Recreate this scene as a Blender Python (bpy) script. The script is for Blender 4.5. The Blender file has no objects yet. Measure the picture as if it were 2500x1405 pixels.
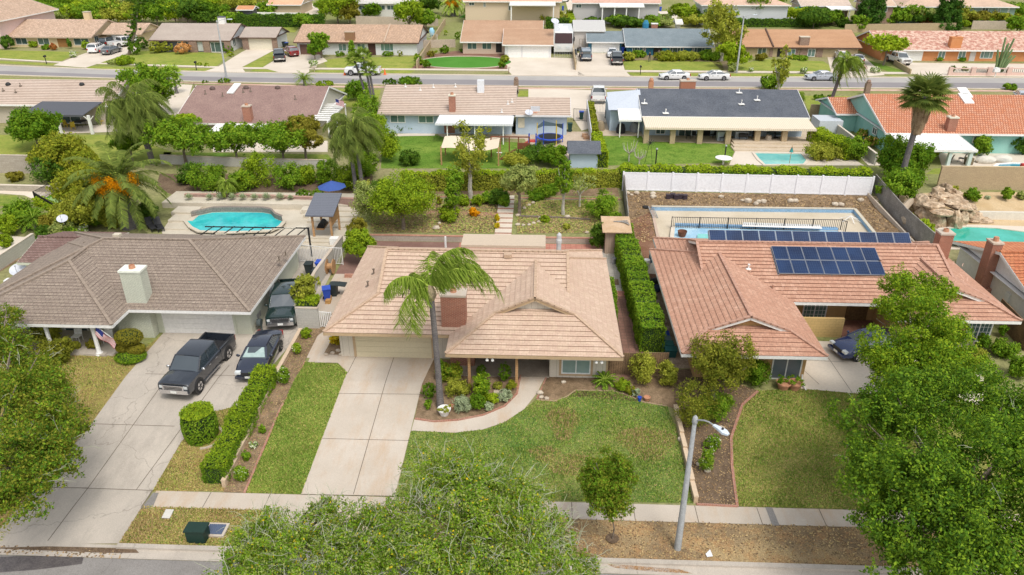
import bpy,bmesh,math,random
import numpy as np
from mathutils import Vector,Matrix
sc=bpy.context.scene
COL=sc.collection
R=math.radians
random.seed(7);rng=np.random.default_rng(7)

# ------------------------------------------------------------------ camera
F=1820.0;H=25.6
pit=math.atan(922/F);yaw=math.atan(80/math.hypot(F,922))
fw=Vector((-math.sin(yaw)*math.cos(pit),math.cos(yaw)*math.cos(pit),-math.sin(pit)))
rt=Vector((math.cos(yaw),math.sin(yaw),0));up=rt.cross(fw)
cam=bpy.data.objects.new("camera",bpy.data.cameras.new("camera"));COL.objects.link(cam)
cam.matrix_world=Matrix(((rt.x,up.x,-fw.x,0),(rt.y,up.y,-fw.y,0),(rt.z,up.z,-fw.z,H),(0,0,0,1)))
cam.data.sensor_width=36;cam.data.lens=F/2500*36
cam.data.clip_start=.5;cam.data.clip_end=3000
sc.camera=cam
# ------------------------------------------------------------------ light: bright thin overcast
SUN_EL,SUN_AZ=58,150
w=bpy.data.worlds.new("World");sc.world=w;w.use_nodes=True
nt=w.node_tree;bg=nt.nodes["Background"]
sky=nt.nodes.new("ShaderNodeTexSky");sky.sky_type='NISHITA';sky.sun_disc=False
sky.sun_elevation=R(SUN_EL);sky.sun_rotation=R(SUN_AZ);sky.air_density=1.2;sky.dust_density=3
hs=nt.nodes.new("ShaderNodeHueSaturation");hs.inputs['Saturation'].default_value=.3
nt.links.new(sky.outputs[0],hs.inputs['Color']);nt.links.new(hs.outputs[0],bg.inputs[0])
bg.inputs[1].default_value=.15
sd=bpy.data.lights.new("sun",'SUN');sd.energy=1.35;sd.angle=R(16);sd.color=(1,.95,.87)
so=bpy.data.objects.new("sun",sd);COL.objects.link(so)
so.rotation_euler=(R(90-SUN_EL),0,R(180-SUN_AZ))
sc.view_settings.view_transform='Standard';sc.view_settings.look='None'
sc.view_settings.exposure=.39;sc.view_settings.gamma=1
sc.cycles.max_bounces=5;sc.cycles.diffuse_bounces=3;sc.cycles.glossy_bounces=2
sc.cycles.transmission_bounces=2;sc.cycles.caustics_reflective=False;sc.cycles.caustics_refractive=False

# ------------------------------------------------------------------ terrain and pixel helpers
XL,XR=-16.2,7.85          # lot lines either side of the middle house
YB=[5,24.3,24.7,27.3,28.6,37.5,59.0,59.05,67.3,67.35,69.5,75,112,128,150,230,700]
def lerp_prof(p,y):
    if y<=p[0][0]:return p[0][1]
    for (a,za),(b,zb) in zip(p,p[1:]):
        if y<=b:return za+(zb-za)*(y-a)/(b-a)
    return p[-1][1]
FRONT=[(5,-1.0),(24.3,-1.0),(24.7,-.95),(27.3,-.86),(28.6,-.85),(37.5,0)]
BACK=[(75,1.2),(112,1.2),(128,1.35),(150,1.5),(230,2.6),(700,4)]
P_L=FRONT+[(59,0),(67.3,.2),(69.5,.6)]+BACK
P_C=FRONT+[(59.0,0),(59.05,.4),(67.3,1.0),(67.35,1.25),(69.5,1.25)]+BACK
P_R=FRONT+[(59,.1),(67.3,.6),(69.5,1.1)]+BACK
def zg(x,y):return lerp_prof(P_L if x<XL else (P_C if x<XR else P_R),y)
def ray(px,py):return fw*F+rt*(px-1250)+up*(702.5-py)
def P(px,py,z):
    d=ray(px,py);t=(z-H)/d.z
    return Vector((d.x*t,d.y*t,z))
def G(px,py):
    z=0
    for _ in range(12):
        q=P(px,py,z);z=.5*z+.5*zg(q.x,q.y)
    q=P(px,py,z);q.z=zg(q.x,q.y);return q
def W(px,py,y):# point on the plane Y = y
    d=ray(px,py);t=y/d.y
    return Vector((d.x*t,y,H+d.z*t))
def WX(px,py,x):# point on the plane X = x
    d=ray(px,py);t=x/d.x
    return Vector((x,d.y*t,H+d.z*t))
def ppm(q):# photo pixels per metre at q
    return F/((q-Vector((0,0,H))).dot(fw))

# ------------------------------------------------------------------ materials
MATS={}
def _n(nt,t,**k):
    n=nt.nodes.new(t)
    for a,b in k.items():setattr(n,a,b)
    return n
def M(name,c=(.5,.5,.5),c2=None,sc_=.8,f=.12,fsc=14,rough=.85,spec=.3,metal=0,bump=0,bsc=30,pat=None,trans=0,emis=0,coat=0,rnd=0,sharp=.15,c3=None,s3=2.5,a3=.8,st=None,crack=None):
    """c/c2: two tones mixed by a broad noise; f: strength of a fine noise; pat: UV pattern in metres; rnd: tone varies per loose island"""
    if name in MATS:return MATS[name]
    m=bpy.data.materials.new(name);m.use_nodes=True;MATS[name]=m
    nt=m.node_tree;L=nt.links;b=nt.nodes["Principled BSDF"]
    b.inputs['Roughness'].default_value=rough;b.inputs['Metallic'].default_value=metal
    b.inputs['Specular IOR Level'].default_value=spec
    if coat:b.inputs['Coat Weight'].default_value=coat;b.inputs['Coat Roughness'].default_value=.05
    c4=(*c,1);geo=_n(nt,"ShaderNodeNewGeometry")
    def mix(fac,a,bb,t='MIX'):
        x=_n(nt,"ShaderNodeMix",data_type='RGBA',blend_type=t)
        for s,v in ((0,fac),(6,a),(7,bb)):
            if hasattr(v,'links'):L.new(v,x.inputs[s])
            else:x.inputs[s].default_value=v
        return x.outputs[2]
    def noise(s,det=3,rough_=.6,st=None):
        x=_n(nt,"ShaderNodeTexNoise");pv=geo.outputs['Position']
        if st:
            vm=_n(nt,"ShaderNodeVectorMath",operation='MULTIPLY');vm.inputs[1].default_value=st;L.new(pv,vm.inputs[0]);pv=vm.outputs[0]
        x.inputs['Scale'].default_value=s;x.inputs['Detail'].default_value=det
        x.inputs['Roughness'].default_value=rough_;L.new(pv,x.inputs['Vector']);return x.outputs['Fac']
    def ramp(v,a,bb):
        x=_n(nt,"ShaderNodeMapRange");x.inputs[1].default_value=a;x.inputs[2].default_value=bb;L.new(v,x.inputs[0]);return x.outputs[0]
    col=c4
    uv=None
    if pat:
        uv=_n(nt,"ShaderNodeUVMap").outputs[0]
    if c2 is not None:
        n1=ramp(noise(sc_,4),.5-sharp,.5+sharp)
        if rnd:
            a=_n(nt,"ShaderNodeMath",operation='ADD');a.use_clamp=True
            r_=_n(nt,"ShaderNodeMapRange");r_.inputs[3].default_value=-rnd;r_.inputs[4].default_value=rnd
            L.new(geo.outputs['Random Per Island'],r_.inputs[0]);L.new(n1,a.inputs[0]);L.new(r_.outputs[0],a.inputs[1]);n1=a.outputs[0]
        col=mix(n1,c4,(*c2,1))
    if c3 is not None:
        mm=_n(nt,"ShaderNodeMath",operation='MULTIPLY');mm.inputs[1].default_value=a3;L.new(ramp(noise(s3,6,.75,st),.47,.64),mm.inputs[0]);col=mix(mm.outputs[0],col,(*c3,1))
    if crack:
        v=_n(nt,"ShaderNodeTexVoronoi");v.feature='DISTANCE_TO_EDGE';v.inputs['Scale'].default_value=crack;ad=_n(nt,"ShaderNodeVectorMath",operation='ADD');nn=_n(nt,"ShaderNodeTexNoise");nn.inputs['Scale'].default_value=1.2;nn.inputs['Detail'].default_value=4;L.new(geo.outputs['Position'],nn.inputs['Vector']);L.new(geo.outputs['Position'],ad.inputs[0]);L.new(nn.outputs['Color'],ad.inputs[1]);L.new(ad.outputs[0],v.inputs['Vector'])
        lt=_n(nt,"ShaderNodeMath",operation='LESS_THAN');lt.inputs[1].default_value=.0035;L.new(v.outputs['Distance'],lt.inputs[0]);mm=_n(nt,"ShaderNodeMath",operation='MULTIPLY');mm.inputs[1].default_value=.28;L.new(lt.outputs[0],mm.inputs[0]);col=mix(mm.outputs[0],col,(.1,.085,.07,1))
    hgt=None
    if pat and pat[0]=='brick':# ('brick', w, h, mortar size, mortar colour, second colour)
        _,bw,bh,ms,mc,cc=pat
        x=_n(nt,"ShaderNodeTexBrick");L.new(uv,x.inputs['Vector']);x.inputs['Scale'].default_value=1
        x.inputs['Brick Width'].default_value=bw;x.inputs['Row Height'].default_value=bh;x.inputs['Mortar Size'].default_value=ms
        x.inputs['Mortar Smooth'].default_value=.1;x.inputs['Bias'].default_value=0
        if hasattr(col,'links'):L.new(col,x.inputs['Color1'])
        else:x.inputs['Color1'].default_value=col
        x.inputs['Color2'].default_value=(*cc,1);x.inputs['Mortar'].default_value=(*mc,1)
        col=x.outputs['Color'];hgt=x.outputs['Fac']
    elif pat and pat[0]=='rows':# ('rows', pitch, axis, line width share, line colour)  straight lines
        _,pt,ax,lw,lc=pat
        sp=_n(nt,"ShaderNodeSeparateXYZ");L.new(uv,sp.inputs[0])
        d=_n(nt,"ShaderNodeMath",operation='DIVIDE');d.inputs[1].default_value=pt;L.new(sp.outputs[ax],d.inputs[0])
        fr=_n(nt,"ShaderNodeMath",operation='FRACT');L.new(d.outputs[0],fr.inputs[0])
        lt=_n(nt,"ShaderNodeMath",operation='LESS_THAN');lt.inputs[1].default_value=lw;L.new(fr.outputs[0],lt.inputs[0])
        col=mix(lt.outputs[0],col,(*lc,1));hgt=lt.outputs[0]
    elif pat and pat[0]=='grid':# ('grid', px, py, line width m, line colour)
        _,pa,pb,lw,lc=pat
        sp=_n(nt,"ShaderNodeSeparateXYZ");L.new(uv,sp.inputs[0]);outs=[]
        for ax,pt in ((0,pa),(1,pb)):
            d=_n(nt,"ShaderNodeMath",operation='DIVIDE');d.inputs[1].default_value=pt;L.new(sp.outputs[ax],d.inputs[0])
            fr=_n(nt,"ShaderNodeMath",operation='FRACT');L.new(d.outputs[0],fr.inputs[0])
            lt=_n(nt,"ShaderNodeMath",operation='LESS_THAN');lt.inputs[1].default_value=lw/pt;L.new(fr.outputs[0],lt.inputs[0]);outs.append(lt.outputs[0])
        mx=_n(nt,"ShaderNodeMath",operation='MAXIMUM');L.new(outs[0],mx.inputs[0]);L.new(outs[1],mx.inputs[1])
        col=mix(mx.outputs[0],col,(*lc,1));hgt=mx.outputs[0]
    elif pat and pat[0]=='dots':# solar cells: ('dots', pitch, dot colour)
        _,pt,lc=pat
        v=_n(nt,"ShaderNodeTexVoronoi");v.inputs['Scale'].default_value=1/pt;v.inputs['Randomness'].default_value=0;v.feature='F1';v.distance='CHEBYCHEV'
        L.new(uv,v.inputs['Vector']);g=_n(nt,"ShaderNodeMath",operation='GREATER_THAN');g.inputs[1].default_value=.475;L.new(v.outputs['Distance'],g.inputs[0])
        col=mix(g.outputs[0],col,(*lc,1))
    if f:
        nf=noise(fsc,3,.7)
        lo=tuple([max(0,1-f*2.2)]*3)+(1,);hi=tuple([1+f*2.2]*3)+(1,)
        col=mix(1.0,col,mix(ramp(nf,.25,.75),lo,hi),'MULTIPLY')
    if hasattr(col,'links'):L.new(col,b.inputs['Base Color'])
    else:b.inputs['Base Color'].default_value=col
    if bump or (hgt is not None):
        bp=_n(nt,"ShaderNodeBump");bp.inputs['Strength'].default_value=max(bump,.3 if hgt is not None else 0)
        bp.inputs['Distance'].default_value=.03
        if hgt is not None:
            iv=_n(nt,"ShaderNodeMath",operation='SUBTRACT');iv.inputs[0].default_value=1;L.new(hgt,iv.inputs[1]);L.new(iv.outputs[0],bp.inputs['Height'])
        else:L.new(noise(bsc,3),bp.inputs['Height'])
        L.new(bp.outputs[0],b.inputs['Normal'])
    if trans:# thin leaves let some light through
        tr=_n(nt,"ShaderNodeBsdfTranslucent");ms=_n(nt,"ShaderNodeMixShader");ms.inputs[0].default_value=trans
        if hasattr(col,'links'):L.new(col,tr.inputs[0])
        else:tr.inputs[0].default_value=col
        L.new(b.outputs[0],ms.inputs[1]);L.new(tr.outputs[0],ms.inputs[2]);L.new(ms.outputs[0],nt.nodes['Material Output'].inputs[0])
    return m
def leaf(name,c,c2):k=(1.85,1.75,.85);return M(name,*[tuple(min(.85,a*b) for a,b in zip(x,k)) for x in (c,c2)],sc_=.7,f=.0,rnd=.8,rough=.8,spec=.1,trans=.28,sharp=.2)
def plain(name,c,rough=.6,**k):return M(name,c,f=k.pop('f',.05),fsc=k.pop('fsc',6),rough=rough,**k)

asph=M('asphalt_near',(.23,.215,.2),(.3,.28,.26),sc_=.3,f=.16,fsc=30,c3=(.17,.155,.14),s3=1.2,a3=.5,crack=.25)
asph2=M('asphalt_far_light',(.36,.34,.32),(.42,.4,.37),sc_=.15,f=.05,fsc=6)
asph3=M('asphalt_far_grey',(.24,.225,.23),(.27,.25,.25),sc_=.15,f=.05,fsc=6)
conc=M('concrete',(.5,.43,.35),(.57,.5,.42),sc_=.35,f=.05,fsc=18,c3=(.5,.36,.24),s3=.8,a3=.6,st=(1,.3,1))
conc_old=M('concrete_old',(.45,.4,.34),(.52,.46,.39),sc_=.3,f=.08,fsc=22,c3=(.38,.335,.285),s3=1.0,a3=.65,st=(1,.35,1),crack=.16)
conc_jt=M('concrete_joint',(.16,.13,.1))
conc_far=M('concrete_far',(.6,.52,.42),(.68,.6,.5),sc_=.2,f=.04,fsc=8)
lawn=M('lawn_green',(.13,.225,.035),(.25,.27,.06),sc_=.3,f=.3,fsc=22,c3=(.09,.17,.025),s3=1.8,rough=1,spec=.05)
lawn_main=M('lawn_mixed',(.105,.195,.045),(.29,.27,.09),sc_=.26,f=.3,fsc=18,c3=(.07,.14,.03),s3=1.6,rough=1,spec=.05,sharp=.2)
lawn_dry=M('lawn_dry',(.22,.23,.055),(.42,.28,.12),sc_=.55,f=.3,fsc=18,c3=(.16,.13,.05),s3=2.2,rough=1,spec=.05,sharp=.2)
lawn_olive=M('lawn_olive',(.21,.23,.055),(.32,.28,.09),sc_=.3,f=.3,fsc=18,c3=(.14,.17,.04),s3=1.4,rough=1,spec=.05,sharp=.25)
lawn_far=M('lawn_far',(.23,.28,.05),(.33,.33,.08),sc_=.15,f=.15,fsc=4,c3=(.17,.24,.04),s3=.5,rough=1,spec=.05,sharp=.25)
lawn_turf=M('lawn_artificial',(.07,.22,.03),(.09,.25,.04),sc_=.3,f=.08,fsc=5,rough=1,spec=.05)
lawn_lush=M('lawn_lush',(.12,.22,.03),(.2,.28,.05),sc_=.3,f=.2,fsc=5,c3=(.08,.16,.02),s3=.9,rough=1,spec=.05)
dirt=M('dirt',(.2,.135,.08),(.31,.22,.14),sc_=.8,f=.28,fsc=20,c3=(.14,.1,.06),s3=2.5,rough=1,spec=.05)
dirt_dk=M('dirt_dark',(.11,.075,.05),(.17,.12,.08),sc_=.8,f=.3,fsc=26,c3=(.25,.18,.12),s3=6,a3=.6,rough=1,spec=.05)
dirt_pk=M('dirt_parkway',(.38,.28,.15),(.21,.15,.09),sc_=.45,f=.3,fsc=22,c3=(.42,.23,.1),s3=1.4,a3=.6,rough=1,spec=.05)
dirt_red=M('dirt_red_mulch',(.2,.1,.06),(.26,.15,.1),sc_=.6,f=.3,fsc=16,rough=1,spec=.05)
dirt_sand=M('sandy_ground',(.5,.36,.2),(.58,.44,.27),sc_=.6,f=.1,fsc=12,rough=1,spec=.05)
yardmix=M('yard_ground',(.3,.23,.12),(.26,.25,.09),sc_=.35,f=.25,fsc=16,c3=(.17,.13,.07),s3=1.8,rough=1,spec=.05)
base_m=M('ground_base',(.3,.27,.14),(.2,.23,.07),sc_=.06,f=.15,fsc=3,rough=1,spec=.05)
white=plain('white_paint',(.8,.79,.76));offwhite=plain('cream_paint',(.7,.65,.52))
black=plain('black_metal',(.02,.02,.02),.5);rubber=plain('rubber',(.025,.025,.025),.9)
chrome=plain('chrome',(.7,.7,.72),.2,metal=.9,f=0);steel=plain('galvanised',(.4,.41,.42),.5,metal=.3)
glass=M('window_glass',(.05,.085,.085),(.1,.15,.14),sc_=.4,f=0,rough=.12,spec=.6)
glass_g=M('window_glass_green',(.16,.26,.22),(.1,.17,.16),sc_=.5,f=0,rough=.12,spec=.6)
carglass=M('car_glass',(.04,.055,.065),f=0,rough=.04,spec=1,coat=1)
shade=M('sunshade_glass',(.4,.5,.47),(.3,.4,.38),sc_=3,f=0,rough=.1,spec=.8)
dark_in=M('opening_shade',(.03,.027,.024),f=0,rough=.9)  # near-black colour painted in for the shade inside doorways and the cave
brick=M('brick_red',(.33,.1,.055),(.4,.15,.09),sc_=2,f=.08,pat=('brick',.22,.08,.012,(.4,.27,.2),(.27,.085,.05)))
brick_flat=M('brick_edging',(.4,.17,.11),(.5,.26,.18),sc_=3,f=.15,pat=('brick',.1,.22,.012,(.35,.25,.2),(.36,.15,.1)))
brick_brown=M('brick_brown',(.24,.13,.09),(.34,.2,.14),sc_=1.5,f=.12,pat=('brick',.3,.12,.02,(.36,.3,.25),(.18,.09,.06)))
wood=M('wood_warm',(.42,.24,.11),(.5,.3,.15),sc_=2,f=.12,pat=('rows',.15,1,.08,(.2,.1,.05)))
wood_fence=M('wood_fence_brown',(.24,.15,.08),(.13,.085,.05),sc_=1.2,f=.2,pat=('rows',.14,0,.12,(.05,.035,.02)))
wood_grey=M('wood_grey',(.24,.22,.2),(.34,.32,.29),sc_=1.5,f=.2,pat=('rows',.14,0,.12,(.1,.09,.085)))
block=M('block_wall',(.42,.37,.3),(.48,.43,.36),sc_=1,f=.08,pat=('brick',.4,.2,.012,(.34,.29,.24),(.38,.33,.27)))
block_lt=M('block_wall_light',(.52,.5,.45),(.45,.43,.39),sc_=.8,f=.08,pat=('brick',.4,.2,.01,(.4,.38,.35),(.47,.45,.4)))
block_tan=M('block_wall_tan',(.5,.39,.24),(.44,.34,.21),sc_=1,f=.12,pat=('brick',.4,.1,.012,(.36,.27,.17),(.42,.32,.2)))
water=M('pool_water',(.02,.42,.46),(.05,.58,.58),sc_=.6,f=.05,fsc=3,rough=.05,spec=.6,bump=.35,bsc=2.2)
water_g=M('pool_water_green',(.02,.38,.27),(.05,.48,.38),sc_=.5,f=.03,fsc=3,rough=.06,spec=.5,bump=.35,bsc=2)
water_p=M('pool_water_pale',(.25,.6,.55),(.15,.5,.48),sc_=.6,f=.03,fsc=3,rough=.06,spec=.5)
water_d=M('pool_water_deep',(.02,.2,.3),(.05,.32,.42),sc_=.5,f=.03,fsc=3,rough=.06,spec=.5)
rock_m=M('pale_rock',(.6,.53,.42),(.42,.34,.26),sc_=3,f=.12,fsc=12)
bark=M('bark',(.16,.12,.09),(.24,.2,.16),sc_=4,f=.2);bark_w=M('bark_pale',(.5,.47,.4),(.35,.32,.27),sc_=5,f=.15)
palmbark=M('palm_bark',(.12,.11,.115),(.2,.18,.17),sc_=3,f=.15,pat=('rows',.16,1,.16,(.1,.09,.085)))
thatch=M('palm_thatch',(.28,.19,.11),(.4,.29,.18),sc_=2,f=.2,rnd=.5)
terra=plain('terracotta',(.5,.25,.15));bluep=plain('blue_plastic',(.03,.08,.45),.4);binblk=plain('bin_dark',(.03,.04,.04),.5)
teal=plain('teal_canvas',(.05,.38,.36));redp=plain('red_plastic',(.55,.05,.04),.4);yelp=plain('yellow_plastic',(.7,.5,.04),.4)
orangep=plain('orange_cone',(.8,.16,.04),.5)
# foliage tones
LV=dict(
 a=leaf('leaf_bright',(.1,.17,.02),(.18,.25,.025)),b=leaf('leaf_mid',(.07,.15,.02),(.14,.22,.03)),
 c=leaf('leaf_dark',(.035,.085,.02),(.07,.13,.025)),d=leaf('leaf_olive',(.14,.17,.04),(.25,.27,.07)),
 e=leaf('leaf_gold',(.19,.2,.035),(.12,.16,.025)),f=leaf('leaf_deep',(.05,.12,.015),(.1,.17,.02)),
 g=leaf('leaf_grey',(.14,.19,.1),(.22,.26,.15)),h=leaf('leaf_yellow_green',(.14,.22,.02),(.22,.29,.03)),
 p=leaf('leaf_palm',(.07,.12,.025),(.15,.21,.06)),m=leaf('leaf_palm_grey',(.065,.1,.04),(.12,.155,.065)),q=leaf('leaf_palm_light',(.15,.24,.06),(.27,.36,.12)),
 r=leaf('leaf_reddish',(.3,.1,.07),(.2,.14,.06)),s=leaf('leaf_silver',(.19,.24,.3),(.25,.3,.36)),
 u=leaf('leaf_dull_olive',(.075,.1,.02),(.16,.17,.04)),t=leaf('leaf_bronze',(.12,.12,.025),(.16,.15,.04)),k=leaf('leaf_cypress',(.025,.075,.02),(.05,.11,.03)),
 w=leaf('flower_white',(.55,.6,.8),(.5,.55,.75)),o=leaf('flower_orange',(.5,.21,.01),(.42,.22,.01)),y=leaf('flower_yellow',(.4,.3,.02),(.28,.28,.03)),pk=leaf('flower_pink',(.5,.28,.24),(.35,.2,.14)))

# ------------------------------------------------------------------ mesh building
def tag(o,label=None,cat=None,group=None,kind=None):
    for k,v in (('label',label),('category',cat),('group',group),('kind',kind)):
        if v:o[k]=v
    return o
def T(name,label,cat,loc=(0,0,0),group=None,rz=0):
    o=bpy.data.objects.new(name,None);COL.objects.link(o);o.location=loc;o.rotation_euler=(0,0,rz);o.empty_display_size=.2
    return tag(o,label,cat,group)
def wloc(o):
    v=Vector((0,0,0))
    while o is not None:v+=o.location;o=o.parent
    return v
def dup(o,loc=None,rz=None,parent=None,**t):
    c=o.copy();COL.objects.link(c);c.parent=parent
    if loc is not None:c.location=loc
    if rz is not None:c.rotation_euler=(0,0,rz)
    for ch in CH.get(o.name,[]):dup(ch,parent=c)
    tag(c,**t);return c
CH={}
class MB:
    def __init__(s):s.v=[];s.f=[];s.m=[]
    def face(s,pts,m=0):
        n=len(s.v);s.v+=[tuple(p) for p in pts];s.f.append(tuple(range(n,n+len(pts))));s.m.append(m)
    def raw(s,vs,fs,m=0):
        n=len(s.v);s.v+=[tuple(p) for p in vs];s.f+=[tuple(i+n for i in f) for f in fs];s.m+=[m]*len(fs)
    def box(s,x0,y0,z0,x1,y1,z1,m=0):
        if x0>x1:x0,x1=x1,x0
        if y0>y1:y0,y1=y1,y0
        if z0>z1:z0,z1=z1,z0
        v=[(x,y,z) for z in (z0,z1) for y in (y0,y1) for x in (x0,x1)]
        s.raw(v,[(0,2,3,1),(4,5,7,6),(0,1,5,4),(2,6,7,3),(0,4,6,2),(1,3,7,5)],m);return s
    def prism(s,pts,z0,z1,m=0):# pts: xy list (ccw); z may be per point lists
        n=len(pts);a=[(x,y,z0) for x,y in pts];b=[(x,y,z1) for x,y in pts]
        s.raw(a+b,[tuple(range(n-1,-1,-1)),tuple(range(n,2*n))]+[(i,(i+1)%n,n+(i+1)%n,n+i) for i in range(n)],m);return s
    def bar(s,a,b,w,h=None,m=0):# rectangular bar from a to b
        a=Vector(a);b=Vector(b);h=h or w;d=(b-a)
        if d.length<1e-5:return s
        d.normalize();t=d.cross(Vector((0,0,1)))
        t=Vector((1,0,0)) if t.length<1e-3 else t.normalized();u=t.cross(d)
        v=[tuple(p+t*(i*w/2)+u*(j*h/2)) for p in (a,b) for i,j in ((-1,-1),(1,-1),(1,1),(-1,1))]
        s.raw(v,[(3,2,1,0),(4,5,6,7)]+[(i,(i+1)%4,4+(i+1)%4,4+i) for i in range(4)],m);return s
    def tube(s,pts,rs,n=8,m=0,cap=True):
        pts=[Vector(p) for p in pts];rs=rs if isinstance(rs,(list,tuple)) else [rs]*len(pts);V=[]
        ref=None
        for i,p in enumerate(pts):
            d=(pts[min(i+1,len(pts)-1)]-pts[max(i-1,0)]).normalized()
            if ref is None:
                ref=d.cross(Vector((0,1,0)) if abs(d.y)<.9 else Vector((1,0,0))).normalized()
            t=(ref-d*ref.dot(d)).normalized();ref=t;u=d.cross(t)
            V+=[tuple(p+t*(rs[i]*math.cos(2*math.pi*k/n))+u*(rs[i]*math.sin(2*math.pi*k/n))) for k in range(n)]
        Fc=[(i*n+k,i*n+(k+1)%n,(i+1)*n+(k+1)%n,(i+1)*n+k) for i in range(len(pts)-1) for k in range(n)]
        if cap:Fc+=[tuple(range(n-1,-1,-1)),tuple((len(pts)-1)*n+k for k in range(n))]
        s.raw(V,Fc,m);return s
    def lathe(s,c,prof,n=16,m=0,sx=1,sy=1):
        V=[(c[0]+r*sx*math.cos(2*math.pi*k/n),c[1]+r*sy*math.sin(2*math.pi*k/n),c[2]+z) for r,z in prof for k in range(n)]
        Fc=[(i*n+k,i*n+(k+1)%n,(i+1)*n+(k+1)%n,(i+1)*n+k) for i in range(len(prof)-1) for k in range(n)]
        Fc+=[tuple(range(n-1,-1,-1)),tuple((len(prof)-1)*n+k for k in range(n))]
        s.raw(V,Fc,m);return s
    def ell(s,c,r,n=12,k=7,m=0,jit=0,rnd=random):
        V=[]
        for i in range(1,k):
            a=math.pi*i/k
            for j in range(n):
                b=2*math.pi*j/n;q=1+rnd.uniform(-jit,jit)
                V.append((c[0]+r[0]*q*math.sin(a)*math.cos(b),c[1]+r[1]*q*math.sin(a)*math.sin(b),c[2]+r[2]*q*math.cos(a)))
        V+=[(c[0],c[1],c[2]+r[2]),(c[0],c[1],c[2]-r[2])];t=len(V)-2
        Fc=[(i*n+j,(i+1)*n+j,(i+1)*n+(j+1)%n,i*n+(j+1)%n) for i in range(k-2) for j in range(n)]
        Fc+=[(t,j,(j+1)%n) for j in range(n)]+[(t+1,(k-2)*n+(j+1)%n,(k-2)*n+j) for j in range(n)]
        s.raw(V,Fc,m);return s
    def build(s,name,mats,parent=None,smooth=False,**t):
        if not isinstance(mats,(list,tuple)):mats=[mats]
        o0=wloc(parent) if parent else Vector((0,0,0))
        me=bpy.data.meshes.new(name)
        me.from_pydata([(x-o0.x,y-o0.y,z-o0.z) for x,y,z in s.v],[],s.f)
        for m in mats:me.materials.append(m)
        me.polygons.foreach_set('material_index',s.m)
        if smooth:me.polygons.foreach_set('use_smooth',[True]*len(s.f))
        me.update();autouv(me,s.v)
        if smooth:me.set_sharp_from_angle(angle=R(38))
        o=bpy.data.objects.new(name,me);COL.objects.link(o)
        if parent:o.parent=parent;CH.setdefault(parent.name,[]).append(o)
        tag(o,**t);return o
def autouv(me,wv):# UVs in metres: u along the horizontal, v up the face
    nl=len(me.loops);
    if nl==0:return
    vi=np.empty(nl,np.int32);me.loops.foreach_get('vertex_index',vi)
    npz=len(me.polygons);nor=np.empty(npz*3,np.float32);me.polygons.foreach_get('normal',nor);nor=nor.reshape(-1,3)
    tot=np.empty(npz,np.int32);me.polygons.foreach_get('loop_total',tot)
    N=np.repeat(nor,tot,0);Vv=np.array(wv,np.float64)[vi]
    t=np.stack([-N[:,1],N[:,0],np.zeros(len(N))],1);ln=np.linalg.norm(t,axis=1);flat=ln<.15
    t[flat]=(1,0,0);ln[flat]=1;t /= ln[:,None];b=np.cross(N,t)
    uv=np.stack([(Vv*t).sum(1),(Vv*b).sum(1)],1).astype(np.float32)
    ul=me.uv_layers.new(name='UVMap');ul.data.foreach_set('uv',uv.ravel())
def quads(name,V,mats,midx=None,parent=None,**t):# V: (n,4,3) loose quads in world space
    n=len(V);o0=wloc(parent) if parent else Vector((0,0,0))
    me=bpy.data.meshes.new(name);me.vertices.add(n*4);me.loops.add(n*4);me.polygons.add(n)
    me.vertices.foreach_set('co',(V.reshape(-1,3)-np.array(o0)).astype(np.float32).ravel())
    me.loops.foreach_set('vertex_index',np.arange(n*4,dtype=np.int32))
    me.polygons.foreach_set('loop_start',np.arange(0,n*4,4,dtype=np.int32))
    if not isinstance(mats,(list,tuple)):mats=[mats]
    for m in mats:me.materials.append(m)
    if midx is not None:me.polygons.foreach_set('material_index',np.asarray(midx,dtype=np.int32))
    me.update(calc_edges=True)
    o=bpy.data.objects.new(name,me);COL.objects.link(o)
    if parent:o.parent=parent;CH.setdefault(parent.name,[]).append(o)
    tag(o,**t);return o

def drape(name,pts,mat,off=.01,px=True,kind='structure',**t):
    """a ground sheet: polygon in photo pixels (or xy) laid on the terrain"""
    q=[G(*p) if px else Vector((p[0],p[1],0)) for p in pts]
    bm=bmesh.new();bm.faces.new([bm.verts.new((a.x,a.y,0)) for a in q]);bmesh.ops.triangulate(bm,faces=bm.faces[:])
    for co,no in [((0,y,0),(0,1,0)) for y in YB]+[((x,0,0),(1,0,0)) for x in (XL,XR)]:
        bmesh.ops.bisect_plane(bm,geom=bm.verts[:]+bm.edges[:]+bm.faces[:],plane_co=co,plane_no=no)
    for v in bm.verts:v.co.z=zg(v.co.x,v.co.y)+off
    for f_ in bm.faces:
        if f_.normal.z<0:f_.normal_flip()
    bm.normal_update()
    for f_ in bm.faces:
        if f_.normal.z<0:f_.normal_flip()
    me=bpy.data.meshes.new(name);bm.to_mesh(me);bm.free();me.materials.append(mat);autouv(me,[v.co[:] for v in me.vertices])
    o=bpy.data.objects.new(name,me);COL.objects.link(o);tag(o,kind=kind,**t);return o
def rect(name,x0,y0,x1,y1,mat,off=.01,**t):return drape(name,[(x0,y0),(x1,y0),(x1,y1),(x0,y1)],mat,off,px=False,**t)
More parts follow.
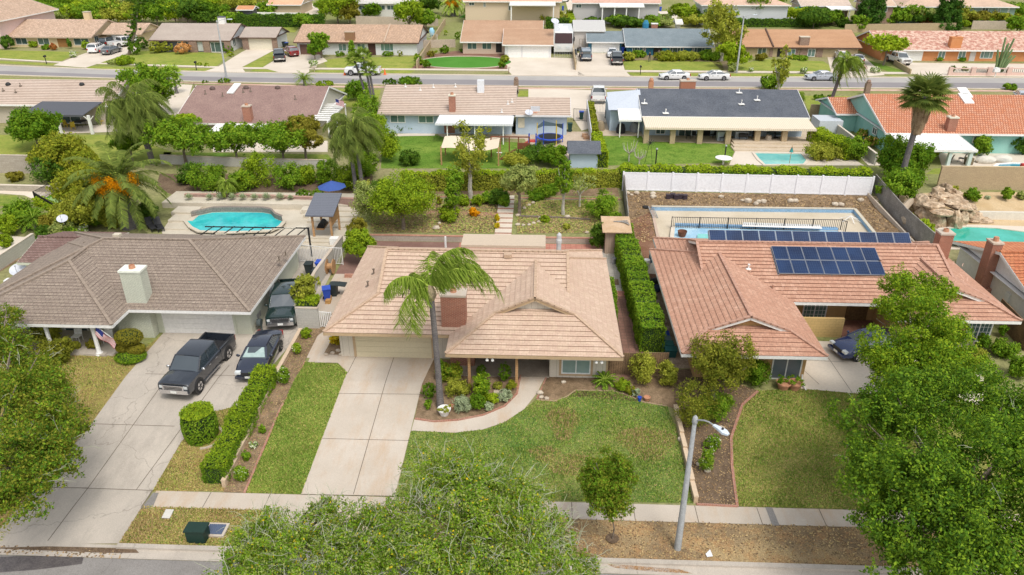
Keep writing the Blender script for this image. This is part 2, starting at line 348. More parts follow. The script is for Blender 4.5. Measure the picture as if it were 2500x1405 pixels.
def run(name,pts,w,h,mat,px=True,z0=-.05,cap=None,capw=.05,steps=None,**t):
    """wall / kerb / edging along a polyline following the ground"""
    q=[G(*p) if px else Vector((p[0],p[1],zg(*p))) for p in pts];mb=MB()
    for a,b in zip(q,q[1:]):
        n=steps or 1
        for i in range(n):
            p0=a.lerp(b,i/n);p1=a.lerp(b,(i+1)/n);za=zg(p0.x,p0.y);zb=zg(p1.x,p1.y)
            if steps:za=zb=max(za,zb)
            d=(p1-p0);d.z=0;d.normalize();s=Vector((-d.y,d.x,0))*w/2
            lo=min(zg(p0.x,p0.y),zg(p1.x,p1.y))+z0
            v=[p0-s,p1-s,p1+s,p0+s]
            zz=[za,zb,zb,za]
            mb.raw([(c.x,c.y,lo) for c in v]+[(c.x,c.y,zt+h) for c,zt in zip(v,zz)],[(3,2,1,0),(4,5,6,7),(0,1,5,4),(1,2,6,5),(2,3,7,6),(3,0,4,7)])
            if cap:
                s2=Vector((-d.y,d.x,0))*(w/2+.02)
                v=[p0-s2,p1-s2,p1+s2,p0+s2]
                mb.raw([(c.x,c.y,zt+h-.002) for c,zt in zip(v,zz)]+[(c.x,c.y,zt+h+capw) for c,zt in zip(v,zz)],[(3,2,1,0),(4,5,6,7),(0,1,5,4),(1,2,6,5),(2,3,7,6),(3,0,4,7)],1)
    return mb.build(name,[mat,cap or mat],None,**t)
# ------------------------------------------------------------------ plants
def ball(n):
    d=rng.normal(size=(n,3));return d/np.linalg.norm(d,axis=1)[:,None]
def leafquads(C,size,out=None,flat=.0):
    n=len(C);a=ball(n)
    if out is not None:a=a*.8+out*.9;a /= np.linalg.norm(a,axis=1)[:,None]
    r=ball(n);t=np.cross(a,r);t /= np.linalg.norm(t,axis=1)[:,None]+1e-9;b=np.cross(a,t)
    s=size*rng.uniform(.6,1.35,(n,1));l=s*rng.uniform(.5,.8,(n,1))
    return np.stack([C-t*s*.6,C-b*l*.5,C+t*s*.6,C+b*l*.5],1)
def crown(blobs,size,dens=1.0,cap=14000,clump=.3,inner=.35,K=None):
    """leaf clumps spread through blobs (cx,cy,cz,rx,ry,rz)"""
    out=[];tot=sum((b[3]*b[4]+b[3]*b[5]+b[4]*b[5]) for b in blobs)
    N=min(cap,int(dens*4.2*tot*2.2/(size*size*.45)))
    for b in blobs:
        A=(b[3]*b[4]+b[3]*b[5]+b[4]*b[5]);n=max(30,int(N*A/tot));R3=np.array(b[3:6]);c=np.array(b[:3])
        k=K or max(8,int(n/60));d=ball(k);rr=rng.uniform(.55,1.0,(k,1))**.7
        low=d[:,2:3]<-.5;rr=np.where(low,rr*.75,rr);cc=c+d*R3*rr
        idx=rng.integers(0,k,n);off=rng.normal(size=(n,3))*R3.mean()*clump*.48
        pts=cc[idx]+off;o=(pts-c)/R3;ln=np.linalg.norm(o,axis=1)[:,None]
        keep=ln[:,0]<1.22;pts=pts[keep];o=(o/(ln+1e-6))[keep]
        out.append(leafquads(pts,size,o))
    return np.concatenate(out)
def branches(mb,base,top,r,blobs,n=7):
    base=Vector(base);top=Vector(top)
    mid=base.lerp(top,.5)+Vector((random.uniform(-.1,.1),random.uniform(-.1,.1),0))*(top-base).length*.5
    mb.tube([base,mid,top],[r,r*.8,r*.6],8)
    for i in range(n):
        b=blobs[i%len(blobs)];d=Vector(ball(1)[0]);e=Vector(b[:3])+Vector((d.x*b[3],d.y*b[4],abs(d.z)*b[5]*.8))*.8
        s=top.lerp(mid,random.uniform(0,.5));m=s.lerp(e,.5)+Vector((0,0,.15*(e-s).length*random.uniform(-.5,1)))
        mb.tube([s,m,e],[r*.5,r*.3,r*.1],5)
def leafsize(q,k=1.0):return k*min(.42,max(.085,.0026*(q-Vector((0,0,H))).length))
def tree(px,py,top,wid,lf,label,lobes=5,name='garden_tree',cat='tree',group=None,crown_low=.3,dens=1,bk=None,seed=None,q=None,flat=1.0,size=1.0,extra=None,depth=1.0,trunk_r=None,cap=9000,hide=False,clump=.3):
    """base pixel, pixel row of the top, crown width in pixels"""
    q=q or G(px,py);hgt=W(px,top,q.y).z-q.z;r=wid/ppm(q)/2;r=max(r,.2)
    zc=q.z+hgt*(crown_low+(1-crown_low)/2);rz=hgt*(1-crown_low)/2
    root=T(name,label,cat,q,group);bl=[]
    if lobes<=1:bl=[(q.x,q.y,zc,r,r*depth,rz)]
    else:
        bl=[(q.x,q.y,zc,r*.68,r*.68*depth,rz*.85)]
        for i in range(lobes):
            a=2*math.pi*i/lobes+random.uniform(-.4,.4);rr=r*random.uniform(.4,.58);k=random.uniform(.42,.62)
            bl.append((q.x+rr*math.cos(a),q.y+rr*depth*math.sin(a),zc+rz*random.uniform(-.4,.55),r*k,r*k,rz*random.uniform(.42,.6)))
    s=leafsize(q,size)
    quads('crown',crown(bl,s,dens,cap=cap,clump=clump),lf if isinstance(lf,list) else [LV[lf]],None,root)
    mb=MB();branches(mb,(q.x,q.y,q.z-.05),(q.x,q.y,q.z+hgt*max(.25,crown_low+.1)),trunk_r or max(.05,min(.3,hgt*.035)),bl)
    mb.build('trunk',bk or bark,root,True)
    return root
def bush(px,py,wid,hgt_px,lf,label,name='shrub',cat='shrub',group=None,q=None,size=.8,round_=False,flower=None,fl=.1,dens=1.0,depth=1.0):
    """py = pixel row of its foot"""
    q=q or G(px,py);k=ppm(q);r=wid/k/2;h=hgt_px/k/.93
    if lf=='w':lf,flower,fl='b','w',.5
    s=leafsize(q,size*(.55 if round_ else 1))
    bl=[(q.x,q.y+r*.6*depth,q.z+h*.5,r,r*depth,h*.52)]
    if not round_:
        for i in range(4):
            a=random.uniform(0,6.28);bl.append((q.x+r*.5*math.cos(a),q.y+r*.6*depth+r*.5*depth*math.sin(a),q.z+h*random.uniform(.4,.65),r*.55,r*.55*depth,h*.42))
    V=crown(bl,s,dens*(1.6 if round_ else 1),cap=5000,clump=.12 if round_ else .3)
    if round_:V[:,:,2]=np.maximum(V[:,:,2],q.z+.01)
    mats=[LV[lf]];mi=None
    if flower:mats.append(LV[flower]);mi=(rng.uniform(size=len(V))<fl).astype(int)
    return quads(name,V,mats,mi,None,label=label,cat=cat,group=group)
def hedgebox(name,pts,w,h,lf,label,px=True,size=.8,topc=None,group=None,dens=1.0,q=None,z0=0):
    """clipped hedge along a polyline: opaque dark green box with leaves over its faces"""
    qs=[G(*p) if px else Vector((p[0],p[1],zg(*p))) for p in pts];V=[];root=T(name,label,'hedge',qs[0],group);mb=MB()
    for a,b in zip(qs,qs[1:]):
        L=(b-a).length;d=(b-a).normalized();d2=Vector((d.x,d.y,0)).normalized();s=Vector((-d2.y,d2.x,0))
        mb.raw([tuple(p+s*k*(w/2-.12)+Vector((0,0,z))) for p in (a,b) for k in (-1,1) for z in (0,h-.12)],[(0,1,3,2),(4,6,7,5),(1,5,7,3),(0,4,5,1),(2,3,7,6)])
        ls=leafsize(a.lerp(b,.5),size);area=L*w+2*L*h+2*w*h;n=min(22000,int(dens*1.9*area/(ls*ls*.4)))
        u=rng.uniform(-.02,1.02,n);f_=rng.uniform(0,area,n)
        top=f_<L*w;endf=f_>L*w+2*L*h
        y=np.where(top,rng.uniform(-w/2,w/2,n),np.where(rng.uniform(size=n)<.5,-w/2,w/2)+rng.normal(size=n)*.04)
        z=np.where(top,h+rng.normal(size=n)*.05,rng.uniform(0,h,n))
        e=rng.integers(0,2,n);u=np.where(endf,e,u);y=np.where(endf,rng.uniform(-w/2,w/2,n),y)
        wob=.13*np.sin(u*L*1.7+1)+.08*np.sin(u*L*4.1)+.06*np.sin(u*L*9.3)
        C=np.array(a)[None]+np.outer(u,np.array(b-a))+np.outer(y*(1+wob*.6),np.array(s))+np.outer(z*(1+wob*.38),[0,0,1])
        o=np.where(top[:,None],np.array([[0,0,1.]]),np.sign(y)[:,None]*np.array(s)[None])
        V.append(leafquads(C,ls,o))
    V=np.concatenate(V);mats=[LV[lf]];mi=None
    if topc:
        mats.append(LV[topc]);zz=V[:,0,2]-np.array([0.0]);
        zgr=np.array([zg(a[0],a[1]) for a in V[:,0,:2]]);mi=((zz-zgr)>h*.93).astype(int)
    quads('foliage',V,mats,mi,root);mb.build('branches',MATS['hedge_core'],root)  # the inner mesh is a plain dark green box
    return root
M('hedge_core',(.02,.04,.01),f=.1)  # opaque dark green filler inside hedges and topiary

def frond(q,az,el,L,droop,nl,ll,wind=(0,0,0),vee=.5,wdt=.05,ragged=0):
    """feather frond: returns leaflet quads and the midrib points"""
    p=np.array(q,float);d=np.array([math.cos(az)*math.cos(el),math.sin(az)*math.cos(el),math.sin(el)]);n=12;pts=[p.copy()]
    for i in range(n):
        d=d+np.array([0,0,-droop/n])*(1+i/n)+np.array(wind)/n;d /= np.linalg.norm(d);p=p+d*L/n;pts.append(p.copy())
    pts=np.array(pts);t=rng.uniform(.1,1,nl*2);x=t*n;i=np.minimum(x.astype(int),n-1);fr=(x-i)[:,None]
    c=pts[i]*(1-fr)+pts[i+1]*fr;tg=pts[i+1]-pts[i];tg /= np.linalg.norm(tg,axis=1)[:,None]
    side=np.cross(tg,[0,0,1.]);side /= np.linalg.norm(side,axis=1)[:,None]+1e-6
    sg=np.where(rng.uniform(size=len(t))<.5,-1,1)[:,None]
    dr=side*sg*1.0+tg*.55+np.array([0,0,-vee])+np.array(wind)*.5+rng.normal(size=(len(t),3))*(.1+ragged);dr /= np.linalg.norm(dr,axis=1)[:,None]
    ln=(ll*(1.1-.75*np.abs(t-.4)))[:,None];e=c+dr*ln+np.array([0,0,-.12])*ln;wv=tg*wdt
    return np.stack([c-wv*.5,c+wv*.5,e+wv*.15,e-wv*.15],1),pts
def palm(px,py,top,label,kind='queen',cr=2.6,nf=22,wind=(0,0,0),q=None,lean=(0,0),r=.2,name='queen_palm',group=None,lf='p',skirt=0,H_=None,bulge=1.0,e0=1.15,dr_=2.0,spec=None):
    q=q or G(px,py);hh=H_ or (W(px,top,q.y).z-q.z);root=T(name,label,'palm tree',q,group)
    tp=Vector((q.x+lean[0],q.y+lean[1],q.z+hh));mb=MB();n=10;pt=[]
    for i in range(n+1):
        t=i/n;pt.append(Vector((q.x,q.y,q.z-.05)).lerp(tp,t)+Vector((lean[0],lean[1],0))*(t*t-t)*.6)
    mb.tube(pt,[r*(1.35-.3*min(1,t*4/n)-.15*t/n) for t in range(n+1)],12)
    mb.build('trunk',palmbark,root,True)
    ls=[];ribs=MB()
    if kind in ('queen','date','cycad'):
        for i in range(len(spec) if spec else nf):
            az=2*math.pi*(i*.381966)+random.uniform(-.2,.2);u=i/nf
            el={'queen':e0-1.35*u,'date':1.3-1.75*u,'cycad':1.1-1.1*u}[kind]
            fl_=cr*random.uniform(.85,1.1)
            if spec:az,el,fl_=spec[i]
            V,c=frond(tp,az,el,fl_,{'queen':dr_,'date':1.15,'cycad':.9}[kind],{'queen':105,'date':110,'cycad':34}[kind],cr*{'queen':.24,'date':.14,'cycad':.16}[kind],wind,{'queen':1.0,'date':.25,'cycad':.1}[kind],.05 if kind=='queen' else max(.04,cr*.016),.15 if kind=='queen' else 0)
            ls.append(V);ribs.tube([Vector(p) for p in c[::3]] ,[.045,.035,.025,.015,.01][:len(c[::3])],4)
        if kind=='queen':
            mb=MB();mb.lathe((tp.x,tp.y,tp.z-.75),[(r*1.05,0),(r*1.5*bulge,.3),(r*1.35*bulge,.55),(r*.7,.9)],10);mb.build('crown_shaft',MATS['boot'],root,True)
        if kind=='date':
            mb=MB();mb.lathe((tp.x,tp.y,tp.z-1.5),[(r*1.0,0),(r*1.6,.5),(r*1.9,1.1),(r*1.2,1.6)],14);mb.build('crown_shaft',MATS['boot_d'],root,True)
            C=np.array([[tp.x,tp.y,tp.z-.1]])+rng.normal(size=(5200,3))*.22;k=rng.integers(0,7,5200);aa=-2.6+k*.38
            C+=np.stack([np.cos(aa)*1.7,np.sin(aa)*1.7,.5-.35*(k%3)],1)+np.outer(rng.uniform(-.3,.3,5200),[0,0,1]);quads('fruit',leafquads(C,.09),[LV['o']],None,root)
    else:# fan palm
        for i in range(nf):
            az=2*math.pi*i*.381966;u=i/nf;el=1.2-1.7*u;L=cr*.55*random.uniform(.85,1.1)
            d=Vector((math.cos(az)*math.cos(el),math.sin(az)*math.cos(el),math.sin(el)));c=tp+d*L+Vector(wind)*.3;ribs.tube([tp,tp.lerp(c,.6)+Vector((0,0,.05)),c],[.03,.025,.02],4)
            sd=d.cross(Vector((0,0,1))).normalized();upv=sd.cross(d);R_=cr*.52;V=[]
            for k in range(22):
                a=(k/21-.5)*4.2;dr=(d*math.cos(a)+sd*math.sin(a)+Vector((0,0,-.3))+upv*.1).normalized();e=c+dr*R_*random.uniform(.8,1.1)+Vector((0,0,-.14));m=c+dr*R_*.5;wv=dr.cross(upv).normalized()*.055*cr*.5
                V.append([c,m+wv,e,m-wv])
            ls.append(np.array([[tuple(p) for p in v] for v in V]))
        if skirt:
            C=[]
            for k in range(700):
                a=random.uniform(0,6.28);z=random.uniform(0,skirt);rr=r*(1.2+1.7*(1-(z/skirt))**.7)*random.uniform(.85,1.2);x=tp.x+rr*math.cos(a);y=tp.y+rr*math.sin(a);zz=tp.z-z-.1;l=.55
                wx,wy=-math.sin(a)*.06,math.cos(a)*.06
                C.append([(x-wx,y-wy,zz),(x+wx,y+wy,zz),(x+wx+math.cos(a)*.05,y+wy+math.sin(a)*.05,zz-l),(x-wx+math.cos(a)*.05,y-wy,zz-l)])
            quads('dead_frond_skirt',np.array(C),[thatch],None,root)
    quads('fronds',np.concatenate(ls),[LV[lf]],None,root);ribs.build('midribs',LV['q'],root)
    return root
M('boot',(.35,.28,.17),(.2,.16,.1),sc_=5,f=.15);M('boot_d',(.3,.17,.07),(.14,.09,.05),sc_=7,f=.2)
def rock(px,py,s,label,group=None,m=None,q=None):
    q=q or G(px,py);mb=MB();mb.ell((q.x,q.y,q.z+s*.22),(s*.55,s*.42,s*.36),9,6,0,.13)
    return mb.build('rock',m or rock_m,None,True,label=label,cat='rock',group=group)

# ------------------------------------------------------------------ roofs and houses
def clip(poly,ax,val,keep_ge):
    out=[]
    for i in range(len(poly)):
        a,b=poly[i],poly[(i+1)%len(poly)];da,db=a[ax]-val,b[ax]-val
        if not keep_ge:da,db=-da,-db
        if da>=-1e-9:out.append(a)
        if (da>1e-9 and db<-1e-9) or (da<-1e-9 and db>1e-9):
            t=da/(da-db);out.append(tuple(a[k]+(b[k]-a[k])*t for k in range(2)))
    return out
def slope(mb,pts,step=.36,lift=.045):
    """one roof plane laid in overlapping courses; material 0 = tiles, 1 = riser, coloured dark to paint in the course shadow"""
    p=[Vector(q) for q in pts];n=Vector((0,0,0))
    for i in range(len(p)):n+=(p[i]-p[0]).cross(p[(i+1)%len(p)]-p[0])
    n.normalize()
    if n.z<0:n=-n;p=p[::-1]
    t=Vector((-n.y,n.x,0)).normalized();b=n.cross(t);o=p[0]
    uv=[((q-o).dot(t),(q-o).dot(b)) for q in p];v0=min(a[1] for a in uv);v1=max(a[1] for a in uv)
    if not step:
        mb.face(p,0);return
    v=v0
    while v<v1-1e-4:
        c=clip(clip(uv,1,v,True),1,v+step,False)
        if len(c)>=3:
            f3=[o+t*a[0]+b*a[1]+n*(lift*(1-(a[1]-v)/step)) for a in c];mb.face(f3,0)
            e=[a for a in c if abs(a[1]-v)<1e-6]
            if len(e)>=2:
                e.sort();a,d=e[0],e[-1];A=o+t*a[0]+b*a[1];D=o+t*d[0]+b*d[1]
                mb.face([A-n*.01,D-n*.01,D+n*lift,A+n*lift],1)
        v+=step
def edge_bar(mb,a,b,w=.19,h=.1,m=0,lift=.05):
    a=Vector(a)+Vector((0,0,lift));b=Vector(b)+Vector((0,0,lift));n=max(1,int((b-a).length/.38))
    for i in range(n):
        p0=a.lerp(b,i/n);p1=a.lerp(b,(i+1)/n+.15/n);mb.bar(p0+Vector((0,0,.02)),p1,w,h,m)
def roof_block(par,x0,x1,y0,y1,ze,s,axis='x',ends=('hip','hip'),tm=None,fm=None,gm=None,cm=None,step=.36,lift=.045,caps=True,fas=.2,gap=None,oh=.3,name='roof',soffit=True):
    """rectangular roof; ends: 'hip', 'gable' or a number = depth of a hip below a Dutch gable. Returns ridge z."""
    def w2(u,v):return (u,v) if axis=='x' else (v,u)       # local: u along the ridge
    if axis=='x':u0,u1,v0,v1=x0,x1,y0,y1
    else:u0,u1,v0,v1=y0,y1,x0,x1
    hw=(v1-v0)/2;vm=(v0+v1)/2;zr=ze+s*hw
    def pt(u,v,z):a,b=w2(u,v);return Vector((a,b,z))
    mb=MB();cb=MB();gb=MB();fb=MB();ridge=[];polyL=[pt(u0,v0,ze)];polyR=[pt(u0,v1,ze)]
    def end(u,sg,e):
        c0,c1=pt(u,v0,ze),pt(u,v1,ze)
        if e=='hip':
            r=pt(u+sg*hw,vm,zr);slope(mb,[c0,c1,r],step,lift)
            if caps:edge_bar(cb,c0,r);edge_bar(cb,c1,r)
            fb.bar(c0-Vector((0,0,fas/2)),c1-Vector((0,0,fas/2)),.04,fas)
            return [c0,r],[c1,r],r
        if e=='gable':
            r=pt(u,vm,zr);g=sg*oh;gb.face([pt(u+g,v0+oh,ze+s*oh-.03),pt(u+g,v1-oh,ze+s*oh-.03),pt(u+g,vm,zr-.03)])
            for c in (c0,c1):fb.bar(c+Vector((0,0,-fas/2)),r+Vector((0,0,-fas/2)),.05,fas);
            if caps==2:
                for c in (c0,c1):edge_bar(cb,c,r,.16,.08,lift=.05)
            return [c0,r],[c1,r],r
        g=e;gi=g-.35;q0,q1=pt(u+sg*g,v0+g,ze+s*g),pt(u+sg*g,v1-g,ze+s*g)
        slope(mb,[c0,c1,q1,q0],step,lift);r=pt(u+sg*gi,vm,zr);k0,k1=pt(u+sg*gi,v0+gi,ze+s*gi),pt(u+sg*gi,v1-gi,ze+s*gi)
        gb.face([q0+Vector((0,0,-.02)),q1+Vector((0,0,-.02)),pt(u+sg*g,vm,zr-.03)])
        for k_,c in ((k0,c0),(k1,c1)):
            fb.bar(k_-Vector((0,0,.1)),r-Vector((0,0,.1)),.06,.2)
            if caps:edge_bar(cb,c,k_);edge_bar(cb,k_,r)
        fb.bar(c0-Vector((0,0,fas/2)),c1-Vector((0,0,fas/2)),.04,fas)
        return [c0,k0,r],[c1,k1,r],r
    a0,a1,ra=end(u0,1,ends[0]);b0,b1,rb=end(u1,-1,ends[1])
    slope(mb,a0+b0[::-1],step,lift);slope(mb,a1+b1[::-1],step,lift)
    if caps:edge_bar(cb,ra,rb)
    for v in (v0,v1):fb.bar(pt(u0,v,ze-fas/2),pt(u1,v,ze-fas/2),.04,fas)
    if soffit:fb.box(*pt(u0+.03,v0+.03,ze-.04),*pt(u1-.03,v1-.03,ze-.01))
    mb.build(name,[tm,gap or MATS['tile_riser_shade']],par)
    if caps:cb.build('ridge_cap',cm or tm,par)
    for g_ in gb.f:o=MB();o.face([gb.v[i] for i in g_]);o.build('gable_wall',gm or fm,par)
    fb.build('fascia',fm,par)
    return zr
M('tile_riser_shade',(.17,.1,.055),f=.1)  # riser colour darkened to paint the shadow line under each course
def sidewin(par,x,ylo,yhi,z0,z1,fm=None,gl=None,out=1):
    f_=MB();g=MB();fm=fm or white
    for a,b,c,d in ((ylo,z0,yhi,z0+.07),(ylo,z1-.07,yhi,z1),(ylo,z0,ylo+.07,z1),(yhi-.07,z0,yhi,z1),((ylo+yhi)/2-.03,z0,(ylo+yhi)/2+.03,z1)):f_.box(x,a,b,x+out*.06,c,d)
    o=f_.build('window',fm,par);g.box(x,ylo+.05,z0+.05,x+out*.02,yhi-.05,z1-.05).build('pane',gl or glass,o);return o
def win(par,y,x0,y0,x1,y1,fm=None,gl=None,kind='slide',fr=.08,surround=None,name='window'):
    """window on the wall plane Y = y given by its pixel box"""
    a=W(x0,y1,y);b=W(x1,y0,y);X0,X1,Z0,Z1=a.x,b.x,a.z,b.z;f_=MB();g=MB();fm=fm or white;d=.05
    def fb(p,q_,r_,s_,dd=d):f_.box(p,y-dd,q_,r_,y-.002,s_)
    fb(X0,Z0,X1,Z0+fr);fb(X0,Z1-fr,X1,Z1);fb(X0,Z0+fr,X0+fr,Z1-fr);fb(X1-fr,Z0+fr,X1,Z1-fr);w_=X1-X0;h_=Z1-Z0
    if kind in ('slide','grid'):fb(X0+w_/2-.035,Z0+fr,X0+w_/2+.035,Z1-fr,d*.8)
    if kind=='tri':
        for t in (.28,.72):fb(X0+w_*t-.03,Z0+fr,X0+w_*t+.03,Z1-fr,d*.8)
    if kind=='grid':
        for i in range(1,6):fb(X0+w_*i/6-.012,Z0+fr,X0+w_*i/6+.012,Z1-fr,.028)
        for i in range(1,4):fb(X0+fr,Z0+h_*i/4-.012,X1-fr,Z0+h_*i/4+.012,.026)
    if surround:
        sm=MB();e=.14
        sm.box(X0-e,y-.03,Z0-e,X1+e,y-.001,Z0-.001);sm.box(X0-e,y-.03,Z1+.001,X1+e,y-.001,Z1+e);sm.box(X0-e,y-.03,Z0,X0-.001,y-.001,Z1);sm.box(X1+.001,y-.03,Z0,X1+e,y-.001,Z1);
    o=f_.build(name,fm,par)
    if surround:sm.build('surround',surround,o)
    g.box(X0+fr*.5,y-.02,Z0+fr*.5,X1-fr*.5,y-.001,Z1-fr*.5).build('pane',gl or glass,o);return o
def gdoor(par,y,x0,y0,x1,y1,m=None,rows=4,name='garage_door',frame=None,zb=None):
    a=W(x0,y1,y);b=W(x1,y0,y);z0=a.z if zb is None else zb;h=(b.z-z0)/rows;mb=MB()
    for i in range(rows):mb.box(a.x,y-.04,z0+h*i+.012,b.x,y-.003,z0+h*(i+1)-.012)
    mb.box(a.x,y-.02,z0,b.x,y-.002,b.z)
    o=mb.build(name,m or white,par)
    if frame:
        f_=MB();f_.box(a.x-.16,y-.06,z0,a.x-.003,y-.001,b.z+.12);f_.box(b.x+.003,y-.06,z0,b.x+.16,y-.001,b.z+.12);f_.box(a.x-.003,y-.06,b.z+.003,b.x+.003,y-.001,b.z+.12);f_.build('door_frame',frame,o)
    return o
def panel(par,y,x0,y0,x1,y1,m,name='door',d=.05,z0=None):
    a=W(x0,y1,y);b=W(x1,y0,y);mb=MB();mb.box(a.x,y-d,z0 if z0 is not None else a.z,b.x,y-.001,b.z);return mb.build(name,m,par)
def chimney(par,x,y,zb,zt,wx,wy,m,capm=None,pot=True,name='chimney',flue=None):
    mb=MB();mb.box(x-wx/2,y-wy/2,zb,x+wx/2,y+wy/2,zt);o=mb.build(name,m,par)
    mb=MB();mb.box(x-wx/2-.05,y-wy/2-.05,zt+.002,x+wx/2+.05,y+wy/2+.05,zt+.14);mb.build('chimney_cap',capm or conc,o)
    if pot:MB().lathe((x,y,zt+.14),[(.2,0),(.18,.22),(.14,.23),(.13,.05)],12).build('flue_pot',flue or terra,o)
    return o
ORD='first second third fourth fifth sixth seventh eighth ninth tenth eleventh twelfth thirteenth fourteenth fifteenth sixteenth seventeenth eighteenth'.split()
def slab(par,q,w_,l,s,t,m,name='skylight'):
    mb=MB();v=[(q.x-w_/2,q.y-l/2,q.z-s*l/2),(q.x+w_/2,q.y-l/2,q.z-s*l/2),(q.x+w_/2,q.y+l/2,q.z+s*l/2),(q.x-w_/2,q.y+l/2,q.z+s*l/2)];mb.raw(v+[(x,y,z+t) for x,y,z in v],[(4,5,6,7),(0,1,5,4),(1,2,6,5),(2,3,7,6),(3,0,4,7)]);return mb.build(name,m,par)
def vent(par,q,h=.45,m=None):
    mb=MB();mb.lathe(q,[(.2,0),(.18,.04),(.05,.06),(.05,h),(.09,h),(.09,h+.06)],8);return mb.build('vent_pipe',m or steel,par)
def on_slope(px,py,y0,ze,s):# pixel -> point on a camera-facing roof plane rising away
    d=ray(px,py);n=Vector((0,-s,1));t=(Vector((0,y0,ze))-Vector((0,0,H))).dot(n)/d.dot(n);return d*t+Vector((0,0,H))
# ------------------------------------------------------------------ vehicles (local axes: x forward, z up)
def paint(name,c):return M('paint_'+name,c,f=0,rough=.18,spec=.6,coat=1)
PT=dict(black=paint('black',(.02,.026,.036)),navy=paint('navy',(.018,.024,.045)),white=paint('white',(.78,.78,.77)),green=paint('dark_green',(.012,.03,.028)),
          grey=paint('grey',(.12,.125,.13)),silver=paint('silver',(.42,.45,.5)),red=paint('red',(.2,.015,.02)),blue=paint('blue',(.015,.035,.12)),bluegrey=paint('blue_grey',(.12,.17,.22)))
tail_m=plain('tail_light',(.35,.01,.01),.2);head_m=plain('headlight',(.65,.68,.68),.1);plate_m=plain('plate',(.75,.75,.72));trim_m=plain('dark_trim',(.03,.03,.032),.5)
def loft(mb,st,m=0):
    n=len(st[0][1]);V=[];m2=2*n-2
    for x,pr in st:
        ring=[(x,y,z) for y,z in pr]+[(x,-y,z) for y,z in pr[-2:0:-1]];V+=ring
    Fc=[(i*m2+k,i*m2+(k+1)%m2,(i+1)*m2+(k+1)%m2,(i+1)*m2+k) for i in range(len(st)-1) for k in range(m2)]
    Fc+=[tuple(range(m2-1,-1,-1)),tuple((len(st)-1)*m2+k for k in range(m2))]
    mb.raw(V,Fc,m)
CARS={
 'sedan':dict(L=4.75,W=1.84,wb=(-1.38,1.42),wr=.33,st=[(-2.37,.42,.62,.66,.70),(-2.3,.28,.95,.8,.82),(-2.0,.22,1.0,.87,.85),(-1.0,.19,.97,.92,.86),(.6,.19,.93,.92,.86),(1.15,.2,.92,.91,.85),(1.75,.22,.83,.89,.82),(2.2,.26,.72,.82,.74),(2.37,.36,.55,.68,.66)],
   gh=(-1.85,1.15,-.95,.35,.94,1.42,.82,.6)),
 'suv':dict(L=4.75,W=1.9,wb=(-1.35,1.4),wr=.36,st=[(-2.37,.45,.9,.72,.74),(-2.3,.3,1.08,.86,.86),(-1.5,.25,1.1,.93,.88),(.7,.24,1.05,.94,.88),(1.2,.25,1.04,.93,.86),(1.8,.27,.97,.9,.82),(2.25,.3,.85,.82,.74),(2.37,.42,.65,.7,.68)],
   gh=(-2.3,1.2,-1.95,.4,1.06,1.68,.86,.68)),
 'pickup':dict(L=5.8,W=2.02,wb=(-1.78,1.88),wr=.43,st=[(-1.0,.4,1.24,.99,.95),(-.98,.38,1.24,.99,.95),(.9,.38,1.22,1.0,.94),(1.4,.38,1.22,.99,.92),(2.1,.4,1.22,.99,.92),(2.78,.42,1.18,.98,.9),(2.88,.44,1.12,.96,.88)],
   gh=(-.96,1.62,-.84,.88,1.22,1.93,.92,.77),bed=True),
}
CP={}
